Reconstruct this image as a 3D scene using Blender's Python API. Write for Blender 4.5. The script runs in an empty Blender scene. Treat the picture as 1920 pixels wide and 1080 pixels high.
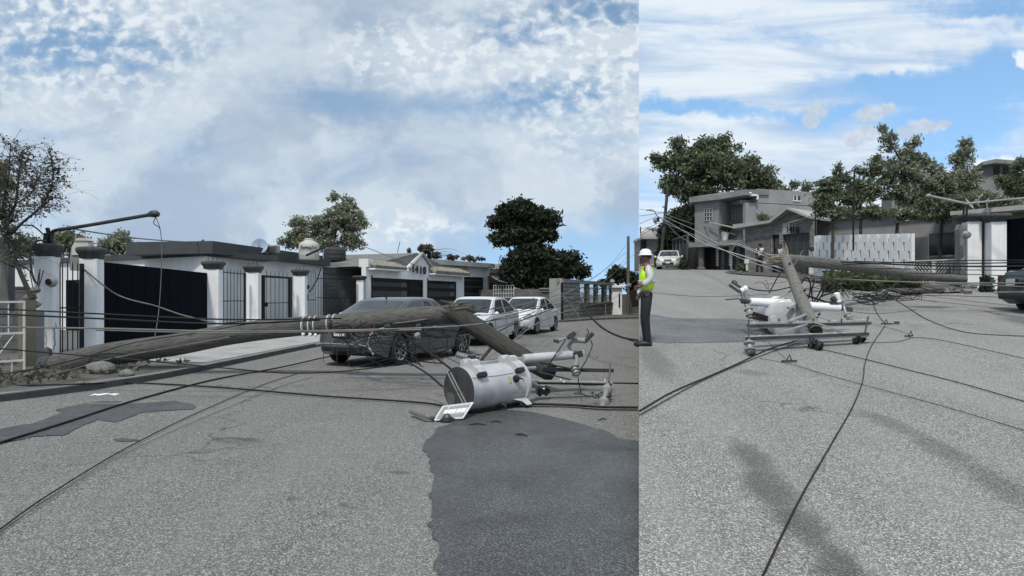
import bpy, bmesh, math, random
import numpy as np
from mathutils import Vector, Matrix, noise as mnoise
R = math.radians
random.seed(7)
F = 1200.0; CX = 960.0; HY = 556.0; CAMH = 1.5      # photo pixels (1920 wide), horizon row, eye height
SEAM = (1198 - CX) / F                               # bearing of the street's upper branch
sc = bpy.context.scene
COL = sc.collection
# ---------------------------------------------------------------- camera
cam = bpy.data.objects.new('camera', bpy.data.cameras.new('camera')); COL.objects.link(cam)
cam.location = (0, 0, CAMH); cam.rotation_euler = (R(90), 0, 0)
cam.data.sensor_width = 36; cam.data.lens = F / 1920 * 36; cam.data.shift_y = (HY - 540) / 1920
cam.data.clip_start = 0.05; cam.data.clip_end = 20000
sc.camera = cam
sc.view_settings.view_transform = 'Standard'; sc.view_settings.look = 'None'
sc.view_settings.exposure = 0.12; sc.view_settings.gamma = 1
# ---------------------------------------------------------------- sun
SUN_EL, SUN_AZ = 58.0, 194.0        # azimuth clockwise from +y (the view direction)
to_sun = Vector((math.sin(R(SUN_AZ)) * math.cos(R(SUN_EL)), math.cos(R(SUN_AZ)) * math.cos(R(SUN_EL)), math.sin(R(SUN_EL))))
sl = bpy.data.lights.new('sun', 'SUN'); sl.energy = 2.7; sl.angle = R(6); sl.color = (1.0, 0.93, 0.82)
so = bpy.data.objects.new('sun', sl); COL.objects.link(so); so.rotation_euler = to_sun.to_track_quat('Z', 'Y').to_euler()
# ---------------------------------------------------------------- world: sky texture under broken cloud
class NT:
    """tiny helper for building node graphs"""
    def __init__(s, tree): s.t = tree; s.n = tree.nodes; s.l = tree.links
    def put(s, sock, v):
        if isinstance(v, bpy.types.NodeSocket): s.l.new(v, sock)
        elif v is not None: sock.default_value = v
    def m(s, op, a, b=None, c=None, clamp=False):
        n = s.n.new('ShaderNodeMath'); n.operation = op; n.use_clamp = clamp
        for i, v in enumerate((a, b, c)):
            if v is not None: s.put(n.inputs[i], v)
        return n.outputs[0]
    def vm(s, op, a, b=None, out=0):
        n = s.n.new('ShaderNodeVectorMath'); n.operation = op
        s.put(n.inputs[0], a)
        if b is not None: s.put(n.inputs[1], b)
        return n.outputs[out]
    def xyz(s, v):
        n = s.n.new('ShaderNodeSeparateXYZ'); s.put(n.inputs[0], v); return n.outputs
    def comb(s, x, y, z=0.0):
        n = s.n.new('ShaderNodeCombineXYZ')
        for i, v in enumerate((x, y, z)): s.put(n.inputs[i], v)
        return n.outputs[0]
    def noise(s, v, scale, detail=4, rough=.55, dist=0, out=0):
        n = s.n.new('ShaderNodeTexNoise'); s.put(n.inputs['Vector'], v)
        n.inputs['Scale'].default_value = scale; n.inputs['Detail'].default_value = detail
        n.inputs['Roughness'].default_value = rough; n.inputs['Distortion'].default_value = dist
        return n.outputs[out]
    def voro(s, v, scale, out=0, feature='F1'):
        n = s.n.new('ShaderNodeTexVoronoi'); n.feature = feature; s.put(n.inputs['Vector'], v); n.inputs['Scale'].default_value = scale
        return n.outputs[out]
    def rng(s, v, a, b, c=0.0, d=1.0, smooth=False):
        n = s.n.new('ShaderNodeMapRange'); s.put(n.inputs[0], v)
        if smooth: n.interpolation_type = 'SMOOTHSTEP'
        for i, q in enumerate((a, b, c, d)): s.put(n.inputs[i + 1], q)
        return n.outputs[0]
    def mix(s, f, a, b, mode='MIX'):
        n = s.n.new('ShaderNodeMix'); n.data_type = 'RGBA'; n.blend_type = mode
        s.put(n.inputs[0], f)
        for k, v in ((6, a), (7, b)):
            if isinstance(v, (tuple, list)): v = tuple(v) + (1.0,) if len(v) == 3 else v
            s.put(n.inputs[k], v)
        return n.outputs[2]
    def mapping(s, v, loc=(0, 0, 0), rot=(0, 0, 0), scale=(1, 1, 1), kind='POINT'):
        n = s.n.new('ShaderNodeMapping'); n.vector_type = kind; s.put(n.inputs[0], v)
        n.inputs[1].default_value = loc; n.inputs[2].default_value = rot; n.inputs[3].default_value = scale
        return n.outputs[0]
    def blob(s, v, cx, cy, rx, ry, ang=0, soft=True):
        """1 in the middle of a turned ellipse, 0 at its rim"""
        q = s.mapping(v, (cx, cy, 0), (0, 0, R(ang)), (rx, ry, 1), 'TEXTURE')
        return s.rng(s.vm('LENGTH', q, out=1), 1.0, 0.0, 0.0, 1.0, smooth=True)

world = bpy.data.worlds.new('World'); sc.world = world; world.use_nodes = True
w = NT(world.node_tree); w.n.clear()
wo = w.n.new('ShaderNodeOutputWorld'); bg = w.n.new('ShaderNodeBackground'); w.l.new(bg.outputs[0], wo.inputs[0])
SKY = 0.10; bg.inputs[1].default_value = SKY
sky = w.n.new('ShaderNodeTexSky'); sky.sky_type = 'NISHITA'; sky.sun_disc = False
sky.sun_elevation = R(SUN_EL); sky.sun_rotation = R(SUN_AZ); sky.altitude = 400; sky.air_density = 1.0; sky.dust_density = 0.6; sky.ozone_density = 2.0
tc = w.n.new('ShaderNodeTexCoord')
dx, dy, dz = w.xyz(tc.outputs['Generated'])
w.l.new(w.vm('NORMALIZE', w.comb(dx, dy, w.m('MULTIPLY_ADD', w.m('MAXIMUM', dz, 0.0), .9, .20))), sky.inputs[0])   # clear blue down to the roofs
ady = w.m('MAXIMUM', w.m('ABSOLUTE', dy), 0.05)
# bearing and height of the sky direction, in hundredths of F so cloud positions can be read off the photo
U = w.m('MULTIPLY_ADD', w.m('DIVIDE', dx, ady), 12.0, 9.6)
V = w.m('MULTIPLY_ADD', w.m('DIVIDE', dz, ady), -12.0, 5.56)
uv = w.comb(U, V, 0.0)
pl = w.comb(w.m('DIVIDE', dx, w.m('ADD', w.m('ABSOLUTE', dz), .12)), w.m('DIVIDE', dy, w.m('ADD', w.m('ABSOLUTE', dz), .12)), 0.0)   # cloud-layer plane
warp = w.vm('SUBTRACT', w.noise(uv, .55, 5, .6, out=1), (.5, .5, .5))
warp2 = w.vm('SUBTRACT', w.noise(uv, 2.2, 4, .6, out=1), (.5, .5, .5))
wuv = w.vm('ADD', w.vm('ADD', uv, w.vm('MULTIPLY', warp, (2.2, 1.3, 0))), w.vm('MULTIPLY', warp2, (.7, .45, 0)))
mild = w.vm('ADD', uv, w.vm('MULTIPLY', warp2, (.5, .35, 0)))
def blobs(v, items, start):
    acc = start
    for it in items:
        cx, cy, rx, ry, ang, amp = it
        acc = w.m('MULTIPLY_ADD', w.blob(v, cx / 100, cy / 100, rx / 100, ry / 100, ang), amp, acc)
    return acc
left_holes = [(120, 100, 300, 75, -4, -1.1), (60, 245, 160, 40, 8, -.55), (430, 310, 230, 90, 15, -.28), (430, 60, 120, 110, 0, -.22),
    (800, 190, 460, 60, 3, -.75), (1060, 175, 220, 60, 0, -.8), (960, 60, 260, 55, 12, -.7), (1130, 12, 160, 70, 0, -1.0), (620, 160, 160, 55, 20, -.4),
    (1100, 500, 560, 118, -4, -1.5), (860, 425, 200, 45, 0, -.6), (640, 470, 240, 60, 0, -.3), (90, 430, 150, 45, 0, -.45), (30, 20, 260, 100, 0, -.35),
    (1165, 260, 150, 70, 0, -.35), (30, 300, 180, 40, 0, -.2)]
left_whites = [(760, 375, 520, 90, 0, .2), (740, 95, 260, 50, -14, .7), (1080, 95, 260, 60, -20, .7), (1100, 160, 150, 40, 0, .35), (230, 190, 320, 70, -12, .35), (780, 425, 120, 20, -8, .9)]
right_holes = [(1810, 190, 330, 125, -12, -1.35), (1640, 160, 260, 40, -4, -.9), (1290, 213, 260, 24, 3, -1.1), (1210, 340, 130, 100, 0, -.5), (1450, 70, 440, 28, 2, -.5), (1560, 135, 110, 32, 8, -.55),
    (1830, 20, 230, 60, 8, -.9), (1540, 222, 160, 26, 0, -.8), (1400, 35, 300, 24, 2, -.25), (1860, 270, 220, 80, 0, -.7), (1880, 120, 120, 90, 0, -.5)]
right_whites = [(1450, 120, 420, 50, -2, .3), (1640, 130, 140, 30, -22, .6), (1500, 320, 420, 90, 0, .8), (1350, 140, 420, 60, 3, .5), (1840, 45, 160, 16, 14, .7), (1250, 65, 300, 40, 0, .2), (1700, 60, 360, 40, 8, .35)]
Lc = blobs(wuv, left_holes + left_whites, 1.0)
Rc = blobs(wuv, right_holes + right_whites, .95)
# texture inside the layers
fbm = w.noise(w.mapping(uv, (0, 0, 0), (0, 0, R(14)), (.5, 1.0, 1)), .9, 8, .58, .5)
streak = w.noise(w.mapping(uv, (0, 0, 0), (0, 0, R(-6)), (.22, 1.5, 1)), 1.1, 8, .58, .5)
fine = w.noise(w.mapping(uv, (0, 0, 0), (0, 0, R(12)), (1, 1.5, 1)), 3.0, 6, .62, .3)
curd = w.noise(w.mapping(uv, (0, 0, 0), (0, 0, R(-20)), (1, 1.35, 1)), 3.4, 4, .5, .25)
mott = w.m('ADD', w.blob(uv, 1.4, .5, 4.4, 2.6), w.m('ADD', w.blob(uv, 11.0, 1.0, 3.6, 3.2), w.m('ADD', w.blob(uv, 7.6, 1.0, 2.4, 1.0), w.blob(uv, 7.6, 4.25, 2.0, .5))), clamp=True)
mottle = w.m('MULTIPLY', mott, w.m('MULTIPLY', w.m('SUBTRACT', curd, .47), 3.6))
Ld = w.m('ADD', w.m('ADD', Lc, w.m('MULTIPLY', w.m('SUBTRACT', fbm, .5), 1.5)), w.m('ADD', mottle, w.m('MULTIPLY', w.m('SUBTRACT', fine, .5), .45)))
Rd = w.m('ADD', w.m('ADD', Rc, w.m('MULTIPLY', w.m('SUBTRACT', streak, .5), 1.5)), w.m('MULTIPLY', w.m('SUBTRACT', fine, .5), .45))
alL = w.rng(Ld, -.35, 1.25, .03, .94, True); alR = w.rng(Rd, -.15, 1.2, .0, .95, True)
side = w.rng(w.m('SUBTRACT', U, 11.98), -.006, .006, 0.0, 1.0)
alpha = w.mix(side, alL, alR)
# cloud brightness: thick middles are greyer, thin curds white
gl = w.m('ADD', w.noise(wuv, .33, 3, .5), w.m('MULTIPLY', w.m('SUBTRACT', fbm, .5), .35))
greyL = w.rng(gl, .36, .60, .0, 1.0, True)
greyL = w.m('ADD', greyL, w.m('MULTIPLY', mott, .8), clamp=True)
greyL = w.m('ADD', greyL, w.m('MULTIPLY', w.blob(wuv, 7.2, 4.0, 5.5, 1.1), .35), clamp=True)
bL = w.mix(greyL, (.375, .46, .58), (.60, .68, .75))
bL = w.mix(w.m('MULTIPLY', mott, w.rng(curd, .48, .62, 0, .9, True)), bL, (.80, .85, .89))
bR = w.mix(w.rng(streak, .32, .62, 0, 1, True), (.44, .57, .75), (.76, .83, .89))
sk = w.n.new('ShaderNodeVectorMath'); sk.operation = 'SCALE'; w.l.new(w.mix(side, bL, bR), sk.inputs[0]); sk.inputs[3].default_value = 1 / SKY
blue = w.n.new('ShaderNodeHueSaturation'); w.l.new(sky.outputs[0], blue.inputs['Color']); w.l.new(w.rng(side, 0, 1, .95, 1.02), blue.inputs['Saturation']); blue.inputs['Hue'].default_value = .487; w.l.new(w.rng(side, 0, 1, 1.7, 2.35), blue.inputs['Value'])
col = w.mix(alpha, blue.outputs[0], sk.outputs[0])
# low grey cumulus over the right-hand street
pf = None
for (cx, cy, rx, ry) in ((1532, 210, 38, 27), (1522, 228, 30, 20), (1632, 216, 52, 26), (1660, 205, 28, 18), (1600, 262, 40, 28), (1622, 250, 34, 22), (1732, 238, 46, 24), (1765, 236, 24, 17), (1700, 250, 34, 22), (1900, 305, 75, 26), (1850, 312, 50, 18), (1918, 108, 24, 32)):
    b = w.blob(mild, cx / 100, cy / 100, rx / 100, ry / 100)
    pf = b if pf is None else w.m('MAXIMUM', pf, b)
pa = w.m('MULTIPLY', w.rng(w.m('MULTIPLY_ADD', w.m('SUBTRACT', w.noise(uv, 5.5, 5, .6), .5), 1.1, w.m('MULTIPLY', pf, 1.15)), .15, .75, 0, .9, True), side)
pc = w.mix(w.m('ADD', w.rng(w.m('ADD', w.blob(uv, 19.0, 2.9, 1.6, .8), w.blob(uv, 19.2, 1.0, .7, .8)), 0, .25, 0, 1), w.rng(w.noise(uv, 3.0, 4, .6), .45, .7, 0, .45), clamp=True), (.50, .58, .69), (.84, .88, .92))
ps = w.n.new('ShaderNodeVectorMath'); ps.operation = 'SCALE'; w.l.new(pc, ps.inputs[0]); ps.inputs[3].default_value = 1 / SKY
col = w.mix(pa, col, ps.outputs[0])
w.l.new(col, bg.inputs[0])
world.cycles.sampling_method = 'MANUAL'; world.cycles.sample_map_resolution = 512
sc.cycles.max_bounces = 5; sc.cycles.diffuse_bounces = 3; sc.cycles.glossy_bounces = 3; sc.cycles.transparent_max_bounces = 6
sc.cycles.use_denoising = True

# ---------------------------------------------------------------- materials
MATS = {}
def mat(name, col, rough=.8, var=.15, scale=3.0, bump=0.0, metal=0.0, spec=.4, col2=None, stretch=(1, 1, 1), bscale=None, dirt=0, coat=0):
    if name in MATS: return MATS[name]
    m = bpy.data.materials.new(name); m.use_nodes = True; t = NT(m.node_tree)
    b = m.node_tree.nodes['Principled BSDF']
    co = t.n.new('ShaderNodeTexCoord'); geo = t.n.new('ShaderNodeNewGeometry'); v = t.mapping(geo.outputs['Position'], scale=stretch)
    c2 = col2 or tuple(max(0, c * (1 - 1.6 * var)) for c in col); c1 = col if col2 else tuple(min(1, c * (1 + .6 * var)) for c in col)
    nz = t.noise(v, scale, 5, .6)
    c = t.mix(t.rng(nz, .32, .68, 0, 1), c1, c2)
    if dirt:
        n2 = t.noise(t.mapping(geo.outputs['Position'], scale=(3, 3, .5)), 1.3, 5, .65)
        c = t.mix(t.rng(n2, .5, .75, 0, dirt), c, tuple(x * .45 for x in col))
    t.l.new(c, b.inputs['Base Color'])
    b.inputs['Roughness'].default_value = rough; b.inputs['Metallic'].default_value = metal
    b.inputs['Specular IOR Level'].default_value = spec
    if coat: b.inputs['Coat Weight'].default_value = coat; b.inputs['Coat Roughness'].default_value = .06
    if bump:
        bn = t.n.new('ShaderNodeBump'); bn.inputs['Strength'].default_value = min(1, bump); bn.inputs['Distance'].default_value = .02
        t.l.new(t.noise(v, bscale or scale * 6, 4, .6), bn.inputs['Height']); t.l.new(bn.outputs[0], b.inputs['Normal'])
    MATS[name] = m; return m

def asphalt(name, base, light, dark, stains_shade):
    m = bpy.data.materials.new(name); m.use_nodes = True; t = NT(m.node_tree); b = m.node_tree.nodes['Principled BSDF']
    p = t.n.new('ShaderNodeNewGeometry').outputs['Position']
    v1 = t.voro(p, 125, 1); vs = t.n.new('ShaderNodeSeparateXYZ'); t.l.new(v1, vs.inputs[0])
    n1 = t.noise(p, 55, 4, .75); n2 = t.noise(p, 1.1, 5, .6); n3 = t.noise(p, .16, 3, .5); n4 = t.noise(p, 190, 2, .6)
    c = t.mix(t.rng(n1, .35, .68, 0, 1), dark, base)
    c = t.mix(t.rng(vs.outputs[0], .55, .85, 0, 1), c, light)
    c = t.mix(t.rng(vs.outputs[1], .72, .92, 0, .95), c, tuple(x * .35 for x in dark))
    c = t.mix(t.rng(n4, .52, .7, 0, .65), c, tuple(x * .4 for x in dark))
    c = t.mix(t.rng(n2, .3, .7, 0, .22), c, tuple(x * .6 for x in base))
    c = t.mix(t.rng(n3, .3, .7, 0, .3), c, tuple(x * .7 for x in base))
    n5 = t.noise(t.mapping(p, rot=(0, 0, R(12)), scale=(1.2, .12, 1)), 1.0, 4, .6); c = t.mix(t.rng(n5, .42, .62, 0, .3), c, tuple(x * 1.25 for x in base))
    ed = t.voro(t.vm('ADD', p, t.vm('MULTIPLY', t.noise(p, .9, 5, .6, out=1), (1.6, 1.6, 0))), .22, 0, 'DISTANCE_TO_EDGE'); c = t.mix(t.m('MULTIPLY', t.rng(ed, .0, .006, .85, 0), t.rng(t.noise(p, .35, 3), .48, .6, 0, 1)), c, (.05, .05, .048))
    bl_ = t.voro(p, 1.7, 0); c = t.mix(t.m('MULTIPLY', t.rng(bl_, .03, .07, .6, 0), t.rng(n2, .45, .6, 0, 1)), c, (.06, .06, .058))
    wp = t.vm('ADD', p, t.vm('MULTIPLY', t.vm('SUBTRACT', t.noise(p, 2.4, 5, .65, out=1), (.5, .5, .5)), (.3, .3, 0)))
    acc = None
    for (x, y, rx, ry, ang, amp) in stains_shade:
        q = t.m('MULTIPLY', t.rng(t.vm('LENGTH', t.mapping(t.vm('MULTIPLY', wp, (1, 1, 0)), (x, y, 0), (0, 0, R(ang)), (rx, ry, 1), 'TEXTURE'), out=1), 1.05, .3, 0, 1, True), amp)
        acc = q if acc is None else t.m('MAXIMUM', acc, q)
    if acc is not None:
        c = t.mix(acc, c, (.052, .054, .052))
    t.l.new(c, b.inputs['Base Color']); b.inputs['Roughness'].default_value = .9; b.inputs['Specular IOR Level'].default_value = .25
    bn = t.n.new('ShaderNodeBump'); bn.inputs['Strength'].default_value = .6; bn.inputs['Distance'].default_value = .006
    t.l.new(t.m('ADD', n1, vs.outputs[0]), bn.inputs['Height']); t.l.new(bn.outputs[0], b.inputs['Normal'])
    return m

def brick(name, c1, c2, mortar, w_, h_, facing, bump=.6, mort=.012):
    """block or stone pattern in a wall's own plane; facing = unit vector along the wall"""
    m = bpy.data.materials.new(name); m.use_nodes = True; t = NT(m.node_tree); b = m.node_tree.nodes['Principled BSDF']
    p = t.n.new('ShaderNodeNewGeometry').outputs['Position']
    s = t.vm('DOT_PRODUCT', p, (facing[0], facing[1], 0), out=1)
    z = t.xyz(p)[2]
    bt = t.n.new('ShaderNodeTexBrick'); t.l.new(t.comb(s, z), bt.inputs[0])
    bt.inputs['Color1'].default_value = c1 + (1,); bt.inputs['Color2'].default_value = c2 + (1,); bt.inputs['Mortar'].default_value = mortar + (1,)
    bt.inputs['Scale'].default_value = 1; bt.inputs['Mortar Size'].default_value = mort; bt.inputs['Brick Width'].default_value = w_; bt.inputs['Row Height'].default_value = h_
    bt.inputs['Bias'].default_value = 0
    c = t.mix(t.rng(t.noise(p, 2.0, 6, .7), .35, .7, 0, .5), bt.outputs[0], tuple(x * .5 for x in c1))
    t.l.new(c, b.inputs['Base Color']); b.inputs['Roughness'].default_value = .92; b.inputs['Specular IOR Level'].default_value = .2
    bn = t.n.new('ShaderNodeBump'); bn.inputs['Strength'].default_value = bump; bn.inputs['Distance'].default_value = .02
    t.l.new(t.m('MULTIPLY_ADD', t.noise(p, 14, 4), .5, t.m('SUBTRACT', 1.0, bt.outputs[1])), bn.inputs['Height']); t.l.new(bn.outputs[0], b.inputs['Normal'])
    return m

def wood(name, c1, c2, axis):
    m = bpy.data.materials.new(name); m.use_nodes = True; t = NT(m.node_tree); b = m.node_tree.nodes['Principled BSDF']
    p = t.n.new('ShaderNodeNewGeometry').outputs['Position']
    q = Vector(axis).to_track_quat('X', 'Z').inverted().to_euler()
    v = t.mapping(p, rot=tuple(q)); v = t.mapping(v, scale=(.6, 9, 9))
    n = t.noise(v, 3.2, 7, .7, .5); n2 = t.noise(p, 1.6, 3)
    c = t.mix(t.rng(n, .3, .7, 0, 1), c2, c1); c = t.mix(t.rng(n, .34, .44, .85, 0), c, (.02, .019, .017)); c = t.mix(t.rng(n2, .4, .7, 0, .4), c, c2)
    t.l.new(c, b.inputs['Base Color']); b.inputs['Roughness'].default_value = .9; b.inputs['Specular IOR Level'].default_value = .2
    bn = t.n.new('ShaderNodeBump'); bn.inputs['Strength'].default_value = 1; bn.inputs['Distance'].default_value = .02; t.l.new(n, bn.inputs['Height']); t.l.new(bn.outputs[0], b.inputs['Normal'])
    return m

def leafmat(name, c1, c2, scale=1.2):
    if name in MATS: return MATS[name]
    m = bpy.data.materials.new(name); m.use_nodes = True; t = NT(m.node_tree); b = m.node_tree.nodes['Principled BSDF']
    p = t.n.new('ShaderNodeNewGeometry'); c = t.mix(t.rng(t.noise(p.outputs['Position'], scale, 4, .7), .3, .7, 0, 1), c1, c2)
    isl = t.mix(p.outputs['Random Per Island'], (.62, .62, .62), (1.45, 1.45, 1.4)); c = t.mix(1.0, c, isl, 'MULTIPLY')
    t.l.new(c, b.inputs['Base Color']); b.inputs['Roughness'].default_value = .6; b.inputs['Specular IOR Level'].default_value = .3
    tr = t.n.new('ShaderNodeBsdfTranslucent'); t.l.new(c, tr.inputs[0]); ms = t.n.new('ShaderNodeMixShader'); ms.inputs[0].default_value = .35
    o = m.node_tree.nodes['Material Output']; t.l.new(b.outputs[0], ms.inputs[1]); t.l.new(tr.outputs[0], ms.inputs[2]); t.l.new(ms.outputs[0], o.inputs[0])
    MATS[name] = m; return m
# ---------------------------------------------------------------- terrain heights and picking helpers
RD = [(0, 0), (2.5, 0), (10.5, .68), (26, 1.97), (37.5, 2.9), (50, 3.67), (80, 5.6), (140, 9.0), (400, 14)]
def hR(y):
    for (a, za), (b, zb) in zip(RD, RD[1:]):
        if y <= b: return za + (zb - za) * (y - a) / (b - a)
    return RD[-1][1]
def P(px, py, d): return Vector(((px - CX) / F * d, d, CAMH + (HY - py) / F * d))
def GL(px, py, dz=0.0):                      # point on the lower street
    d = (CAMH - dz) * F / (py - HY); return P(px, py, d)
def GR(px, py, dz=0.0):                      # point on the rising street
    lo, hi = 2.0, 140.0
    for _ in range(50):
        mid = (lo + hi) / 2
        if P(px, py, mid).z < hR(mid) + dz: hi = mid
        else: lo = mid
    return P(px, py, lo)
def XY(px, d): return Vector(((px - CX) / F * d, d, 0))

# ---------------------------------------------------------------- object helpers
W = {}
def tag(o, label=None, cat=None, group=None, kind=None):
    if label: o['label'] = label
    if cat: o['category'] = cat
    if group: o['group'] = group
    if kind: o['kind'] = kind
    return o
def thing(name, label, cat, loc=(0, 0, 0), rz=0.0, group=None, kind=None):
    o = bpy.data.objects.new(name, None); COL.objects.link(o); o.empty_display_size = .2
    o.location = loc; o.rotation_euler = (0, 0, rz)
    W[o.name] = Matrix.Translation(Vector(loc)) @ Matrix.Rotation(rz, 4, 'Z')
    return tag(o, label, cat, group, kind)
class MB:
    def __init__(s): s.v = []; s.f = []; s.mi = []; s.cur = 0
    def add(s, vs, fs):
        k = len(s.v); s.v += [tuple(v) for v in vs]; s.f += [tuple(i + k for i in f) for f in fs]; s.mi += [s.cur] * len(fs); return s
    def box(s, c, size, rot=None):
        c = Vector(c); h = Vector(size) / 2; M = rot or Matrix.Identity(3)
        vs = [c + M @ Vector((sx * h.x, sy * h.y, sz * h.z)) for sz in (-1, 1) for sy in (-1, 1) for sx in (-1, 1)]
        return s.add(vs, [(0, 2, 3, 1), (4, 5, 7, 6), (0, 1, 5, 4), (2, 6, 7, 3), (0, 4, 6, 2), (1, 3, 7, 5)])
    def bar(s, a, b, wx, wz=None, up=(0, 0, 1)):
        a = Vector(a); b = Vector(b); d = b - a; q = d.normalized(); upv = Vector(up)
        if abs(q.dot(upv)) > .98: upv = Vector((0, 1, 0))
        x = q.cross(upv).normalized(); z = x.cross(q)
        M = Matrix((x, q, z)).transposed()
        return s.box((a + b) / 2, (wx, d.length, wz or wx), M)
    def tube(s, pts, r, n=6, caps=True):
        pts = [Vector(p) for p in pts]; k = len(pts); rr = r if isinstance(r, (list, tuple)) else [r] * k
        T = [(pts[min(i + 1, k - 1)] - pts[max(i - 1, 0)]).normalized() for i in range(k)]
        nrm = T[0].orthogonal().normalized(); vs = []
        for i in range(k):
            nrm = (nrm - T[i] * nrm.dot(T[i])); nrm = nrm.normalized() if nrm.length > 1e-6 else T[i].orthogonal().normalized()
            bn = T[i].cross(nrm)
            for j in range(n):
                a = 2 * math.pi * j / n; vs.append(pts[i] + (nrm * math.cos(a) + bn * math.sin(a)) * rr[i])
        fs = [(i * n + j, i * n + (j + 1) % n, (i + 1) * n + (j + 1) % n, (i + 1) * n + j) for i in range(k - 1) for j in range(n)]
        if caps: fs += [tuple(range(n))[::-1], tuple((k - 1) * n + j for j in range(n))]
        return s.add(vs, fs)
    def lathe(s, prof, a, axis=(0, 0, 1), n=20):
        """prof = [(radius, height)...] along axis from point a"""
        a = Vector(a); q = Vector(axis).normalized(); x = q.orthogonal().normalized(); y = q.cross(x); k = len(prof)
        vs = [a + q * h + (x * math.cos(2 * math.pi * j / n) + y * math.sin(2 * math.pi * j / n)) * r for r, h in prof for j in range(n)]
        fs = [(i * n + j, i * n + (j + 1) % n, (i + 1) * n + (j + 1) % n, (i + 1) * n + j) for i in range(k - 1) for j in range(n)]
        fs += [tuple(range(n))[::-1], tuple((k - 1) * n + j for j in range(n))]
        return s.add(vs, fs)
    def prism(s, pts, off):
        n = len(pts); pts = [Vector(p) for p in pts]; off = Vector(off)
        return s.add(pts + [p + off for p in pts], [tuple(range(n)), tuple(range(2 * n - 1, n - 1, -1))] + [(i, i + n, (i + 1) % n + n, (i + 1) % n) for i in range(n)])
    def grid(s, rows):
        m = len(rows[0]); return s.add([p for r in rows for p in r], [(i * m + j, i * m + j + 1, (i + 1) * m + j + 1, (i + 1) * m + j) for i in range(len(rows) - 1) for j in range(m - 1)])
    def ball(s, c, r, n=12, sc_=(1, 1, 1)):
        c = Vector(c); k = n // 2
        return s.lathe([(max(1e-4, r * math.sin(math.pi * i / k)) * sc_[0], -r * math.cos(math.pi * i / k) * sc_[2]) for i in range(k + 1)], c, (0, 0, 1), n)
    def build(s, name, mats, parent=None, label=None, smooth=False, world=True, bevel=0):
        me = bpy.data.meshes.new(name); vs = s.v
        if parent is not None and world:
            Mi = W[parent.name].inverted(); vs = [tuple(Mi @ Vector(v)) for v in vs]
        me.from_pydata(vs, [], s.f)
        if not isinstance(mats, (list, tuple)): mats = [mats]
        for m in mats: me.materials.append(m)
        if len(mats) > 1: me.polygons.foreach_set('material_index', s.mi)
        bm = bmesh.new(); bm.from_mesh(me); bmesh.ops.recalc_face_normals(bm, faces=bm.faces); bm.to_mesh(me); bm.free()
        o = bpy.data.objects.new(name, me); COL.objects.link(o)
        if smooth:
            me.polygons.foreach_set('use_smooth', [True] * len(me.polygons)); me.set_sharp_from_angle(angle=R(smooth if smooth > 1 else 40))
        if bevel:
            bv = o.modifiers.new('bevel', 'BEVEL'); bv.width = bevel; bv.segments = 2; bv.limit_method = 'ANGLE'; bv.angle_limit = R(50)
        if parent is not None: o.parent = parent; W[o.name] = W[parent.name]
        if label: o['label'] = label
        return o
def spline(pts, n=8):
    """smooth curve through the points"""
    pts = [Vector(p) for p in pts]
    if len(pts) < 3:
        return [pts[0].lerp(pts[-1], i / n) for i in range(n + 1)]
    q = [pts[0] * 2 - pts[1]] + pts + [pts[-1] * 2 - pts[-2]]; out = []
    for i in range(1, len(q) - 2):
        a, b, c, d = q[i - 1:i + 3]
        for k in range(n):
            t = k / n; out.append(.5 * ((2 * b) + (c - a) * t + (2 * a - 5 * b + 4 * c - d) * t * t + (3 * b - a - 3 * c + d) * t ** 3))
    out.append(pts[-1]); return out
def cable(pts, r, m, label, group='downed wires and cables', name='cable', n=8, cat='cable'):
    o = MB().tube(spline(pts, n), r, 6).build(name, m, smooth=60); return tag(o, label, cat, group)
def text(s_, size, loc, xdir, ndir, m, parent, depth=.01, name='lettering'):
    c = bpy.data.curves.new('txt', 'FONT'); c.body = s_; c.size = size; c.extrude = depth; c.align_x = 'CENTER'; c.align_y = 'CENTER'; c.offset = .012 * size
    t = bpy.data.objects.new('txt', c); COL.objects.link(t); bpy.context.view_layer.update()
    me = bpy.data.meshes.new_from_object(t.evaluated_get(bpy.context.evaluated_depsgraph_get())); bpy.data.objects.remove(t)
    x = Vector(xdir).normalized(); nn = Vector(ndir).normalized(); y = nn.cross(x)
    M = Matrix((x, y, nn)).transposed().to_4x4(); M.translation = Vector(loc)
    if parent is not None: M = W[parent.name].inverted() @ M
    me.transform(M); me.materials.clear(); me.materials.append(m)
    o = bpy.data.objects.new(name, me); COL.objects.link(o)
    if parent is not None: o.parent = parent; W[o.name] = W[parent.name]
    return o
class Fac:
    """an upright plane from A to B (plan points); picks and boxes on it. s = metres from A, t = metres outwards"""
    def __init__(s, A, B):
        s.A = Vector((A[0], A[1], 0)); s.B = Vector((B[0], B[1], 0)); s.L = (s.B - s.A).length; s.x = (s.B - s.A).normalized()
        s.n = Vector((s.x.y, -s.x.x, 0))
        if s.n.dot(-s.A) < 0: s.n = -s.n
    def S(s, px, t=0):
        a = s.A + s.n * t; k = (px - CX) / F; return (k * a.y - a.x) / (s.x.x - k * s.x.y)
    def at(s, sv, z, t=0): q = s.A + s.x * sv + s.n * t; q.z = z; return q
    def Z(s, px, py, t=0): q = s.at(s.S(px, t), 0, t); return CAMH + (HY - py) / F * q.y
    def hit(s, px, py, t=0): return s.at(s.S(px, t), s.Z(px, py, t), t)
    def rot(s): return Matrix((s.x, s.n, Vector((0, 0, 1)))).transposed()
    def box(s, mb, s0, s1, z0, z1, t0, t1):
        return mb.box(s.at((s0 + s1) / 2, (z0 + z1) / 2, (t0 + t1) / 2), (abs(s1 - s0), abs(t1 - t0), abs(z1 - z0)), s.rot())
    def poly(s, mb, pts, t0, t1): return mb.prism([s.at(a, z, t0) for a, z in pts], s.n * (t1 - t0))

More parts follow.
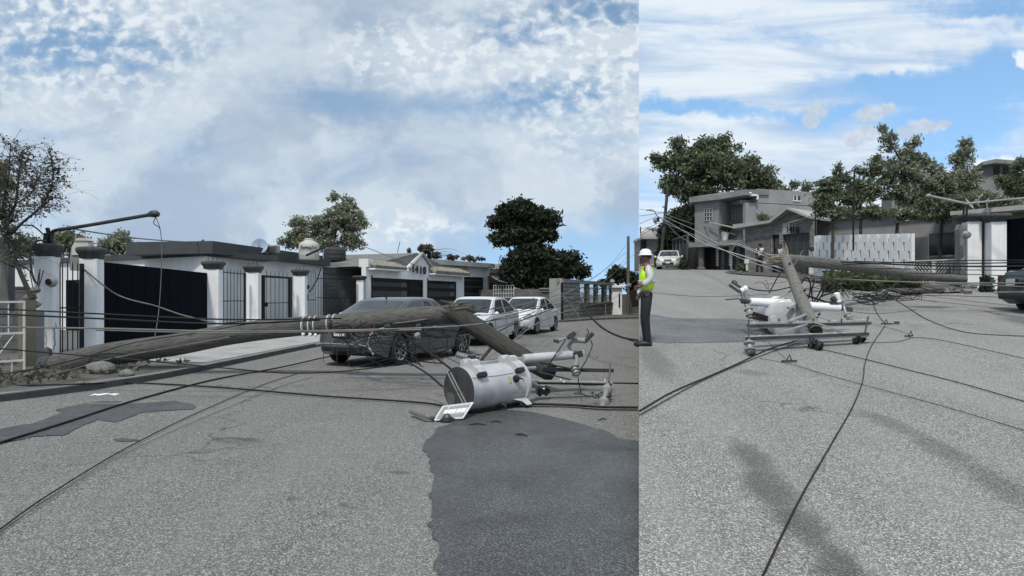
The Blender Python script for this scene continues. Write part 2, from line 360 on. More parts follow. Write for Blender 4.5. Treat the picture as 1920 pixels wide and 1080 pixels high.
# ---------------------------------------------------------------- plants
def leaves_mesh(name, centers, size, m, parent, world=True, elong=2.0, up=0.0, rs=1):
    """many small leaf quads round the given points (numpy, quick)"""
    rg = np.random.default_rng(rs); c = np.asarray(centers, float); n = len(c)
    a = rg.normal(size=(n, 3)); a[:, 2] *= (1 - up); a /= np.linalg.norm(a, axis=1, keepdims=True)
    b = np.cross(a, rg.normal(size=(n, 3))); b /= np.linalg.norm(b, axis=1, keepdims=True)
    sz = size * rg.uniform(.55, 1.25, (n, 1)); A = a * sz * elong * .5; B = b * sz * .5
    bend = np.cross(a, b) * sz * .25
    v = np.stack([c - A, c - B * .9 + bend, c + A, c + B * .9 + bend], 1).reshape(-1, 3)
    if parent is not None and world:
        Mi = np.array(W[parent.name].inverted()); v = v @ Mi[:3, :3].T + Mi[:3, 3]
    me = bpy.data.meshes.new(name); me.vertices.add(4 * n); me.vertices.foreach_set('co', v.ravel()); me.loops.add(4 * n)
    me.loops.foreach_set('vertex_index', np.arange(4 * n)); me.polygons.add(n); me.polygons.foreach_set('loop_start', np.arange(n) * 4)
    me.update(calc_edges=True); me.materials.append(m)
    o = bpy.data.objects.new(name, me); COL.objects.link(o)
    if parent is not None: o.parent = parent; W[o.name] = W[parent.name]
    return o
def clump_points(blobs_, rs, per=34, spread=.34, shell=.55, dens=1.0):
    blobs_ = [(c, r, int(n * 1.7)) for c, r, n in blobs_]; per = per * .62; spread = spread * .62
    """leaf positions: sprays scattered through each blob, more of them towards its outside"""
    rg = np.random.default_rng(rs); out = []; tips = []
    for (c, rad, n) in blobs_:
        c = np.array(c, float); rad = np.array(rad if hasattr(rad, '__len__') else (rad,) * 3, float)
        d = rg.normal(size=(n, 3)); d /= np.linalg.norm(d, axis=1, keepdims=True)
        rr = (shell + (1.04 - shell) * rg.random((n, 1))) * np.where(rg.random((n, 1)) < .14, 1.14, 1)
        rr *= np.where(rg.random((n, 1)) < .28, .6, 1)
        cc = c + d * rad * rr; tips.append(cc)
        s_ = spread * rad.min() * rg.uniform(.5, 1.2, (n, 1, 1))
        k = max(4, int(per * dens)); p = cc[:, None, :] + rg.normal(size=(n, k, 3)) * s_ * np.array([1, 1, .55])
        out.append(p.reshape(-1, 3))
    return np.concatenate(out), np.concatenate(tips)
BARK = None
def sprig_tree(name, label, base, trunk, blobs_, leaf, m, rs=1, per=60, r0=.1, cat='tree', group=None, elong=2.6, lim_r=.03, droop=.0, fuzz=.07, wood_=None):
    """an open tree: every branch is drawn and carries its own leaves, so the sky shows between them"""
    base = Vector(base); t = thing(name, label, cat, base, group=group); rn = random.Random(rs); rg = np.random.default_rng(rs)
    tr = spline([base] + [Vector(q) for q in trunk], 6); k = len(tr); mb = MB(); mb.tube(tr, [r0 * (1 - .7 * i / (k - 1)) for i in range(k)], 8); pts = []
    for (c, rad, n) in blobs_:
        c = Vector(c); rad = Vector(rad if hasattr(rad, '__len__') else (rad,) * 3); hub = min(tr[k // 3:], key=lambda q: (q - c).length + max(0, q.z - c.z) * 2)
        core = c + Vector((rn.uniform(-.2, .2) * rad.x, 0, -.35 * rad.z)); mb.tube(spline([hub, hub.lerp(core, .5) + Vector((0, 0, .05)), core], 4), [lim_r * 1.3 * (1 - .05 * i) for i in range(9)], 5)
        for _ in range(n):
            d = Vector((rn.gauss(0, 1), rn.gauss(0, 1), rn.gauss(.35, .9))).normalized(); q = rn.uniform(.55, 1.12)
            e = c + Vector((d.x * rad.x, d.y * rad.y, d.z * rad.z)) * q; a = core.lerp(hub, rn.uniform(0, .3)); md = a.lerp(e, .5) + Vector((rn.gauss(0, .1), rn.gauss(0, .1), rn.uniform(.05, .22))) * (e - a).length
            e = e - Vector((0, 0, droop * (e - a).length)); sp = spline([a, md, e], 5); mb.tube(sp, [lim_r * .6 * (1 - .085 * i) for i in range(len(sp))], 4, False)
            for j in range(per):
                u = rn.uniform(.38, 1.0) ** .8 * (len(sp) - 1); i = min(len(sp) - 2, int(u)); o = sp[i].lerp(sp[i + 1], u - i); w_ = fuzz * (1.5 - .6 * u / len(sp)); pts.append((o.x + rn.gauss(0, w_), o.y + rn.gauss(0, w_), o.z + rn.gauss(0, w_ * .8)))
    leaves_mesh('crown', pts, leaf, m, t, rs=rs, elong=elong); mb.build('trunk', wood_ or BARK, t, smooth=60); return t
def tree(name, label, base, trunk, blobs_, leaf, m, rs=1, per=34, spread=.32, r0=.2, cat='tree', group=None, limbs=26, elong=2.0, shell=.5, lim_r=.05):
    base = Vector(base); t = thing(name, label, cat, base, group=group)
    pts, tips = clump_points(blobs_, rs, per, spread, shell)
    leaves_mesh('crown', pts, leaf, m, t, rs=rs, elong=elong)
    mb = MB(); tr = spline([base] + [Vector(q) for q in trunk], 5); k = len(tr)
    mb.tube(tr, [r0 * (1 - .65 * i / (k - 1)) for i in range(k)], 8)
    rn = random.Random(rs)
    for i in rn.sample(range(len(tips)), min(limbs, len(tips))):
        e = Vector(tips[i]); a = tr[min(k - 1, int(k * rn.uniform(.45, .98)))]
        mid = a.lerp(e, .5) + Vector((rn.uniform(-.2, .2), rn.uniform(-.2, .2), rn.uniform(-.1, .35))) * (e - a).length * .35
        mb.tube(spline([a, mid, e], 4), [lim_r * q for q in (1, .9, .8, .65, .5, .4, .32, .25, .15)], 5)
    mb.build('trunk', BARK, t, smooth=60)
    return t
# ================================================================ MATERIAL SET
M = {}
M['white'] = mat('white_paint', (.78, .79, .79), .75, .06, 2.5, .15, dirt=.35)
M['house_white'] = mat('house_white', (.74, .75, .75), .85, .06, 1.2, .1, dirt=.3)
M['grey_band'] = mat('grey_band', (.062, .066, .068), .8, .12, 2)
M['cap'] = mat('cap_stone', (.075, .08, .08), .9, .3, 9, .8)
M['navy'] = mat('navy_sheet', (.0022, .004, .008), .7, .2, 1, spec=.05)
M['black'] = mat('black_iron', (.012, .012, .013), .55, .2, 6, spec=.3)
M['conc'] = mat('concrete', (.21, .21, .205), .92, .2, 1.6, .4)
M['conc_lt'] = mat('concrete_light', (.36, .36, .35), .92, .15, 1.2, .3)
M['conc_dk'] = mat('concrete_dark', (.12, .12, .12), .92, .22, 1.5, .4)
M['dirt'] = mat('dirt', (.105, .1, .088), 1, .35, 3.5, 1, bscale=30)
M['rock'] = mat('rubble', (.2, .2, .19), .95, .3, 8, .8)
M['galv'] = mat('galvanised', (.36, .37, .36), .5, .15, 5, metal=.35)
M['steel_dk'] = mat('steel_dark', (.075, .076, .076), .5, .25, 7, metal=.5)
M['arm'] = mat('crossarm_paint', (.42, .42, .40), .55, .2, 4, metal=.2)
M['porc'] = mat('porcelain_grey', (.25, .255, .26), .25, .08, 4, spec=.6)
M['porc_dk'] = mat('porcelain_dark', (.02, .018, .017), .18, .2, 4, spec=.7)
M['tube_white'] = mat('tube_white', (.78, .79, .79), .4, .04, 4)
M['trafo'] = mat('transformer_paint', (.47, .475, .485), .34, .12, 5, spec=.5, coat=.2, dirt=.4, bump=.12)
M['trafo_end'] = mat('transformer_end', (.42, .42, .42), .4, .1, 4, spec=.5)
M['wire'] = mat('wire_black', (.013, .013, .014), .6, .1, 4, spec=.25)
M['wire_grey'] = mat('wire_grey', (.15, .15, .14), .5, .15, 6, metal=.2)
M['wire_lt'] = mat('wire_light', (.42, .43, .43), .5, .1, 6)
M['alu'] = mat('alu_plate', (.55, .56, .58), .35, .05, 4, metal=.4)
M['label_y'] = mat('label_yellow', (.42, .38, .22), .6, .1, 4)
M['cream'] = mat('tank_cream', (.46, .455, .42), .55, .05, 3)
M['tank_dk'] = mat('tank_black', (.03, .032, .03), .6, .1, 3)
M['tile'] = mat('roof_tile', (.27, .25, .21), .9, .3, 6, .5)
M['slat'] = mat('garage_slat', (.055, .06, .06), .5, .1, 3)
M['glass_dk'] = mat('glass_dark', (.02, .023, .026), .12, .1, 1, spec=.6)
M['maroon'] = mat('maroon_paint', (.048, .038, .038), .85, .12, 1.5)
M['gate_white'] = mat('gate_white', (.60, .61, .60), .5, .1, 5)
M['stucco'] = mat('stucco_grey', (.30, .30, .30), .95, .12, .9, .4, dirt=.3)
M['stucco_dk'] = mat('stucco_dark', (.22, .22, .22), .95, .12, .9, .3)
M['paper'] = mat('paper', (.7, .7, .7), .8, .05, 3)
M['rock_beige'] = mat('ochre_wall', (.16, .145, .10), .9, .15, 2)
M['skin'] = mat('skin_brown', (.16, .09, .06), .6, .08, 8)
M['hair'] = mat('hair_black', (.01, .009, .008), .7, .1, 9)
M['shirt_w'] = mat('shirt_white', (.6, .6, .6), .9, .06, 7)
M['shirt_b'] = mat('shirt_black', (.015, .015, .017), .9, .1, 7)
M['trouser'] = mat('trouser_dark', (.02, .021, .024), .9, .15, 7)
M['hivis'] = mat('hi_vis_lime', (.52, .85, .02), .7, .04, 7)
M['reflect'] = mat('reflective_grey', (.5, .52, .52), .4, .05, 7)
M['shoe'] = mat('shoe_black', (.012, .012, .012), .5, .1, 7)
M['strap'] = mat('strap_brown', (.05, .035, .03), .8, .1, 7)
BARK = M['bark'] = mat('bark', (.07, .062, .052), .95, .3, 8, .8)
M['bark_pale'] = mat('bark_pale', (.14, .13, .115), .95, .3, 8, .5)
M['twig'] = mat('twig', (.05, .046, .04), .95, .2, 8)
LF_dark = leafmat('leaf_dark', (.02, .029, .018), (.055, .07, .042))
LF_mid = leafmat('leaf_mid', (.075, .10, .055), (.21, .24, .16))
LF_olive = leafmat('leaf_olive', (.14, .17, .10), (.33, .345, .27))
LF_grass = leafmat('grass_leaf', (.04, .06, .022), (.10, .12, .06), 3)
LF_dry = leafmat('leaf_dry', (.07, .068, .055), (.16, .15, .12))

# ================================================================ TERRAIN
def ell(p0, p1, wd, amp=1, fn=GR):
    a = fn(*p0); b = fn(*p1); c = (a + b) / 2; d = b - a
    return (c.x, c.y, d.length / 2 * 1.12, wd, math.degrees(math.atan2(d.y, d.x)), amp)
st_r = [ell((1378, 820), (1440, 905), .20, .55), ell((1405, 860), (1495, 985), .20, .62), ell((1455, 925), (1560, 1060), .19, .62), ell((1520, 1000), (1640, 1160), .19, .66), ell((1600, 765), (1760, 835), .2, .4), ell((1690, 800), (1850, 890), .2, .42), ell((1790, 850), (1990, 985), .22, .42),
        ell((1205, 640), (1262, 725), .3, .4), ell((1700, 577), (1790, 575), .5, .75), ell((1870, 600), (1990, 605), 1.6, .55), ell((1590, 560), (1700, 556), .5, .35), ell((1260, 545), (1420, 556), .12, .25), ell((1380, 695), (1450, 705), .25, .35)]
st_shade_l = [ell((530, 935), (560, 935), .05, .5, GL), ell((640, 945), (660, 950), .05, .6, GL), ell((715, 885), (765, 890), .08, .5, GL), ell((1150, 670), (1190, 672), .35, .3, GL), ell((870, 645), (1010, 650), 1.2, .6, GL), ell((950, 628), (1060, 632), 1.3, .45, GL)]  # last two wide ellipses: shadows of the white cars, painted into the road colour
A_left = asphalt('asphalt_lower', (.185, .183, .176), (.48, .475, .46), (.10, .099, .094), st_shade_l)
A_right = asphalt('asphalt_upper', (.25, .247, .237), (.62, .615, .6), (.15, .148, .14), st_r)
mb = MB(); g = [-3000, -60, -20, 20, 60, 3000]
mb.grid([[(x, y, 0) for x in g] for y in (-200, -20, 20, 80, 3000)])
tag(mb.build('street', A_left), kind='structure')
ys = [2.5 + i * .5 for i in range(0, 30)] + [18, 20, 23, 26, 29, 33, 37.5, 41, 45, 50, 56, 64, 72, 80, 100, 140, 200, 400]
mb = MB(); mb.grid([[(SEAM * y + o, y, hR(y) + .004) for o in (0, 1, 3, 6, 10, 20, 40, 80, 200, 600)] for y in ys])
tag(mb.build('rising_street', A_right), kind='structure')
mb = MB(); mb.grid([[(SEAM * y, y, -.05), (SEAM * y, y, hR(y) - .004)] for y in ys])
tag(mb.build('street_bank', M['conc_dk']), kind='structure')

def wiggle(pts, amp, it=4, rs=3):
    rn = random.Random(rs); pts = [Vector((p[0], p[1], 0)) for p in pts]
    for k in range(it):
        out = []
        for i, p in enumerate(pts):
            q = pts[(i + 1) % len(pts)]; d = q - p; out += [p, (p + q) / 2 + Vector((-d.y, d.x, 0)) * rn.uniform(-amp, amp)]
        pts = out
    return pts
def sheet(name, pts, m, hf, it=4, amp=.16, rs=3, kind='structure', dz=.004):
    pts = wiggle(pts, amp, it, rs); me = bmesh.new()
    vs = [me.verts.new((p.x, p.y, hf(p) + dz)) for p in pts]
    f = me.faces.new(vs); bmesh.ops.triangulate(me, faces=[f]); 
    d = bpy.data.meshes.new(name); me.to_mesh(d); me.free(); d.materials.append(m)
    o = bpy.data.objects.new(name, d); COL.objects.link(o); return tag(o, kind=kind)
def wetmat(name, base, rough=.62):
    m = asphalt(name, base, tuple(x * 3.2 for x in base), tuple(x * .4 for x in base), [])
    b = m.node_tree.nodes['Principled BSDF']; b.inputs['Specular IOR Level'].default_value = .5; t = NT(m.node_tree); ps = t.n.new('ShaderNodeNewGeometry').outputs['Position']
    nn = t.noise(ps, .9, 6, .65, .4); t.l.new(t.rng(nn, .35, .65, rough - .14, rough + .25), b.inputs['Roughness'])
    lk = b.inputs['Base Color'].links[0].from_socket; t.l.new(t.mix(t.rng(nn, .4, .68, 0, .55), lk, tuple(x * .45 for x in base)), b.inputs['Base Color']); return m
WET = wetmat('wet_asphalt', (.072, .073, .073), .38)
WET2 = wetmat('wet_asphalt_light', (.125, .127, .13), .5)
# wet stain round the transformer; its right side ends where the street branches
pts = [GL(*q) for q in ((806, 872), (812, 905), (804, 935), (810, 960), (799, 985), (812, 1012), (824, 1040), (820, 1078), (828, 1120), (840, 1300))]
pts += [Vector((SEAM * 2.6 + .3, 2.75, 0)), Vector((SEAM * 4.0 + .5, 4.0, 0)), Vector((SEAM * 6.32 + .4, 6.15, 0))]
pts += [GL(*q) for q in ((1165, 824), (1110, 801), (1060, 787), (1010, 776), (965, 770), (900, 774), (850, 788), (815, 806), (796, 830), (800, 850))]
sheet('wet_stain', pts, WET, lambda p: .004, it=4, amp=.10, rs=5)
pts = [GL(*q) for q in ((-80, 822), (0, 806), (60, 795), (105, 768), (165, 757), (255, 757), (330, 752), (360, 768), (258, 775), (215, 793), (180, 788), (148, 803), (118, 817), (60, 820), (0, 832), (-80, 850))]
sheet('wet_stain', pts, WET, lambda p: .004, it=4, amp=.13, rs=8)
sheet('wet_stain', [GL(*q) for q in ((214, 824), (232, 822), (252, 824), (270, 827), (240, 829), (220, 828))], WET, lambda p: .004, it=3, rs=4)
pts = [GR(*q) for q in ((1201, 589), (1225, 590), (1265, 596), (1330, 598), (1365, 597), (1405, 600), (1470, 598), (1520, 612), (1500, 634), (1440, 640), (1400, 641), (1330, 642), (1262, 643), (1203, 640))]
o = MB(); qq = wiggle(pts, .06, 3, 6)
# follow the slope: build as strips between the upper and the lower edge
top = sorted([p for p in qq if (HY - 0) and True], key=lambda p: p.x)
def edge(px, a): return a[min(range(len(a)), key=lambda i: abs(a[i][0] - px))][1]
ue = [(1199, 589), (1225, 590), (1265, 596), (1330, 598), (1365, 597), (1405, 600), (1470, 598), (1520, 606)]
le = [(1199, 640), (1262, 643), (1330, 642), (1400, 641), (1440, 640), (1500, 632), (1520, 620)]
itp = lambda x, t: float(np.interp(x, [q[0] for q in t], [q[1] for q in t]))
rows = []
for i in range(81):
    px = 1199 + i * 4.0; n1 = mnoise.noise((px * .05, 0, 0)) * 2.2 + mnoise.noise((px * .2, 3, 0)); n2 = mnoise.noise((px * .05, 9, 0)) * 2.5 + mnoise.noise((px * .22, 5, 0))
    a, b = itp(px, ue) + n1, itp(px, le) + n2
    rows.append([GR(px, a + (b - a) * k / 8, .010) for k in range(9)])
o.grid(rows); tag(o.build('wet_stain', WET2), kind='structure')

# pavement and verge along the left-hand houses
kerb = [(-12.5, 4.5), (-9.2, 7), (-7.35, 9.0), (-6.45, 11.2), (-6.15, 14), (-5.9, 18), (-5.1, 26), (-4.2, 34), (0.5, 37.0), (2.6, 37.2), (5.5, 41.0), (8.0, 43.0), (11.5, 44.5)]
out = [(14, 75), (-60, 75), (-60, 4.5)]
mb = MB(); K = spline([Vector((a, b, 0)) for a, b in kerb], 5)
mb.prism([(p.x, p.y, .10) for p in K] + [(a, b, .10) for a, b in out], (0, 0, -.12))
tag(mb.build('pavement', M['conc_dk']), kind='structure')
mb = MB()
for a, b in zip(K, K[1:]):
    n_ = Vector((a.y - b.y, b.x - a.x, 0)).normalized()
    mb.prism([(a.x, a.y, .115), (b.x, b.y, .115), (b.x - n_.x * -.14, b.y - n_.y * -.14, .115), (a.x - n_.x * -.14, a.y - n_.y * -.14, .115)], (0, 0, -.115))
tag(mb.build('kerb', M['conc'], bevel=0), kind='structure')
sheet('verge', [(-20, 7.5), (-9.2, 8.0), (-7.6, 9.6), (-6.75, 11.6), (-6.6, 13.0), (-8.6, 13.6), (-12, 13.9), (-24, 15)], M['dirt'], lambda p: .10, it=3, amp=.08)
sheet('driveway', [(-9.7, 14.4), (-6.5, 13.6), (-6.2, 18), (-5.6, 24), (-5.4, 29), (-9.0, 28.5), (-9.3, 20)], M['conc_lt'], lambda p: .10, it=1, amp=.01, dz=.005)
rn = random.Random(3)
cc = []
for i in range(2600):
    x = rn.uniform(-13, -6.7); y = rn.uniform(9.5, 13.8)
    if x > -6.6 - (13 - y) * .35: continue
    if mnoise.noise((x * 1.3, y * 1.3, 0)) < .02: continue
    cc.append((x, y, .11 + rn.random() * .07))
o = leaves_mesh('weeds', cc, .07, LF_dry, None, rs=4, elong=2.4); tag(o, kind='stuff', label='dry weeds and leaf litter on the verge by the pole butt')

def stones(name, spots, m, label, cat, group=None):
    for i, (p, r) in enumerate(spots):
        mb = MB(); rr = random.Random(i + 50); ico = bmesh.new(); bmesh.ops.create_icosphere(ico, subdivisions=2, radius=1)
        vs = []
        for v in ico.verts:
            k = 1 + .35 * mnoise.noise(v.co * 1.3 + Vector((i * 7, 0, 0))); vs.append((p.x + v.co.x * r * k, p.y + v.co.y * r * k * .8, p.z + r * .35 + v.co.z * r * .5 * k))
        mb.add(vs, [tuple(v.index for v in f.verts) for f in ico.faces]); ico.free()
        tag(mb.build(name, m, smooth=60), label[i] if isinstance(label, list) else label, cat, group)
stones('stone', [(GL(192, 700, .1), .26), (GL(238, 705, .1), .14), (GL(150, 722, .1), .08)], M['rock'], ['large pale stone on the verge under the fallen pole', 'middling stone to the right of the large stone on the verge', 'small stone on the verge below the pole butt'], 'stone')

mb = MB(); rr = random.Random(9); base = GL(195, 742, .1); rows = []
for i in range(9):
    rows.append([base + Vector((-.18 + i * .045, -.06 + j * .03, .01 + .035 * abs(mnoise.noise((i * .9, j * .9, 4))))) for j in range(5)])
mb.grid(rows); tag(mb.build('plastic_bag', M['paper']), 'crumpled white plastic scrap lying on the verge beside the kerb', 'litter')

# ================================================================ LEFT: STREET WALL OF THE WHITE HOUSE
PL = [(89, 13.9, 457), (172, 14.8, 463), (400, 20.6, 489), (475, 23.4, 497), (563, 27.0, 505)]
def pillar(name, px, d, top_py, wid, label, capw=1.5, base=0, group='white gate pillars with grey caps', z0=.1, hcap=.28):
    q = XY(px, d); zt = CAMH + (HY - top_py) / F * d
    t = thing(name, label, 'pillar', (q.x, q.y, z0), math.atan2(-q.x, q.y) * .35, group)
    h = zt - z0
    MB().box((0, 0, (h - hcap) / 2), (wid, wid, h - hcap)).build('shaft', M['white'], t, world=False, bevel=.015)
    mb = MB(); c = wid * capw / 2; mb.cur = 0
    prof = [(wid * .54, 0), (wid * .60, hcap * .12), (c * .84, hcap * .34), (c * .97, hcap * .50), (c * 1.03, hcap * .66), (c * 1.02, hcap * .82), (c * .93, hcap * .93), (wid * .45, hcap)]
    vs = []; n = 28
    for r, z in prof:
        for j in range(n):
            a = 2 * math.pi * j / n; ca, sa = math.cos(a), math.sin(a); k = (abs(ca) ** 3.2 + abs(sa) ** 3.2) ** (-1 / 3.2)
            wob = 1 + .02 * mnoise.noise((j * .6, z * 20, px)); vs.append((ca * r * k * wob, sa * r * k * wob, h - hcap + z))
    fs = [(i * n + j, i * n + (j + 1) % n, (i + 1) * n + (j + 1) % n, (i + 1) * n + j) for i in range(len(prof) - 1) for j in range(n)] + [tuple(range(n))[::-1], tuple((len(prof) - 1) * n + j for j in range(n))]
    mb.add(vs, fs); mb.build('capital', M['cap'], t, world=False, smooth=50)
    return t
labs = ['cracked white pillar with an electricity meter, leftmost of the gate pillars', 'white gate pillar at the left edge of the big navy gate', 'white gate pillar at the right edge of the big navy gate', 'white gate pillar just left of the barred pedestrian gate', 'white gate pillar just right of the barred pedestrian gate']
PT = [pillar('gate_pillar', px, d, ty, wd, lb) for (px, d, ty), lb, wd in zip(PL, labs, (.36, .38, .45, .45, .47))]
def spikes(mb, fc, s0, s1, z0, z1, n, r=.011, rails=(), tip=True, t=0):
    for i in range(n):
        a = fc.at(s0 + (s1 - s0) * (i + .5) / n, z0, t); b = a.copy(); b.z = z1
        mb.tube([a, b, b + Vector((0, 0, .1 if tip else 0.01))], [r, r, r * .2 if tip else r], 4)
    for z in rails: fc.box(mb, s0, s1, z - .015, z + .015, t - .012, t + .012)
# meter, crack, step on the first pillar
t = PT[0]
m1 = MB(); c = P(99, 529, 13.62); m1.lathe([(.10, 0), (.11, .03), (.11, .06), (.085, .08), (.085, .15), (.06, .18)], c, (.2, -1, 0), 20); o = m1.build('meter', M['galv'], t, smooth=40); MB().lathe([(.07, 0), (.05, .03)], c + Vector((.035, -.18, 0)), (.2, -1, 0), 16).build('dial', M['glass_dk'], o)
mb = MB(); rr = random.Random(5)
for x0 in (76, 103):
    pp = [P(x0 + rr.uniform(-3, 3), 604 + i * 7, 13.64) for i in range(9)]
    mb.tube(pp, [.004, .012, .02, .012, .016, .01, .014, .01, .006], 5)
mb.build('crack', M['stucco_dk'], t)
mb = MB(); mb.prism([P(88, 650, 13.63), P(98, 655, 13.63), P(99, 676, 13.63), P(84, 690, 13.63), P(78, 664, 13.63)], (0, -.012, 0)); mb.build('broken_patch', M['conc_dk'], t)
# bent conduit loops
MB().tube(spline([P(88, 452, 13.7), P(70, 452, 13.6), P(58, 470, 13.55), P(58, 500, 13.5), P(64, 525, 13.5), P(72, 533, 13.6)], 8), .022, 8).build('conduit', M['steel_dk'], t, smooth=60)

f01 = Fac(XY(108, 14.05), XY(156, 14.6))
t = thing('side_gate', 'narrow black barred gate between the two leftmost white pillars', 'gate', f01.at(0, .1))
mb = MB(); f01.box(mb, .0, .05, .15, 2.25, -.03, .03); f01.box(mb, f01.L - .07, f01.L, .15, 2.25, -.03, .03); f01.box(mb, .05, f01.L - .07, .15, .2, -.02, .02); mb.build('frame', M['black'], t)
mb = MB(); spikes(mb, f01, .05, f01.L - .07, .2, 2.2, 4, .012, (1.25,)); mb.build('bars', M['black'], t)
# navy sliding gate
f12 = Fac(XY(190, 15.2), XY(388, 20.4))
t = thing('driveway_gate', 'wide navy sheet metal gate closing the driveway between two white pillars', 'gate', f12.at(0, .1))
z0 = .22; mb = MB(); f12.poly(mb, [(0, z0), (f12.L, z0), (f12.L, f12.Z(388, 512)), (0, f12.Z(190, 491))], -.03, .03); mb.build('panel', M['navy'], t)
mb = MB()
for i in range(1, 9): f12.box(mb, f12.L * i / 9 - .012, f12.L * i / 9 + .012, z0, f12.Z(190, 491) * (1 - i / 9) + f12.Z(388, 512) * i / 9 - .02, .03, .034)
mb.build('ribs', M['navy'], t)
MB().box(f12.hit(386, 536, .05), (.07, .07, .1)).build('latch', M['black'], t)
# low threshold wall under gate and fences
f24 = Fac(XY(412, 21.0), XY(592, 28.0))
t = thing('boundary_wall', 'low white kerb wall under the black barred fence of the white house', 'wall', f24.at(0, .1))
mb = MB(); f24.box(mb, 0, f24.L, .1, .5, -.1, .1); mb.build('wall', M['white'], t, bevel=.01)
fa = Fac(XY(416, 20.9), XY(460, 22.9)); fb = Fac(XY(489, 23.8), XY(548, 26.4)); fcn = Fac(XY(577, 27.2), XY(593, 28.1))
t = thing('barred_fence', 'black spiked bar fence between the navy gate pillar and the next pillar', 'fence', fa.at(0, .5), group='black bar fences on the boundary wall')
mb = MB(); spikes(mb, fa, 0, fa.L, .5, fa.Z(438, 508), 7, .011, (.62, 1.35, 2.3)); mb.build('bars', M['black'], t); mb = MB(); fa.box(mb, fa.L - .09, fa.L, .5, 2.35, -.03, .03); mb.build('post', M['black'], t)
t = thing('pedestrian_gate', 'black barred pedestrian gate with thick frame between two white pillars', 'gate', fb.at(0, .1))
mb = MB(); s1, s2 = fb.S(492), fb.S(545)
fb.box(mb, s1, s1 + .14, .12, 2.3, -.04, .04); fb.box(mb, s2 - .16, s2 - .04, .12, 2.3, -.04, .04); fb.box(mb, s1 + .14, s2 - .16, 2.22, 2.3, -.04, .04); fb.box(mb, s1 + .14, s2 - .16, .12, .2, -.04, .04); fb.box(mb, s2, s2 + .05, .12, 2.3, -.04, .04); mb.build('frame', M['black'], t)
mb = MB(); spikes(mb, fb, s1 + .14, s2 - .16, .2, fb.Z(520, 512), 6, .011, (1.25,)); mb.build('bars', M['black'], t)
MB().box(fb.at(s1 + .2, 1.2, .05), (.1, .08, .16)).build('lock', M['black'], t)
mb = MB(); spikes(mb, fb, s1 - .55, s1 - .05, .5, 2.35, 3, .011, (.62, 1.35)); mb.build('side_bars', M['black'], t)
t = thing('barred_fence', 'short black spiked bar fence right of the last gate pillar, by the wall meter', 'fence', fcn.at(0, .5), group='black bar fences on the boundary wall')
mb = MB(); spikes(mb, fcn, 0, fcn.L, .5, 2.6, 4, .012, (.62, 1.35)); mb.build('bars', M['black'], t)

# ================================================================ LEFT: WHITE HOUSE WITH DARK PARAPET
hf = Fac(XY(385, 22.5), XY(606, 31.5)); hs = Fac(XY(385, 22.5), (-23.6, 29.5))
t = thing('white_house', 'low white house with a thick dark grey flat parapet behind the pillars', 'house', hf.at(0, 0))
mb = MB(); c0 = hf.at(0, 0); c1 = hf.at(hf.L - .05, 0); c2 = c1 - hf.n * 6; c3 = hs.at(hs.L, 0); c4 = c3 + Vector((4, 9, 0))
mb.prism([c0, c1, c2, c4, c3], (0, 0, 3.0)); mb.build('wall', M['house_white'], t)
zb, zt = 3.0, 3.44
e = .38
mb = MB(); A0 = hf.at(-.15, zb, e); A1 = hf.at(hf.L, zb, e); A2 = hf.at(hf.L, zb, -6); A3 = hf.at(-.15, zb, -3)
mb.prism([A0, A1, A2, A3], (0, 0, zt - zb)); o = mb.build('parapet', M['grey_band'], t)
mb = MB(); B0 = hs.at(0.0, 2.92, .12); B1 = hs.at(hs.L, 2.92, .12); B2 = B1 + Vector((3, 7, 0)); B3 = hs.at(0, 2.92, -3.2)
mb.prism([B0, B1, B2, B3], (0, 0, .2)); mb.build('roof_edge', M['grey_band'], t)
mb = MB(); s0 = hs.S(153); s1 = hs.S(126); hs.box(mb, min(s0, s1), max(s0, s1), .1, hs.Z(140, 525), .0, .05); dr = mb.build('door', M['navy'], t); MB().ball(hs.hit(146, 529, .1), .05).build('porch_lamp', M['steel_dk'], t)
for a, b in ((470, 100),): pass
mb = MB(); fa_ = hf; mb.lathe([(.09, 0), (.09, .07), (.06, .10)], fa_.hit(576, 538, .0), fa_.n, 14); mt = mb.build('wall_meter', M['steel_dk'], t, smooth=40); mb = MB(); q = fa_.hit(575, 557, .06); mb.box(q, (.22, .12, .26), fa_.rot()); mb.build('fuse_box', M['galv'], t)
MB().tube(spline([fa_.hit(581, 547, .08), fa_.hit(590, 534, .1), fa_.hit(597, 518, .1), fa_.hit(602, 502, .4)], 6), .025, 6).build('cable_drop', M['steel_dk'], t)
mb = MB(); mb.tube([P(379, 460, 22.6), P(380, 452, 22.6), P(382, 449, 22.6)], [.09, .06, .02], 6); mb.box(P(368, 459, 22.9), (.5, .3, .1)); mb.build('roof_spout', M['grey_band'], t)
for i, (pi) in enumerate((PT[2], PT[3], PT[4])):
    px, d, ty = PL[i + 2]; zt_ = CAMH + (HY - ty) / F * d - .1; mb = MB(); q = XY(px, d)
    for k in (-.13, 0, .13): mb.tube([(q.x + k, q.y - .05, zt_ - .05), (q.x + k * 1.1, q.y - .05, zt_ + .22)], .01, 4)
    mb.build('rebar', M['steel_dk'], pi)

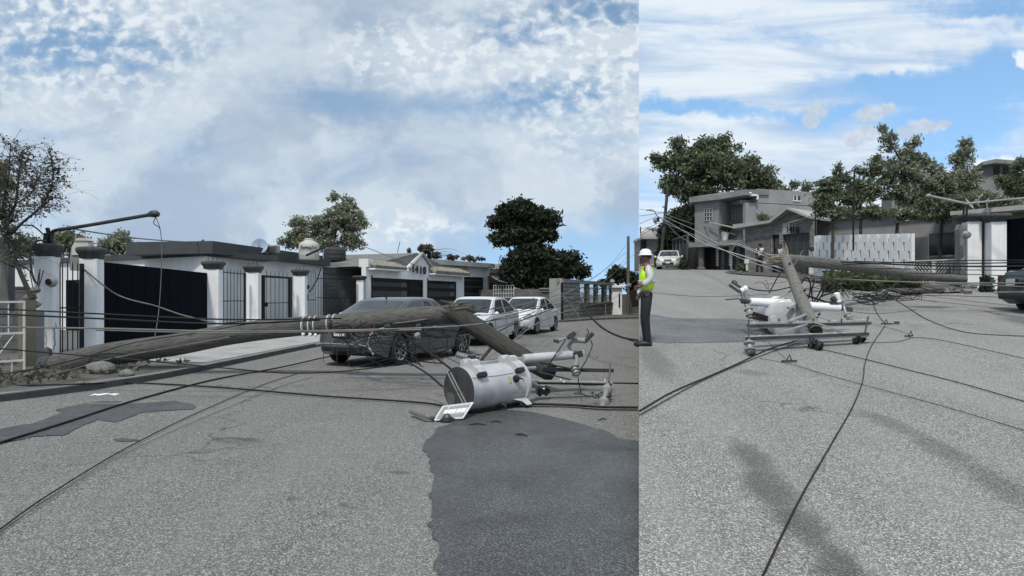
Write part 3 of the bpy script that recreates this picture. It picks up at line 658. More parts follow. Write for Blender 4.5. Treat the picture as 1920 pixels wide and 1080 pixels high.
# roof equipment
def tank(px0, px1, top, bot, d, m, label, lid=True, txt=None):
    c = P((px0 + px1) / 2, bot, d); r = (px1 - px0) / 2 / F * d; h = (bot - top) / F * d
    t = thing('water_tank', label, 'water tank', c)
    mb = MB(); prof = [(r * .97, 0), (r, .03 * h), (r, .2 * h), (r * 1.015, .22 * h), (r, .25 * h), (r, .45 * h), (r * 1.015, .47 * h), (r, .5 * h), (r, .70 * h), (r * .93, .76 * h), (r * .45, .9 * h), (r * .42, .92 * h)]
    mb.lathe(prof, c, n=32); mb.build('body', m, t, smooth=35)
    MB().lathe([(r * .44, .90 * h), (r * .46, .93 * h), (r * .44, .985 * h), (r * .3, h)], c, n=24).build('lid', m, t, smooth=35)
    if txt: text(txt, .20, c + Vector((.12, -r - .012, h * .55)), (1, 0.0, .0), (0, -1, 0), M['wire'], t, .006)
    return t
tank(561, 598, 447, 487, 27.5, M['cream'], 'cream plastic water tank with dark lettering on the white house roof', txt='Rotoplas')
tank(606, 648, 460, 490, 35, M['tank_dk'], 'squat black water tank behind the cream tank', txt=None)
t = thing('satellite_dish', 'grey mesh satellite dish on the white house roof', 'dish', P(487, 470, 25.5))
mb = MB(); c = P(487, 463, 25.5); ax = Vector((.15, -.9, .35)).normalized()
mb.lathe([(.02, 0), (.14, .015), (.24, .05), (.32, .1), (.325, .1), (.24, .04), (.02, -.01)], c, ax, 24); mb.build('reflector', mat('dish_blue', (.30, .38, .50), .5, .05, 4), t, smooth=50)
mb = MB(); mb.tube([c, c + Vector((0, .1, -.35))], .025, 6); mb.tube([c + ax * .3, c + Vector((0, 0, -.25))], .012, 5); mb.tube([c + ax * .1 + Vector((0, 0, .3)), c + ax * .1 + Vector((0, 0, -.3))], .012, 5); mb.build('mount', M['galv'], t)
t = thing('air_conditioner', 'boxy pale air conditioner standing on the roof beside the dish', 'air conditioner', P(500, 475, 25.8))
MB().box(P(492, 466, 25.8), (.45, .5, .4)).build('case', M['cream'], t, bevel=.02); o = MB().box(P(508, 467, 25.9), (.55, .55, .3)).build('side_case', M['galv'], t, bevel=.02)
mb = MB()
for k in range(6): mb.box(P(508, 462 + k * 2, 25.6), (.5, .02, .015))
mb.build('grille', M['steel_dk'], o)
t = thing('roof_vent', 'small cream louvred roof box rising behind the leftmost pillars', 'roof vent', P(156, 485, 24))
mb = MB(); mb.prism([P(134, 478, 24), P(166, 478, 24), P(166, 460, 24), P(162, 450, 24), P(142, 450, 24), P(134, 464, 24)], (0, .35, 0)); mb.build('case', M['cream'], t); 
mb = MB(); mb.prism([P(139, 451, 23.95), P(166, 451, 23.95), P(161, 446, 23.95), P(144, 446, 23.95)], (0, .4, 0)); mb.build('hood', M['cream'], t); mb = MB(); mb.box(P(150, 490, 24.2), (.55, .3, .7)); mb.build('base', M['conc'], t)
t = thing('roof_pipe', 'black pipe slanting up over the roof beside the cream tank', 'pipe', P(575, 478, 26.5))
MB().tube([P(574, 479, 26.5), P(612, 462, 27.2), P(650, 449, 28)], .045, 6).build('pipe', M['black'], t)
MB().tube([P(606, 485, 27.4), P(607, 461, 27.4)], .02, 6).build('prop', M['galv'], t)

# ================================================================ street light arm on the first pillar
t = thing('street_light', 'long street light arm broken over onto the leftmost white pillar', 'street light', P(98, 455, 13.9))
MB().tube(spline([P(97, 458, 13.9), P(98, 440, 13.9), P(104, 432, 13.85), P(150, 425, 13.5), P(285, 402, 12.6)], 8), .037, 10).build('arm', M['steel_dk'], t, smooth=60)
mb = MB(); a = P(279, 403, 12.6); mb.tube([a, P(285, 401, 12.55), P(291, 401, 12.5), P(295, 403, 12.5), P(296, 406, 12.5)], [.045, .065, .075, .065, .03], 10); mb.build('lamp_head', M['steel_dk'], t, smooth=60)
mb = MB(); mb.box(P(88, 447, 13.8), (.1, .1, .22), Matrix.Rotation(.2, 3, 'Y')); mb.box(P(92, 440, 13.8), (.06, .06, .3), Matrix.Rotation(-.25, 3, 'Y')); mb.build('bracket', M['black'], t)
cable([P(291, 405, 12.5), P(299, 425, 12.5), P(303, 455, 12.5), P(303, 500, 12.5), P(298, 580, 12.5), P(289, 640, 12.4)], .008, M['wire_grey'], 'thin pale wire hanging from the broken street light head')
cable([P(293, 405, 12.5), P(288, 418, 12.5), P(297, 425, 12.48), P(301, 430, 12.5)], .008, M['wire'], 'short black wire loop dangling under the street light head')
cable([P(130, 428, 13.7), P(200, 439, 15.5), P(280, 449, 18.5), P(372, 455, 22.5)], .018, M['wire_grey'], 'grey service cable sagging from the light arm to the white house roof')
cable([P(158, 505, 14.6), P(185, 528, 14.4), P(215, 550, 14.2), P(245, 562, 14.1), P(290, 573, 14), P(340, 590, 13.6), P(405, 606, 13)], .016, M['wire_grey'], 'brown cable curving down across the big navy gate')
cable([P(0, 488, 13), P(25, 500, 13), P(45, 500, 13.3), P(60, 512, 13.3)], .014, M['wire'], 'dark wire looping between the bare tree and the leftmost pillar', )
cable([P(40, 422, 12.8), P(62, 424, 13), P(82, 440, 13.6)], .014, M['wire'], 'dark wire from the bare tree to the top of the leftmost pillar')

# ================================================================ far-left yard: low walls and white railing gate
t = thing('block_wall', 'low grey block wall behind the white railing at the left edge', 'wall', XY(0, 16))
fw = Fac(XY(-120, 15.2), XY(52, 16)); mb = MB(); fw.box(mb, 0, fw.L, .05, fw.Z(20, 541), -.08, .08)
mb.build('wall', brick('block_left', (.15, .15, .15), (.19, .19, .185), (.08, .08, .08), .4, .2, fw.x), t)
mb = MB(); fw.box(mb, 0, fw.L, fw.Z(20, 541) + .002, fw.Z(20, 541) + .05, -.1, .1); mb.build('coping', M['conc_dk'], t)
t = thing('yard_pillar', 'broken plastered gate pier with crumbling top at the left edge', 'pillar', XY(62, 13))
mb = MB(); q = XY(61, 13.1); mb.box((q.x, q.y, .65), (.30, .3, 1.1)); mb.build('pier', M['conc'], t, bevel=.03)
stones('stone', [(P(60, 576, 13.0), .17), (P(57, 562, 13.02), .14), (P(64, 548, 13.0), .13)], M['rock'], ['lowest broken concrete lump stacked on the crumbling gate pier', 'middle broken concrete lump stacked on the crumbling gate pier', 'topmost broken concrete lump stacked on the crumbling gate pier'], 'rubble')
mb = MB()
for a, b, c_ in ((67, 553, 6), (70, 548, 12), (64, 552, -8), (72, 546, 3)): mb.tube([P(a, b, 13.1), P(a + c_, b - 42, 13.1)], .01, 4)
mb.build('rebar', M['steel_dk'], t)
fw2 = Fac(XY(40, 12.75), XY(62, 12.95)); t = thing('side_pier', 'rough ochre plastered wall end beside the white railing gate', 'wall', XY(44, 12.8)); mb = MB(); fw2.box(mb, 0, fw2.L, .1, fw2.Z(50, 562), -.1, .1); mb.build('wall', M['rock_beige'], t)
fg = Fac(XY(-90, 11.2), XY(47, 12.0))
t = thing('railing_gate', 'white railing gate with slanted lower bars at the left edge', 'gate', fg.at(0, .1))
mb = MB(); zt, zm, zl, zb = fg.Z(20, 566), fg.Z(20, 625), fg.Z(20, 677), fg.Z(20, 732)
for z in (zt, zm, zl, zb): fg.box(mb, 0, fg.L, z - .018, z + .018, -.018, .018)
fg.box(mb, fg.L - .03, fg.L, zb, zt, -.02, .02)
mb.build('frame', M['gate_white'], t)
mb = MB()
for k in range(7):
    s = fg.L - .2 - k * .19 * 1.0
    if k % 1 == 0: mb.tube([fg.at(s, zb), fg.at(s, zl)], .011, 5)
    if k % 2 == 0: mb.tube([fg.at(s - .05, zm), fg.at(s - .05, zt)], .011, 5)
    mb.tube([fg.at(s - .28, zl), fg.at(s + .05, zm)], .011, 5)
mb.build('bars', M['gate_white'], t)
t = thing('post', 'thin concrete post beside the bare tree at the left edge', 'post', XY(14, 15)); MB().box(P(14, 520, 15.1), (.2, .2, 1.6)).build('post', M['conc_dk'], t)

# ================================================================ block wall and barred fence between the houses
fn = Fac(XY(606, 31.6), XY(690, 34.5)); t = thing('block_building', 'flat roofed grey block annex between the white house and the tiled house', 'building', fn.at(0, 0))
mb = MB(); zt = fn.Z(640, 516); fn.box(mb, -.6, fn.L + .2, 0, zt + .35, -.2, 0)
BW = brick('block_mid', (.15, .152, .15), (.20, .20, .195), (.09, .09, .09), .4, .2, fn.x); mb.build('wall', BW, t)
mb = MB(); fn.box(mb, -.8, fn.L + .3, zt + .352, zt + .62, -4, .12); mb.build('roof', M['conc_lt'], t)
mb = MB(); fn.box(mb, -.6, fn.L - .4, zt + .05, zt + .33, .003, .05); mb.build('beam', M['conc_dk'], t)
fm = Fac(XY(594, 28.3), XY(667, 30.6)); t = thing('barred_fence', 'dark spiked bar fence in front of the grey block annex', 'fence', fm.at(0, .1), group='black bar fences on the boundary wall')
mb = MB(); spikes(mb, fm, 0, fm.L, .3, fm.Z(630, 519), 15, .012, (.5, 1.45, 2.3)); mb.build('bars', M['black'], t)
mb = MB(); fm.box(mb, fm.L - .06, fm.L, .1, 2.4, -.04, .04); mb.build('post', M['black'], t)
pillar('gate_pillar', 674, 31, 517, .42, 'small white gate pillar beside the tiled house garage', 1.6, hcap=.22)

# ================================================================ TILED HOUSE 1410
h = Fac(XY(686, 31.3), XY(870, 42)); t = thing('tiled_house', 'white house with tiled canopy, gable and dark slatted garage doors numbered 1410', 'house', h.at(0, 0))
L = h.L; zt = 3.2; mb = MB()
sx = lambda px: h.S(px)
op = [(sx(697), sx(768)), (sx(769), sx(794)), (sx(802), sx(856))]; zo = 2.45
xs = [0, op[0][0], op[0][1], op[1][0], op[1][1], op[2][0], op[2][1], L]
for a, b in ((xs[0], xs[1]), (xs[4], xs[5]), (xs[6], xs[7])): h.box(mb, a, b, 0, zo, -.25, 0)
h.box(mb, 0, L, zo, 2.95, -.25, .002); pk = sx(790)
h.poly(mb, [(sx(768), 2.95), (sx(812), 2.95), (sx(812), 3.1), (pk, h.Z(790, 479)), (sx(768), 3.12)], -.25, .0)
h.box(mb, 0, .5, 2.952, 3.35, -.4, .12)
mb.build('wall', M['house_white'], t)
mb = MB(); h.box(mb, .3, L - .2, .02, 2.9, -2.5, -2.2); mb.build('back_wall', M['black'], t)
for i, (a, b) in enumerate(op):
    mb = MB(); h.box(mb, a + .01, b - .01, .05, zo - .01, -.16, -.10); g_ = mb.build('garage_door' if i != 1 else 'door', M['slat'] if i != 1 else M['black'], t)
    mb = MB(); h.box(mb, a + .01, a + .11, .05, zo - .01, -.099, -.03); h.box(mb, b - .11, b - .01, .05, zo - .01, -.099, -.03)
    for z in (.3, .85, 1.4, 1.92, 2.36): h.box(mb, a + .11, b - .11, z - .09, z + .09, -.099, -.05)
    mb.build('frame', M['black'], g_)
    if i != 1: mb = MB(); [h.box(mb, b - .75, b - .12, z - .14, z + .14, -.097, -.085) for z in (.58, 1.12, 1.66, 2.12)]; mb.build('panel', M['conc_dk'], g_)
for s_ in (op[0][0] - .06, op[2][0] - .08): mb = MB(); h.box(mb, s_, s_ + .06, 0, zo + .1, .003, .05); mb.build('downpipe', M['black'], t)
def tiles(mb, s0, s1, zhi, zlo, t0, t1, n):
    for i in range(n):
        s = s0 + (s1 - s0) * (i + .5) / n; r = (s1 - s0) / n * .5
        a = h.at(s, zhi, t0); b = h.at(s, zlo, t1); mb.tube([a, a.lerp(b, .48), a.lerp(b, .52), b], [r * .85, r * .98, r * .86, r], 7)
mb = MB(); tiles(mb, .1, h.S(764, .5), 3.28, 2.98, -.25, .5, 17); tiles(mb, h.S(812, .3), sx(868), 3.22, 2.92, -.25, .5, 16)
mb.build('tile_canopy', M['tile'], t, smooth=50)
mb = MB(); h.poly(mb, [(.1, 2.9), (h.S(764, .5), 2.9), (h.S(764, .5), 2.82), (.1, 2.82)], .003, .46); mb.build('canopy_soffit', M['house_white'], t); mb = MB(); h.poly(mb, [(h.S(812, .3), 2.86), (sx(868), 2.86), (sx(868), 2.78), (h.S(812, .3), 2.78)], .003, .46); mb.build('canopy_soffit', M['house_white'], t)
pa_, pb_, pc_ = (sx(766), 3.1), (pk, h.Z(790, 473)), (sx(816), 2.98)
mb = MB(); h.poly(mb, [pa_, pb_, (pk, pb_[1] - .14), (pa_[0] + .1, pa_[1] - .12)], -.05, .14); h.poly(mb, [pb_, pc_, (pc_[0] - .1, pc_[1] - .1), (pk, pb_[1] - .14)], -.05, .14); mb.build('gable_trim', M['conc_lt'], t)
# pitched grey roof behind
mb = MB(); h.poly(mb, [(.3, 3.0), (pk, pb_[1] - .03), (L - .1, 3.0)], -7, -.27); mb.build('roof', M['rock'], t)
for i, ch in enumerate('1410'):
    px = (774.5, 781.5, 789, 796)[i]; py = (504, 506, 507, 508)[i]; text(ch, .62, h.hit(px, py, .16), h.x, h.n, M['wire'], t, .03, name='house_number')
MB().tube([P(745, 474, 36), P(750, 453, 36)], .02, 5).build('aerial', M['steel_dk'], t)
cable([P(684, 463, 34), P(735, 482, 34), P(790, 500, 34)], .02, M['wire_grey'], 'grey wire crossing in front of the tiled gable')

# flat carport house
f3 = Fac(XY(812, 43), XY(917, 48.5)); t = thing('carport_house', 'white flat roofed carport with a dark opening right of the tiled house', 'house', f3.at(0, 0))
mb = MB(); z1 = f3.Z(865, 491); f3.box(mb, -2, f3.L, z1 - .32, z1, -5, .5); mb.build('roof', M['conc_lt'], t)
mb = MB(); f3.box(mb, -2, f3.L, f3.Z(880, 519), z1 - .325, -.3, 0); f3.box(mb, f3.L - .5, f3.L, 0, f3.Z(880, 519), -.3, 0); f3.box(mb, f3.L - .25, f3.L, 0, z1 - .33, -5, -.31); mb.build('wall', M['house_white'], t)
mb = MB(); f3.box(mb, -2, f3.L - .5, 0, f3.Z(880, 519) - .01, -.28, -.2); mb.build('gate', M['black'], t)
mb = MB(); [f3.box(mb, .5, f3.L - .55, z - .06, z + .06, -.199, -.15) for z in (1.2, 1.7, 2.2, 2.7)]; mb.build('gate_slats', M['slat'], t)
mb = MB(); f3.box(mb, f3.S(843), f3.S(878), f3.Z(860, 504) - .03, f3.Z(860, 504) + .05, .0, .12); mb.build('ledge', M['conc_lt'], t)
# ================================================================ CARS
def carpaint(name, c, metal=.0, rough=.32):
    m = bpy.data.materials.new(name); m.use_nodes = True; t = NT(m.node_tree); b = m.node_tree.nodes['Principled BSDF']
    p = t.n.new('ShaderNodeNewGeometry').outputs['Position']
    cc = t.mix(t.rng(t.noise(p, 1.6, 6, .7), .4, .8, 0, .35), c, tuple(x * .72 + .02 for x in c))
    t.l.new(cc, b.inputs['Base Color']); b.inputs['Roughness'].default_value = rough; b.inputs['Metallic'].default_value = metal
    b.inputs['Coat Weight'].default_value = .7; b.inputs['Coat Roughness'].default_value = .08; return m
M['glass'] = mat('car_glass', (.018, .021, .024), .07, .05, 1, spec=.9)
M['tyre'] = mat('tyre', (.014, .014, .014), .85, .15, 8)
M['rim'] = mat('rim', (.42, .43, .44), .35, .1, 5, metal=.7)
M['lens'] = mat('headlight_lens', (.42, .45, .48), .12, .1, 9, spec=.8)
M['lens_red'] = mat('tail_lens', (.10, .03, .03), .15, .1, 5, spec=.7)
M['trim'] = mat('black_trim', (.013, .013, .014), .55, .1, 5)
M['chrome'] = mat('chrome', (.55, .56, .57), .2, .05, 5, metal=.9)
M['plate'] = mat('plate_white', (.62, .62, .62), .5, .03, 5)
def ss(a, b, x): t = min(1, max(0, (x - a) / (b - a))); return t * t * (3 - 2 * t)
class Car:
    def __init__(s, name, label, cat, front, rear, paint, Ln, Wd=1.74, Ht=1.46, hf=None, hatch=False, group='parked cars', sunroof=False, plate=None, rims=True, bump=True, police=False):
        fr = Vector(front); re_ = Vector(rear); d = (fr - re_); ctr = (fr + re_) / 2
        s.Ln, s.Wd, s.Ht, s.hatch = Ln, Wd, Ht, hatch
        rz = math.atan2(d.y, d.x)
        t = s.t = thing(name, label, cat, (ctr.x, ctr.y, ctr.z), rz, group)
        if hf:
            f3 = Vector((fr.x, fr.y, hf(fr.y))); r3 = Vector((re_.x, re_.y, hf(re_.y))); pitch = -math.atan2(f3.z - r3.z, (f3 - r3).to_2d().length)
            t.rotation_euler = (0, pitch, rz); t.location.z = (f3.z + r3.z) / 2
        s.xw = (Ln / 2 - .86, -Ln / 2 + (.72 if hatch else .92)); s.rw = .32; s.ra = .385
        # --- body surface
        xs = set(np.linspace(-Ln / 2, Ln / 2, 70)); 
        for xw in s.xw:
            for a in np.linspace(0, math.pi, 15): xs.add(xw + s.ra * math.cos(a))
        for k in (.01, .03, .06, .1): xs.add(Ln / 2 - k); xs.add(-Ln / 2 + k)
        xs = sorted(xs); rows = [s.sec(x) for x in xs]; mb = MB()
        bend = lambda x, z: x - math.copysign(1, x) * ss(Ln / 2 - .55, Ln / 2, abs(x)) * min(.16, .13 * ((z - .56) / .33) ** 2)
        full = [[(bend(x, z), y, z) for y, z in r] + [(bend(x, z), -y, z) for y, z in r[::-1][1:]] for x, r in zip(xs, rows)]
        mb.grid(full); k = len(full[0]); n0 = len(mb.v)
        mb.f += [tuple(range(k)), tuple(n0 - k + j for j in range(k))[::-1]]; mb.mi += [0, 0]
        mb.build('body', paint, t, world=False, smooth=38)
        # --- greenhouse glass
        W0, W1, R0, R1 = s.W0, s.W1, s.R0, s.R1
        def toppatch(x0, x1, name, m, inset0=.0, inset1=.0, up=.006, nx=12, ny=12, wf=.97):
            mb = MB(); rr = []
            for i in range(nx + 1):
                x = x0 + (x1 - x0) * i / nx; ye, ze = s.roofedge(x); zc = s.top(x)
                row = []
                for j in range(ny + 1):
                    f = -1 + 2 * j / ny; y = ye * wf * f; row.append((x, y, s.topz(x, abs(y)) + up))
                rr.append(row)
            mb.grid(rr); return mb.build(name, m, t, world=False, smooth=60)
        toppatch(W0 - .05, W1 + .07, 'windshield', M['glass']); toppatch(R0 + .05, R1 - .07, 'rear_window', M['glass'])
        zb = s.belt
        for sd in (1, -1):
            A = s.W0 + .32; mid = s.mid; C_ = s.R0
            def poly(pts, name, m, off=.006, parent=t):
                mb = MB(); q = []
                for a, b in zip(pts, pts[1:] + pts[:1]):
                    for kk in range(4): q.append((a[0] + (b[0] - a[0]) * kk / 4, a[1] + (b[1] - a[1]) * kk / 4))
                cx = sum(p[0] for p in q) / len(q); cz = sum(p[1] for p in q) / len(q)
                vs = [(cx, sd * (s.sidey(cx, cz) + off), cz)] + [(x, sd * (s.sidey(x, z) + off), z) for x, z in q]
                mb.add(vs, [(0, i + 1, (i + 1) % len(q) + 1) for i in range(len(q))]); return mb.build(name, m, parent, world=False, smooth=50)
            gt = lambda x: s.top(x) - .085
            xa = s.W0 - .30; xb = s.W1 - .02
            poly([(xa, zb(xa) + .03), (mid + .05, zb(mid) + .035), (mid + .05, gt(mid)), (xb, gt(xb)), ((xa + xb) / 2, (zb(xa) + gt(xb)) / 2 + .03)], 'side_window', M['glass'])
            xr = s.R0 + (.42 if hatch else .36); poly([(mid - .04, zb(mid) + .035), (xr, zb(xr) + .05), (xr + .03, zb(xr) + .14), (s.R1 + .12, gt(s.R1 + .12)), (mid - .04, gt(mid))], 'side_window', M['glass'])
            # doors: panel with a dark gap round it
            for (x0, x1) in ((mid + .01, s.xw[0] - s.ra - .07), (s.xw[1] + s.ra * .72, mid - .01)):
                zt_ = lambda x: zb(x) - .0
                for nm, g_, m_, off in (('door_gap', 0, M['trim'], .002), ('door', .012, paint, .006)):
                    mb = MB(); rr = []
                    for i in range(9):
                        x = x0 + g_ + (x1 - x0 - 2 * g_) * i / 8; z0_ = .27 + g_; z1_ = zt_(x) - g_
                        rr.append([(x, sd * (s.sidey(x, z0_ + (z1_ - z0_) * j / 8) + off), z0_ + (z1_ - z0_) * j / 8) for j in range(9)])
                    mb.grid(rr); o = mb.build(nm, m_, t, world=False, smooth=50)
                    if nm == 'door_gap': gap = o
                    else: gap.parent = o
                hx = x0 + .2; mb = MB(); mb.tube([(hx - .08, sd * (s.sidey(hx, .80) + .01), zb(hx) - .12), (hx, sd * (s.sidey(hx, .8) + .035), zb(hx) - .115), (hx + .09, sd * (s.sidey(hx, .8) + .01), zb(hx) - .11)], .014, 6); mb.build('handle', paint if not police else M['trim'], o, world=False)
            # lamps
            xf = Ln / 2; poly([(xf - .52, .74), (xf - .30, .83), (xf - .05, .74), (xf - .02, .62), (xf - .2, .60)], 'headlight', M['lens'], .008)
            poly([(-xf + .03, .66), (-xf + .03, .92), (-xf + .30, .93), (-xf + .22, .76)], 'tail_light', M['lens_red'], .008)
            # mirror
            mb = MB(); x = s.W0 - .12; y = s.sidey(x, zb(x)) ; mb.lathe([(.0, 0), (.06, .01), (.085, .06), (.08, .12), (.03, .15)], (x - .02, sd * (y + .14), zb(x) + .07), (.9, sd * .15, 0), 12); mb.bar((x, sd * (y - .04), zb(x) + .02), (x, sd * (y + .1), zb(x) + .05), .06, .03); mb.build('mirror', paint, t, world=False, smooth=50)
            # wheels
            for xw in s.xw:
                wy = sd * (Wd / 2 - .11); wm = thing_part('wheel', t, (xw, wy, s.rw))
                r = s.rw
                MB().lathe([(r * .62, -.10), (r * .9, -.105), (r, -.07), (r, .07), (r * .9, .105), (r * .66, .10), (r * .64, .07)], (0, 0, 0), (0, sd, 0), 28).build('tyre', M['tyre'], wm, world=False, smooth=40)
                mb = MB(); mb.lathe([(r * .63, .06), (r * .645, .098), (r * .57, .09), (r * .55, .04), (r * .12, .04), (r * .12, .07), (.001, .075)], (0, 0, 0), (0, sd, 0), 24)
                if rims:
                    for q in range(7):
                        a = 2 * math.pi * q / 7; mb.bar((0, sd * .075, 0), (math.cos(a) * r * .6, sd * .085, math.sin(a) * r * .6), .035, .02, up=(0, 1, 0))
                mb.build('rim', [M['rim']], wm, world=False, smooth=30)
                MB().lathe([(r * .54, .041), (r * .13, .0415)], (0, 0, 0), (0, sd, 0), 20).build('disc', M['trim'], wm, world=False)
        # front and rear details
        xf = Ln / 2 + .012; hw = Wd * .5
        mb = MB(); mb.box((xf, 0, .69), (.03, hw * .62, .10)); mb.build('grille', M['trim'], t, world=False, bevel=.02)
        mb = MB(); mb.box((xf - .01, 0, .44), (.035, hw * .95, .16)); mb.build('air_intake', M['trim'], t, world=False, bevel=.04)
        mb = MB(); [mb.box((xf + .02, 0, z), (.01, hw * .6, .012)) for z in (.66, .69, .72)]; mb.box((xf + .02, 0, .74), (.015, hw * .64, .015)); mb.build('grille_bars', M['chrome'], t, world=False)
        mb = MB(); mb.box((xf + .02, 0, .52), (.012, .30, .13)); mb.build('number_plate', M['plate'], t, world=False)
        mb = MB(); mb.box((-xf + .02, 0, .72), (.05, .46, .20)); mb.build('plate_recess', M['trim'], t, world=False, bevel=.02)
        mb = MB(); mb.box((-xf - .012, 0, .745), (.012, .31, .16)); pl_ = mb.build('number_plate', M['plate'], t, world=False)
        if plate:
            o = text(plate, .095, (0, 0, 0), (0, -1, 0), (-1, 0, 0), M['trim'], None, .002); o.parent = pl_; o.location = (-xf - .021, 0, .75)
        mb = MB(); mb.box((-xf + .05, 0, .38), (.05, hw * 1.2, .10)); mb.build('rear_valance', M['trim'], t, world=False, bevel=.03)
        mb = MB(); mb.tube([(-xf + .02, -hw * .75, .47), (-xf - .012, -hw * .5, .50), (-xf - .012, hw * .5, .50), (-xf + .02, hw * .75, .47)], .014, 6); mb.build('rear_trim_strip', M['chrome'], t, world=False)
        xb_ = s.W0 + .02; mb = MB(); mb.bar((xb_ + .02, .1, s.topz(xb_ + .02, .1) + .02), (xb_ - .32, .55, s.topz(xb_ - .32, .5) + .02), .015, .015); mb.bar((xb_ + .02, -.45, s.topz(xb_ + .02, .45) + .02), (xb_ - .25, .05, s.topz(xb_ - .25, .05) + .02), .015, .015); mb.build('wipers', M['trim'], t, world=False)
        mb = MB(); xa = s.R1 + .12; mb.tube([(xa, 0, s.top(xa)), (xa - .03, 0, s.top(xa) + .05), (xa - .16, 0, s.top(xa) + .14)], [.025, .014, .004], 6); mb.build('aerial', M['trim'], t, world=False)
        mb = MB(); mb.box((0, 0, .62), (Ln * .8, Wd * .66, .3)); mb.build('underbody', M['trim'], t, world=False)
    # profiles
    @property
    def W0(s): return s.Ln / 2 - 1.05           # base of the windshield
    @property
    def W1(s): return s.W0 - .78                # its top
    @property
    def R0(s): return -s.Ln / 2 + (.25 if s.hatch else .62)   # base of the rear window
    @property
    def R1(s): return s.R0 + (.5 if s.hatch else .85)
    @property
    def mid(s): return (s.W1 + s.R1) / 2 - .02
    def hw(s, x):
        L = s.Ln / 2; k = 1.0; a = L - abs(x)
        if a < .62: q = 1 - a / .62; k = 1 - .36 * q ** 2.4
        return s.Wd / 2 * k * (1 - .03 * (abs(x) / L) ** 2)
    def belt(s, x):
        L = s.Ln / 2; z = .93 - .06 * ((x) / L) + (-.02 if x > 0 else 0)
        if x > s.W0 - .35: z -= .17 * ss(s.W0 - .35, L, x) ** 1.2 + .10 * ss(L - .35, L, x)
        if x < s.R0 + .3: z -= .06 * ss(-L + .4, -L, x)
        return z
    def top(s, x):
        L = s.Ln / 2; base = s.belt(x) + .07 + .015 * ss(L, s.W0, x)
        hr = s.Ht - .05 * ((x - .1) / 1.3) ** 2
        k = 1.0
        if x > s.W1 - .25: k = 1 - ss(s.W1 - .35, s.W0 + .12, x) ** 1.0
        if x < s.R1 + .3: k = 1 - ss(s.R1 + .35, s.R0 - .12, x)
        k = max(0, k); lin = 1.0
        if x > s.W1: lin = max(0, 1 - (x - s.W1) / (s.W0 - s.W1 + .03))
        if x < s.R1: lin = max(0, 1 - (s.R1 - x) / (s.R1 - s.R0 + .03))
        k = .45 * k + .55 * lin
        return base + (hr - base) * k
    def sec(s, x):
        L = s.Ln / 2; w = s.hw(x); zl = .21 + .14 * ss(L - .5, L, abs(x))
        for xw in s.xw:
            if abs(x - xw) < s.ra: zl = max(zl, s.rw + math.sqrt(max(0, s.ra ** 2 - (x - xw) ** 2)))
        zb = s.belt(x); zt = s.top(x); h = zt - zb; e = min(.05, h * .5); zm = .56
        zl = min(zl, zb - .12)
        yr = w * .94 - .34 * max(0, h - .08)
        def sy(z):   # lower flank shape
            return w * (.955 + .045 * math.sin(math.pi * min(1, max(0, (z - .2) / .62)))) 
        r = [(0, zl), (w * .86, zl), (sy(zl), zl + .0)]
        for f in (.2, .4, .6, .8): z = zl + (zb - .05 - zl) * f; r.append((sy(z), z))
        r += [(w * .975, zb - .05), (w * .945, zb), (w * .945 + (yr - w * .945) * .5, zb + (zt - e - zb) * .5), (yr, zt - e), (yr * .93, zt - e * .4), (yr * .72, zt - e * .1), (yr * .4, zt), (0, zt)]
        return r
    def sidey(s, x, z):
        r = s.sec(x)[2:11]; 
        if z <= r[0][1]: return r[0][0] if s.sec(x)[2][1] < .5 else s.hw(x)
        return float(np.interp(z, [q[1] for q in r], [q[0] for q in r]))
    def roofedge(s, x): r = s.sec(x); return r[10]
    def topz(s, x, y):
        r = s.sec(x)[10:][::-1]; return float(np.interp(y, [q[0] for q in r], [q[1] for q in r]))
def thing_part(name, parent, loc):
    o = bpy.data.objects.new(name, None); COL.objects.link(o); o.parent = parent; o.location = loc; o.empty_display_size = .1; W[o.name] = Matrix.Identity(4); return o
P_grey = carpaint('paint_graphite', (.10, .105, .106), .45, .38); P_white = carpaint('paint_white', (.66, .68, .70)); P_silver = carpaint('paint_silver', (.64, .66, .68), .15, .3); P_wh2 = carpaint('paint_white_worn', (.70, .70, .69)); P_gr2 = carpaint('paint_dark_grey', (.055, .06, .06), .2, .4)
Car('parked_car', 'dark grey sedan seen from behind under the broken pole', 'car', (-1.68, 17.5, 0), (-3.62, 13.5, 0), P_grey, 4.45, 1.80, 1.49, plate='RTA-50-19')
Car('parked_car', 'pearl white sedan parked between the dark grey sedan and the farther white sedan', 'car', (-1.75, 19.2, 0), (-.42, 23.5, 0), P_silver, 4.5, 1.78, 1.50)
Car('parked_car', 'white sedan parked last in the row, nearest the big dark tree', 'car', (-.08, 24.9, 0), (1.42, 28.9, 0), P_white, 4.3, 1.72, 1.50)
# upper street cars
a = XY(1252, 46.4); b = XY(1258, 50.6); Car('parked_car', 'white sedan facing down the rising street beside the maroon wall', 'car', a, b, P_wh2, 4.3, 1.72, 1.42, hf=hR, plate=None)
a = XY(2240, 15.2); b = XY(1925, 15.6); Car('parked_car', 'dark grey car cut off by the right edge of the picture', 'car', a, b, P_gr2, 4.4, 1.75, 1.72, hf=hR)
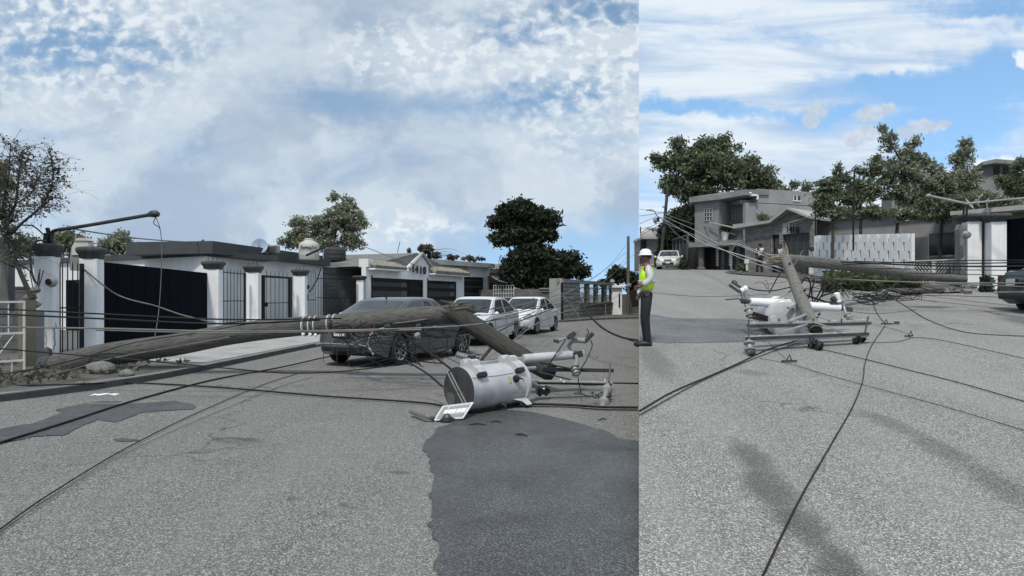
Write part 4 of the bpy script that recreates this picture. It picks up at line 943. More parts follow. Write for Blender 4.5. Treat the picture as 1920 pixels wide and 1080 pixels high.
# ================================================================ FALLEN POLE, LEFT VIEW
def log(name, label, pts, radii, m, n=20, rough=.02, group='pieces of the snapped wooden poles', splinters=None, cat='pole', seed=1):
    t = thing(name, label, cat, pts[0], group=group)
    sp = spline(pts, 10); k = len(sp); rr = [float(np.interp(i / (k - 1), np.linspace(0, 1, len(radii)), radii)) for i in range(k)]
    mb = MB(); T = [(sp[min(i + 1, k - 1)] - sp[max(i - 1, 0)]).normalized() for i in range(k)]; nrm = T[0].orthogonal().normalized(); vs = []
    for i in range(k):
        nrm = (nrm - T[i] * nrm.dot(T[i])).normalized(); bn = T[i].cross(nrm)
        for j in range(n):
            a = 2 * math.pi * j / n; u = nrm * math.cos(a) + bn * math.sin(a)
            r = rr[i] * (1 + rough * mnoise.noise((j * .9, i * .12, seed)) + rough * 1.5 * mnoise.noise((sp[i] + u * .3) * 1.7)); vs.append(sp[i] + u * r)
    mb.add(vs, [(i * n + j, i * n + (j + 1) % n, (i + 1) * n + (j + 1) % n, (i + 1) * n + j) for i in range(k - 1) for j in range(n)])
    mb.add([sp[0] - T[0] * .01] + vs[:n], [(0, j + 1, (j + 1) % n + 1) for j in range(n)]); mb.add([sp[-1] + T[-1] * .01] + vs[-n:], [(0, j + 1, (j + 1) % n + 1) for j in range(n)])
    mb.build('shaft', m, t, smooth=50)
    for (p, d, L_, cnt, m2, sd) in splinters or []:
        p = Vector(p); d = Vector(d).normalized(); x = d.orthogonal().normalized(); y = d.cross(x); rn = random.Random(sd); mb = MB()
        R_ = rr[0] if (p - sp[0]).length < (p - sp[-1]).length else rr[-1]
        for i in range(cnt):
            a = rn.random() * 6.28; q = R_ * math.sqrt(rn.random()) * .9; o = p + (x * math.cos(a) + y * math.sin(a)) * q - d * .05; L2 = L_ * rn.uniform(.25, 1)
            mb.tube([o, o + d * L2 * .5 + x * rn.uniform(-.01, .01), o + d * L2 + x * rn.uniform(-.03, .03) + y * rn.uniform(-.02, .02)], [R_ * rn.uniform(.12, .26), R_ * .12, .003], 5)
        mb.build('splinters', m2, t, smooth=40)
    return t
w1 = wood('wood_weathered', (.15, .15, .143), (.06, .06, .056), (1, .05, .1)); w2 = wood('wood_upper', (.15, .148, .135), (.065, .063, .057), (1, .1, .05)); w3 = wood('wood_dark', (.075, .073, .067), (.03, .029, .027), (1, -.9, -.6))
w4 = wood('wood_pale', (.24, .235, .215), (.12, .115, .105), (.3, -1, -.7)); w5 = wood('wood_pale_long', (.20, .195, .175), (.09, .087, .078), (1, 1.2, 0)); w_in = mat('wood_split', (.34, .31, .25), .9, .3, 12, .5)
pA = [P(84, 690, 12.6), P(200, 665, 12.5), P(330, 646, 12.4), P(450, 624, 12.3), P(560, 612, 12.2), P(632, 607, 12.0)]
t = log('broken_pole', 'long grey lower half of the broken wooden utility pole lying from the leftmost pillar', pA, [.225, .225, .215, .20, .185, .165], w1, seed=2, splinters=[(P(632, 609, 12.0), (1, -.05, -.05), .5, 26, M['bark'], 4), (P(84, 690, 12.6), (-1, .2, 0), .16, 22, w1, 7)])
mb = MB()
for px, py in ((572, 612), (584, 611), (594, 610), (618, 607), (629, 606), (641, 603)):
    c = P(px, py, 12.12 if px < 610 else 12.0); r = (.183 if px < 610 else .17) * 1.035
    ax = Vector((1, -.1, .06)).normalized(); mb.lathe([(r * .97, -.009), (r, -.008), (r, .008), (r * .97, .009)], c, ax, 24)
mb.build('steel_bands', M['gate_white'], t, smooth=30)
mb = MB()
for px, py in ((569, 626), (582, 627), (592, 628), (628, 622)):
    c = P(px, py, 11.9); mb.lathe([(.03, 0), (.035, .02), (.02, .05)], c, (0, -1, -.2), 8)
mb.build('band_bolts', M['tube_white'], t)
t = thing('paint_patch', 'x', 'x') if False else None
pB = [P(632, 607, 11.85), P(700, 602, 11.7), P(780, 594, 11.6), P(868, 589, 11.5)]
log('broken_pole', 'middle length of the snapped pole lying level above the dark grey sedan', pB, [.185, .185, .18, .165], w2, seed=5, splinters=[(P(632, 607, 11.85), (-1, 0, .05), .22, 24, M['bark'], 5), (P(864, 586, 11.5), (1, -.1, .15), .42, 20, w2, 6)])
pC = [P(852, 586, 11.3), P(900, 618, 11.0), P(960, 658, 10.6), P(1034, 700, 10.15)]
log('broken_pole', 'dark splintered top of the pole slanting down from the break onto the crossarms', pC, [.165, .16, .15, .145], w3, seed=9, rough=.035, splinters=[(P(852, 582, 11.3), (-.8, .1, .3), .35, 24, w2, 8), (P(860, 580, 11.25), (.9, 0, .12), .5, 12, w2, 9)])
mb = MB(); pp = spline([P(736, 607, 11.4), P(770, 603, 11.4), P(802, 598, 11.4)], 4); mb.tube(pp, .012, 6); o = mb.build('broken_strip', M['wire_grey']); tag(o, 'thin grey metal strip hanging under the middle length of the pole', 'strip')

# ---------------------------------------------------------------- transformer drum, left
A = P(860, 731, 8.18); B = P(966, 716, 8.9); ax = (B - A).normalized(); Ld = (B - A).length
t = thing('transformer', 'grey drum transformer lying on its side on the wet asphalt', 'transformer', A)
r = .292
mb = MB(); mb.lathe([(r * .97, 0), (r, .006), (r, .03), (r * .985, .04), (r * .985, Ld - .10), (r * 1.0, Ld - .06), (r * 1.10, Ld - .05), (r * 1.10, Ld - .01), (r * 1.0, Ld), (r * .93, Ld + .05), (r * .5, Ld + .08), (.01, Ld + .085)], A, ax, 64); mb.build('drum', M['trafo'], t, smooth=35)
# recessed bottom plate with two strap lines
mb = MB(); mb.lathe([(r * .965, .0), (r * .9, .008), (.001, .012)], A - ax * .006, ax, 48); end = mb.build('end_plate', M['trafo_end'], t, smooth=35)
mb = MB(); mb.lathe([(r * .955, -.004), (r * 1.004, -.004), (r * 1.004, .012), (r * .955, .012)], A - ax * .004, ax, 64); mb.build('end_rim', M['steel_dk'], t, smooth=35)
up = Vector((0, 0, 1)); side = ax.cross(up).normalized(); upp = side.cross(ax).normalized()
def onend(u, v, o=-.008): return A + side * u * r + upp * v * r + ax * o
mb = MB()
for k in (-.12, .12):
    mb.bar(onend(-.62 + k, .72, -.012), onend(.52 + k, -.62, -.012), .012, .012)
mb.build('end_straps', M['galv'], end)
mb = MB(); mb.lathe([(.02, 0), (.02, .012)], onend(-.0, -.0, -.02), ax, 10); mb.lathe([(.09, 0), (.06, .012)], onend(-.5, -.45, -.013), ax, 12); mb.build('end_bolt', M['conc_dk'], end)
# hanger lugs (two), each a folded plate standing off the drum
def drum(s_, ang, off=0): return A + ax * s_ + (upp * math.cos(ang) + side * math.sin(ang)) * (r + off)
sgn = 1 if drum(0, .5).x > drum(0, -.5).x or drum(0, .5).y < drum(0, -.5).y else -1
# find the angle that faces the camera
cam_ang = max((a for a in np.linspace(-math.pi, math.pi, 73)), key=lambda a: -(upp * math.cos(a) + side * math.sin(a)).dot((A - Vector((0, 0, CAMH))).normalized()))
sg = 1 if math.sin(cam_ang) > 0 else -1
for s0 in (.10, Ld - .24):
    mb = MB(); prof = [(-.30, .01), (-.22, .085), (-.10, .095), (.0, .05), (.12, .055), (.22, .105), (.38, .11), (.47, .06), (.58, .065), (.72, .085), (.86, .08), (.93, .0)]
    rows = []
    for a_, of in prof:
        rows.append([drum(s0 + w_, sg * a_, of) for w_ in (0, .09, .13)])
    rows2 = [[drum(s0 + w_, sg * a_, max(-.02, of - .012)) for w_ in (0, .09, .13)] for a_, of in prof]
    mb.grid(rows)
    for e in (0, 2):
        mb.grid([[rows[i][e], drum(s0 + (0, .09, .13)[e], sg * prof[i][0], -.01)] for i in range(len(prof))])
    mb.build('hanger_lug', M['trafo'], t, smooth=30)
    mb = MB(); mb.box(drum(s0 + .065, sg * .93, .04), (.14, .05, .05), Matrix((ax, (upp * math.cos(.93 * sg) + side * math.sin(.93 * sg)), ax.cross(upp * math.cos(.93 * sg) + side * math.sin(.93 * sg)))).transposed()); mb.build('lug_mouth', M['trim'], t)
mb = MB(); mb.tube([drum(.02, sg * .95, .002), drum(Ld * .45, sg * .98, .003), drum(Ld * .72, sg * .95, .002)], .004, 5); mb.build('weld_seam', M['trafo_end'], t)
ka = cam_ang * .95; nk = (upp * math.cos(ka) + side * math.sin(ka))
kb = sg * 1.25; nb_ = (upp * math.cos(kb) + side * math.sin(kb))
mb = MB(); mb.lathe([(.05, 0), (.05, .02), (.035, .025), (.032, .05), (.02, .055)], drum(Ld - .27, kb, 0), nb_, 16); mb.bar(drum(Ld - .27, kb, .05), drum(Ld - .22, kb + .05 * sg, .06), .02); mb.build('tap_knob', M['trim'], t, smooth=30)
mb = MB(); mb.lathe([(.018, 0), (.018, .02), (.01, .03)], drum(Ld - .15, kb - .02, 0), nb_, 10); mb.build('valve', M['trafo_end'], t, smooth=30)
mb = MB(); mb.grid([[drum(Ld - .39 + w_ * .045, kb - .16 * sg + k * .08 * sg, .002) for w_ in (0, 1)] for k in range(5)]); mb.build('sticker', M['label_y'], t)
mb = MB(); ka2 = sg * 2.25; mb.prism([drum(Ld - .30, ka2, -.01), drum(Ld - .02, ka2, -.01), drum(Ld - .02, ka2, .13), drum(Ld - .12, ka2, .13), drum(Ld - .16, ka2, .05)], ax.cross(Vector((0, 0, 1))) * .02); mb.build('foot', M['trafo'], t, bevel=.004)
mb = MB(); c = P(930, 764, 8.45); mb.tube(spline([c, c + Vector((.08, 0, -.03)), c + Vector((.13, -.02, .02)), c + Vector((.07, -.03, .05)), c], 5), .015, 6); mb.ball(c + Vector((-.06, 0, .0)), .035); mb.build('drain_fitting', M['steel_dk'], t)
for k, (pa, pb, rr) in enumerate((((984, 716), (1003, 722), .055), ((978, 692), (1003, 690), .035))):
    a = P(pa[0], pa[1], 8.9); b = P(pb[0], pb[1], 9.15); d = b - a
    MB().lathe([(rr * .7, 0), (rr, .02), (rr * .75, .04), (rr, .06), (rr * .75, .08), (rr, .10), (rr * .75, .12), (rr * .8, d.length), (rr * .3, d.length + .02)], a, d, 16).build('bushing', M['porc'], t, smooth=40)
# hinged rating plate on the near rim
a, b, c, d = P(815, 788, 7.62), P(831, 762, 7.86), P(887, 755, 7.98), P(868, 784, 7.72)
nrm = (b - a).cross(d - a).normalized(); nrm = nrm if nrm.z > 0 else -nrm
mb = MB(); mb.prism([a, b, c, d], nrm * -.012); pl_ = mb.build('rating_plate', M['alu'], t)
lerp = lambda u, v, o=.002: a.lerp(d, u).lerp(b.lerp(c, u), v) + nrm * o
mb = MB(); [mb.prism([lerp(u0, v0), lerp(u1, v0), lerp(u1, v1), lerp(u0, v1)], nrm * .001) for u0, u1, v0, v1 in ((.27, .95, .12, .33), (.27, .95, .72, .88), (.05, .2, .08, .92))]; mb.build('plate_print', M['stucco'], pl_)
mb = MB(); [mb.prism([lerp(u0, .42, .003), lerp(u1, .42, .003), lerp(u1, .66, .003), lerp(u0, .66, .003)], nrm * .001) for u0, u1 in ((.16, .27), (.3, .42), (.44, .55), (.6, .72), (.74, .9))]; mb.build('plate_highlights', M['tube_white'], pl_)
mb = MB(); [mb.bar(lerp(*p_), lerp(*q_), .012, .012) for p_, q_ in (((0, 0), (1, 0)), ((1, 0), (1, 1)), ((1, 1), (0, 1)), ((0, 1), (0, 0)))]; mb.build('plate_rim', M['tube_white'], pl_)
mb = MB(); c_ = GL(838, 792); mb.lathe([(.03, 0), (.055, .02), (.055, .07), (.03, .10)], c_, (0, 0, 1), 12); mb.tube([c_ + Vector((-.08, 0, .02)), c_ + Vector((.0, -.02, .09)), c_ + Vector((.1, 0, .03))], .014, 6); mb.build('lifting_eye', M['steel_dk'], t)
cable([GL(770, 772, .06), GL(800, 782, .06), P(822, 786, 7.8)], .028, M['wire_grey'], 'thick grey conduit end on the asphalt running to the transformer plate')

# ---------------------------------------------------------------- crossarm frame of the left view
def beam(mb, a, b, w_=.075, th=.012):
    """an angle iron"""
    a = Vector(a); b = Vector(b); q = (b - a).normalized(); x = q.cross(Vector((0, 0, 1))).normalized(); z = x.cross(q)
    mb.bar(a, b, w_, th); mb.bar(a + z * -w_ / 2 + x * (w_ / 2 - .004), b + z * -w_ / 2 + x * (w_ / 2 - .004), th, w_)
t = thing('crossarm', 'steel crossarm with a long white fuse tube above the two lower crossarms', 'crossarm', P(900, 675, 9.8), group='steel crossarms by the transformer')
mb = MB(); beam(mb, P(872, 682, 9.5), P(1094, 657, 10.1), .08); mb.build('angle_iron', M['arm'], t)
mb = MB(); a = P(981, 673, 9.6); b = P(1074, 665, 9.9); mb.lathe([(.055, 0), (.07, .004), (.07, (b - a).length), (.055, (b - a).length + .004)], a, b - a, 24); mb.build('fuse_tube', M['trafo'], t, smooth=40)
mb = MB(); mb.bar(P(1073, 668, 9.85), P(1092, 662, 9.85), .05, .10); mb.build('end_plug', M['steel_dk'], t)
t = thing('crossarm', 'upper of the two long dark angle iron crossarms lying by the ball insulator', 'crossarm', P(1020, 688, 10), group='steel crossarms by the transformer')
mb = MB(); beam(mb, P(1018, 690, 9.9), P(1150, 692, 10.1), .05); mb.build('angle_iron', M['steel_dk'], t)
t = thing('crossarm', 'lowest long angle iron crossarm, ending over the bell insulators', 'crossarm', P(1010, 715, 9.5), group='steel crossarms by the transformer')
mb = MB(); beam(mb, P(998, 713, 9.3), P(1147, 717, 9.6), .075); mb.build('angle_iron', M['arm'], t)
mb = MB(); mb.bar(P(998, 718, 9.15), P(1147, 721, 9.45), .02, .03); mb.build('dark_lip', M['wire'], t)
mb = MB(); mb.tube([P(1145, 680, 9.85), P(1141, 722, 9.6)], .012, 6); mb.build('tie_rod', M['steel_dk'], t)
mb = MB(); [mb.ball(P(px, py, 9.25), .014, 8) for px, py in ((1057, 716), (1051, 712), (1134, 713))]; mb.build('bolts', M['tube_white'], t)
mb = MB(); mb.bar(P(1013, 680, 9.9), P(1075, 692, 9.9), .03, .02); mb.bar(P(1010, 697, 9.7), P(1070, 712, 9.6), .03, .02); mb.build('braces', M['steel_dk'], t)
def discs(name, label, pts, rad, m, cat='insulator', group='porcelain insulators', core=.35, n_=3, parts=()):
    a, b = Vector(pts[0]), Vector(pts[1]); L_ = (b - a).length; t = thing(name, label, cat, a, group=group)
    prof = [(rad * core * .8, 0)]
    for k in range(n_):
        z = L_ * (k + .15) / n_; s_ = L_ / n_; prof += [(rad * core, z), (rad * .9, z + s_ * .18), (rad, z + s_ * .3), (rad * .95, z + s_ * .42), (rad * core, z + s_ * .5)]
    prof += [(rad * core * .8, L_)]
    MB().lathe(prof, a, b - a, 24).build('sheds', m, t, smooth=45); return t
t = discs('insulator', 'stack of bell insulators hanging from the end of the lowest crossarm to the road', [P(1140, 722, 9.4), P(1128, 768, 8.75)], .085, M['porc'], n_=2, core=.5)
mb = MB(); mb.lathe([(.05, 0), (.10, .015), (.10, .04), (.05, .05)], P(1133, 740, 9.1), (.2, 0, -1), 20); mb.lathe([(.05, 0), (.095, .02), (.09, .05), (.04, .06)], P(1134, 760, 8.9), (.2, .2, -1), 20); mb.build('shed_rims', M['porc_dk'], t, smooth=40)
mb = MB(); mb.tube(spline([P(1142, 716, 9.5), P(1136, 724, 9.4), P(1142, 732, 9.3), P(1136, 740, 9.2)], 5), .018, 6); mb.build('shackle', M['steel_dk'], t)
t = discs('insulator', 'round dark spool insulator below the pole end', [P(1006, 733, 9.3), P(1030, 731, 9.35)], .088, M['porc_dk'], n_=2, core=.7)
mb = MB(); mb.tube(spline([P(1013, 716, 9.4), P(1010, 724, 9.3), P(1018, 732, 9.25)], 4), .012, 6); mb.tube([P(1028, 714, 9.4), P(1034, 724, 9.35)], .02, 6); mb.build('hanger', M['steel_dk'], t)
t = discs('insulator', 'tipped fuse insulator on the broken end of the upper crossarm', [P(1076, 686, 9.7), P(1082, 704, 9.6)], .075, M['porc'], n_=3, core=.6)
mb = MB(); mb.tube([P(1080, 666, 9.85), P(1082, 676, 9.8), P(1078, 688, 9.7)], .03, 8); mb.build('neck', M['porc'], t, smooth=40)
t = thing('fuse_cutout', 'S shaped grey porcelain fuse cutout standing on the end of the upper crossarm', 'fuse', P(1078, 660, 9.9), group='fuse cutouts')
MB().tube(spline([P(1084, 660, 9.9), P(1072, 658, 9.9), P(1067, 650, 9.9), P(1071, 642, 9.85), P(1080, 638, 9.85), P(1098, 639, 9.8)], 6), [.022] * 12 + [.032] * 10 + [.042] * 9, 12).build('arm', M['porc'], t, smooth=50)
mb = MB(); mb.bar(P(1097, 641, 9.8), P(1112, 625, 9.75), .07, .05); mb.tube(spline([P(1098, 632, 9.8), P(1104, 623, 9.75), P(1100, 617, 9.7), P(1103, 620, 9.7)], 4), .008, 5); mb.build('upper_clamp', M['steel_dk'], t)
mb = MB(); mb.bar(P(1064, 634, 9.8), P(1078, 624, 9.8), .06, .07); mb.box(P(1074, 629, 9.75), (.07, .05, .12), Matrix.Rotation(.6, 3, 'Y')); mb.build('lower_clamp', M['steel_dk'], t)
mb = MB(); mb.tube([P(1064, 633, 9.8), P(1047, 639, 9.7)], .022, 8); mb.build('fuse_link', M['porc'], t); mb = MB(); mb.box(P(1043, 640, 9.7), (.09, .05, .045), Matrix.Rotation(.3, 3, 'Y')); mb.build('link_cap', M['steel_dk'], t)
cable([P(1060, 638, 9.75), P(1045, 660, 9.7), P(1032, 680, 9.7), P(1028, 690, 9.7)], .009, M['wire'], 'black lead from the fuse cutout down to the crossarm')
cable([P(1108, 638, 9.7), P(1110, 650, 9.65), P(1100, 674, 9.6), P(1090, 690, 9.6)], .008, M['wire'], 'thin black lead curving right of the fuse cutout')
cable([P(1083, 704, 9.5), P(1085, 715, 9.4), P(1089, 733, 9.2), P(1090, 738, 9.1), P(1105, 743, 8.9), P(1115, 741, 8.9)], .008, M['wire'], 'thin black lead hanging under the lowest crossarm to a clamp')
t = thing('clamp', 'small dark wire clamp on the road beside the bell insulators', 'clamp', P(1115, 740, 8.9)); mb = MB(); mb.bar(P(1109, 735, 8.9), P(1118, 742, 8.9), .03); mb.bar(P(1118, 742, 8.9), P(1127, 736, 9.0), .015); mb.tube([P(1113, 738, 8.9), P(1116, 746, 8.85)], .02, 6); mb.build('jaw', M['steel_dk'], t)
t = discs('insulator', 'long ribbed insulator lying behind the transformer lugs', [P(856, 664, 10.2), P(880, 671, 10.1)], .055, M['porc'], n_=5, core=.7)
mb = MB(); mb.bar(P(878, 671, 10.1), P(897, 671, 10.0), .05, .08); mb.lathe([(.05, 0), (.05, .04)], P(893, 671, 10), (1, 0, 0), 12); mb.build('end_fitting', M['steel_dk'], t)
mb = MB(); beam(mb, P(862, 682, 9.9), P(930, 674, 9.9), .05); o = mb.build('bracket', M['steel_dk']); tag(o, 'dark flat bracket just behind the top of the drum transformer', 'bracket')
mb = MB(); mb.bar(P(903, 674, 10.2), P(925, 647, 10.9), .045, .03); o = mb.build('brace', M['steel_dk']); tag(o, 'black diagonal brace between the slanting pole top and the drum', 'brace')
# twigs and scraps on the stain
rn = random.Random(12)
for (px, py, l, an, lb) in ((895, 796, .2, .05, 'thin dark twig on the wet stain under the drum'), (978, 816, .16, -.6, 'bent black twig on the wet stain right of the drum'), (930, 791, .14, 0, 'short thin twig nearest behind the bent twig on the stain'), (1130, 787, .13, .5, 'small dark twig on the dry road right of the stain'), (940, 840, .02, 0, None)):
    if lb is None: continue
    c = GL(px, py, .012); mb = MB(); dv = Vector((math.cos(an), math.sin(an), 0)) * l / 2
    mb.tube([c - dv, c + Vector((0, .01, .012)), c + dv], [.006, .009, .004], 5); tag(mb.build('twig', M['wire']), lb, 'twig')
# ================================================================ LEFT: far end of the street
fw3 = Fac(XY(915, 47), XY(1030, 43)); t = thing('block_wall', 'grey block wall with white railing sections behind the farthest white sedan', 'wall', fw3.at(0, 0))
mb = MB(); fw3.box(mb, -1, fw3.L, 0, fw3.Z(990, 542), -.12, 0); mb.build('wall', brick('block_far', (.14, .14, .14), (.20, .20, .195), (.08, .08, .08), .4, .2, fw3.x), t)
mb = MB(); fw3.box(mb, fw3.S(925), fw3.S(965), fw3.Z(940, 557), fw3.Z(940, 537), .01, .06)
mb = MB(); s0, s1, z0, z1 = fw3.S(926), fw3.S(964), fw3.Z(940, 558), fw3.Z(940, 535)
for k in range(9): fw3.box(mb, s0 + (s1 - s0) * k / 8 - .02, s0 + (s1 - s0) * k / 8 + .02, z0, z1, .01, .05)
for k in range(4): fw3.box(mb, s0, s1, z0 + (z1 - z0) * k / 3 - .02, z0 + (z1 - z0) * k / 3 + .02, .051, .07)
mb.build('railing', M['gate_white'], t)
t = thing('awning', 'corrugated metal awning sloping down beside the carport house', 'awning', XY(935, 47))
mb = MB(); rows = []
for i in range(41):
    u = i / 40; a = P(915 + 20 * u, 516 + 4 * u, 49 - 1 * u); b = P(938 + 62 * u, 528 + 30 * u * .55, 45.5); rows.append([a + (0, 0, .03 * (i % 2)) if False else a + Vector((0, 0, .06 * (i % 2))), b + Vector((0, 0, .06 * (i % 2)))])
mb.grid(rows); mb.build('sheet', M['conc_lt'], t)
mb = MB(); mb.bar(P(916, 560, 48), P(916, 517, 48), .1); mb.bar(P(1000, 575, 45), P(1000, 548, 45), .08); mb.bar(P(905, 494, 48), P(1000, 548, 45), .12, .06); mb.build('frame', M['steel_dk'], t)
MB().box(P(936, 543, 49.5), (2.2, .2, 2.6)).build('back_panel', M['black'], t)
t = thing('house', 'low grey flat roofed house hidden behind the awning and the dark tree', 'house', XY(960, 56))
MB().box(P(960, 545, 57), (6.5, 3, 4.6)).build('wall', M['stucco'], t); MB().box(P(962, 503, 57), (7, 3.6, .25)).build('roof', M['conc_lt'], t)
pillar('gate_post', 1024, 41.5, 540, .9, 'tall dark square post beside the white sheet gate', 1.05, group=None)
o = bpy.data.objects['gate_post']; 
for c_ in o.children: c_.data.materials[0] = M['conc_dk']
fg2 = Fac(XY(1031, 39.5), XY(1053, 38.5)); t = thing('sheet_gate', 'tall pale sheet gate under the dark tree', 'gate', fg2.at(0, 0)); mb = MB(); fg2.box(mb, 0, fg2.L, .1, fg2.Z(1042, 522), -.04, .04); mb.build('panel', M['conc_lt'], t); mb = MB(); fg2.box(mb, fg2.L, fg2.L + .09, .1, fg2.Z(1053, 530), -.06, .06); mb.build('post', M['black'], t)
fst = Fac(XY(1056, 38.6), XY(1150, 50)); t = thing('stone_wall', 'pale rubble stone wall with iron grilles at the far end of the lower street', 'wall', fst.at(0, 0))
SW = brick('stone_far', (.40, .39, .34), (.24, .235, .22), (.07, .07, .065), .34, .26, fst.x, mort=.03); mb = MB(); zt = fst.Z(1060, 530)
sA = fst.S(1086); fst.box(mb, 0, sA, .1, zt, -.3, 0); fst.box(mb, sA, fst.L, .1, .95, -.3, 0)
for k in range(5): s_ = sA + (fst.L - sA) * k / 4; fst.box(mb, s_ - .18, s_ + .18, .95, zt, -.3, -.002)
mb.build('wall', SW, t); mb = MB(); fst.box(mb, -.1, fst.L, zt, zt + .22, -.4, .08); mb.build('coping', M['conc'], t)
mb = MB(); spikes(mb, fst, sA, fst.L, .95, zt - .1, 34, .018, (1.4,), tip=False, t=-.15)
for k in range(4):
    s0 = sA + (fst.L - sA) * k / 4 + .2; s1 = s0 + (fst.L - sA) / 4 - .4; mb.tube([fst.at(s0 + (s1 - s0) * (1 - math.cos(math.pi * j / 10)) / 2, 1.6 + .5 * math.sin(math.pi * j / 10), -.12) for j in range(11)], .03, 5)
mb.build('grille', M['black'], t)
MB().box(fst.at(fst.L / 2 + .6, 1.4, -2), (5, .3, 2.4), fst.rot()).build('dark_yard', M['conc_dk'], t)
mb = MB(); fst.box(mb, sA, fst.L, .952, 1.06, -.35, .1); mb.build('sill', M['conc_dk'], t)
q = XY(1155, 50); t = thing('gate_post', 'white plastered post with a broad cap at the far end of the stone wall', 'pillar', (q.x, q.y, 0))
MB().box((q.x, q.y, 1.08), (.8, .8, 2.1)).build('shaft', M['white'], t); MB().box((q.x, q.y, 2.25), (1.2, 1.2, .22)).build('cap', M['white'], t, bevel=.06); MB().lathe([(.12, 0), (.14, .2), (.2, .3), (.1, .5)], (q.x - .3, q.y, 2.36)).build('finial', M['conc_lt'], t)
MB().box((q.x + .2, q.y - .41, 1.2), (.12, .04, 1.1)).build('slot', M['black'], t); MB().ball((q.x + 1.0, q.y, 2.35), .22).build('lamp_globe', M['porc'], t)
def upole(px, d, top, base_z, label, r=.13, lean=0, m=None, name='utility_pole', group='standing utility poles'):
    q = XY(px, d); t = thing(name, label, 'utility pole', (q.x, q.y, base_z), group=group); zt = CAMH + (HY - top) / F * d
    MB().tube([(q.x, q.y, base_z - .05), (q.x + lean * .5, q.y, (base_z + zt) / 2), (q.x + lean, q.y, zt)], [r, r * .9, r * .75], 12).build('shaft', m or M['conc_lt'], t, smooth=60); return t, Vector((q.x + lean, q.y, zt))
tp, tpt = upole(1178, 50, 443, 0, 'straight pale utility pole at the far right end of the lower street', .14, m=M['bark_pale'])
mb = MB(); mb.bar(P(1186, 545, 49), P(1192, 575, 49), .5, .5); o = tag(mb.build('meter_box', M['trim']), 'black meter box on the far wall right of the pale utility pole', 'box')
t = thing('block_wall', 'low dark block wall behind the pale utility pole', 'wall', XY(1170, 53)); fz = Fac(XY(1160, 52), XY(1197, 54)); mb = MB(); fz.box(mb, 0, fz.L + .4, 0, 1.7, -.2, 0); mb.build('wall', M['stucco_dk'], t)

# distant mountain; the blue of the haze is put into its base colour
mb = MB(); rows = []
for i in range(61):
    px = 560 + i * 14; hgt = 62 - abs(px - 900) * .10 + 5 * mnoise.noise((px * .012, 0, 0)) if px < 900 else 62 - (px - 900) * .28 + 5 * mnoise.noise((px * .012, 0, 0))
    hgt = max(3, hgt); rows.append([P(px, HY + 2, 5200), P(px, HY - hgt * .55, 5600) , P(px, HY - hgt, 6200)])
mb.grid(rows); o = mb.build('mountain', mat('mountain_haze_blue', (.15, .20, .27), 1, .08, .002), smooth=60); tag(o, kind='structure')

# ================================================================ RIGHT: GREY TWO-STOREY HOUSE
ga = Fac(XY(1398, 44.6), XY(1313, 46.8)); gs = Fac(XY(1398, 44.6), XY(1530, 46.5))
g0 = hR(44); t = thing('grey_house', 'unpainted grey two storey house with maroon and stone ground floor', 'house', ga.at(0, g0))
zs0, zs1 = ga.Z(1390, 462), ga.Z(1390, 453)
zb2 = zs1; zroof = ga.Z(1366, 375)
L = ga.L; mb = MB()
sx = ga.S; s_mid = sx(1357)
# upper floor: left block, recessed balcony, right block
ztl = ga.Z(1330, 372)
ga.box(mb, s_mid, L, zb2, ztl - .35, -7, 0.9)
ga.box(mb, 0, s_mid, zb2, ztl - .35, -7, -1.2)
mb.build('upper_wall', M['stucco_dk'], t)
mb = MB(); gs.box(mb, 0.003, gs.L, hR(44) - .5, gs.Z(1400, 380), -.3, 0); gs.box(mb, gs.S(1421), gs.L, gs.Z(1421, 380) + .002, gs.Z(1470, 357), -5, 0); gs.box(mb, .01, gs.S(1421) - .01, gs.Z(1400, 380), gs.Z(1400, 372), -5, -.6)
mb.build('side_wall', M['stucco'], t)
mb = MB(); R0_ = ga.at(L + .25, ztl - .35, 1.3); R1_ = ga.at(s_mid - .1, ztl - .35, 1.3); R2_ = ga.at(0, ztl - .05, .2); R3_ = gs.at(gs.S(1440), gs.Z(1440, 366), .12); R4_ = R3_ + Vector((1.5, 8, 0)); R5_ = ga.at(L + .25, ztl - .3, -7)
mb.prism([R0_, R1_, R2_, R3_, R4_, R5_], (0, 0, .38)); mb.build('roof_slab', M['conc'], t)
mb = MB(); ga.box(mb, -.15, L + .2, zs0, zs1, -.5, 1.5); mb.build('balcony_slab', M['conc'], t)
# windows
for a, b, c_, d_, tt, lb in ((1336, 1321, 391, 413, .9, 'left upper window'), (1383, 1374, 388, 411, -1.2, 'balcony window')):
    s0, s1 = sorted((ga.S(a, tt), ga.S(b, tt))); z1, z0 = ga.Z(a, c_, tt), ga.Z(a, d_, tt); mb = MB(); ga.box(mb, s0, s1, z0, z1, tt + .01, tt + .04); wd = mb.build('window', M['glass_dk'], t)
    mb = MB(); [ga.box(mb, s0 + (s1 - s0) * k / 3 - .03, s0 + (s1 - s0) * k / 3 + .03, z0, z1, tt + .04, tt + .07) for k in range(4)]; [ga.box(mb, s0, s1, z0 + (z1 - z0) * k / 3 - .02, z0 + (z1 - z0) * k / 3 + .02, tt + .071, tt + .09) for k in range(4)]; mb.build('frame', M['conc_lt'], wd)
s0, s1 = gs.S(1487), gs.S(1500); z1, z0 = gs.Z(1490, 367), gs.Z(1490, 376); mb = MB(); gs.box(mb, s0, s1, z0, z1, .003, .03); wd = mb.build('window', M['glass_dk'], t); mb = MB(); gs.box(mb, s0 - .05, s1 + .05, z0 - .06, z0, .003, .06); gs.box(mb, (s0 + s1) / 2 - .04, (s0 + s1) / 2 + .04, z0, z1, .031, .05); gs.box(mb, s0, s0 + .05, z0, z1, .031, .05); mb.build('frame', M['tube_white'], wd)
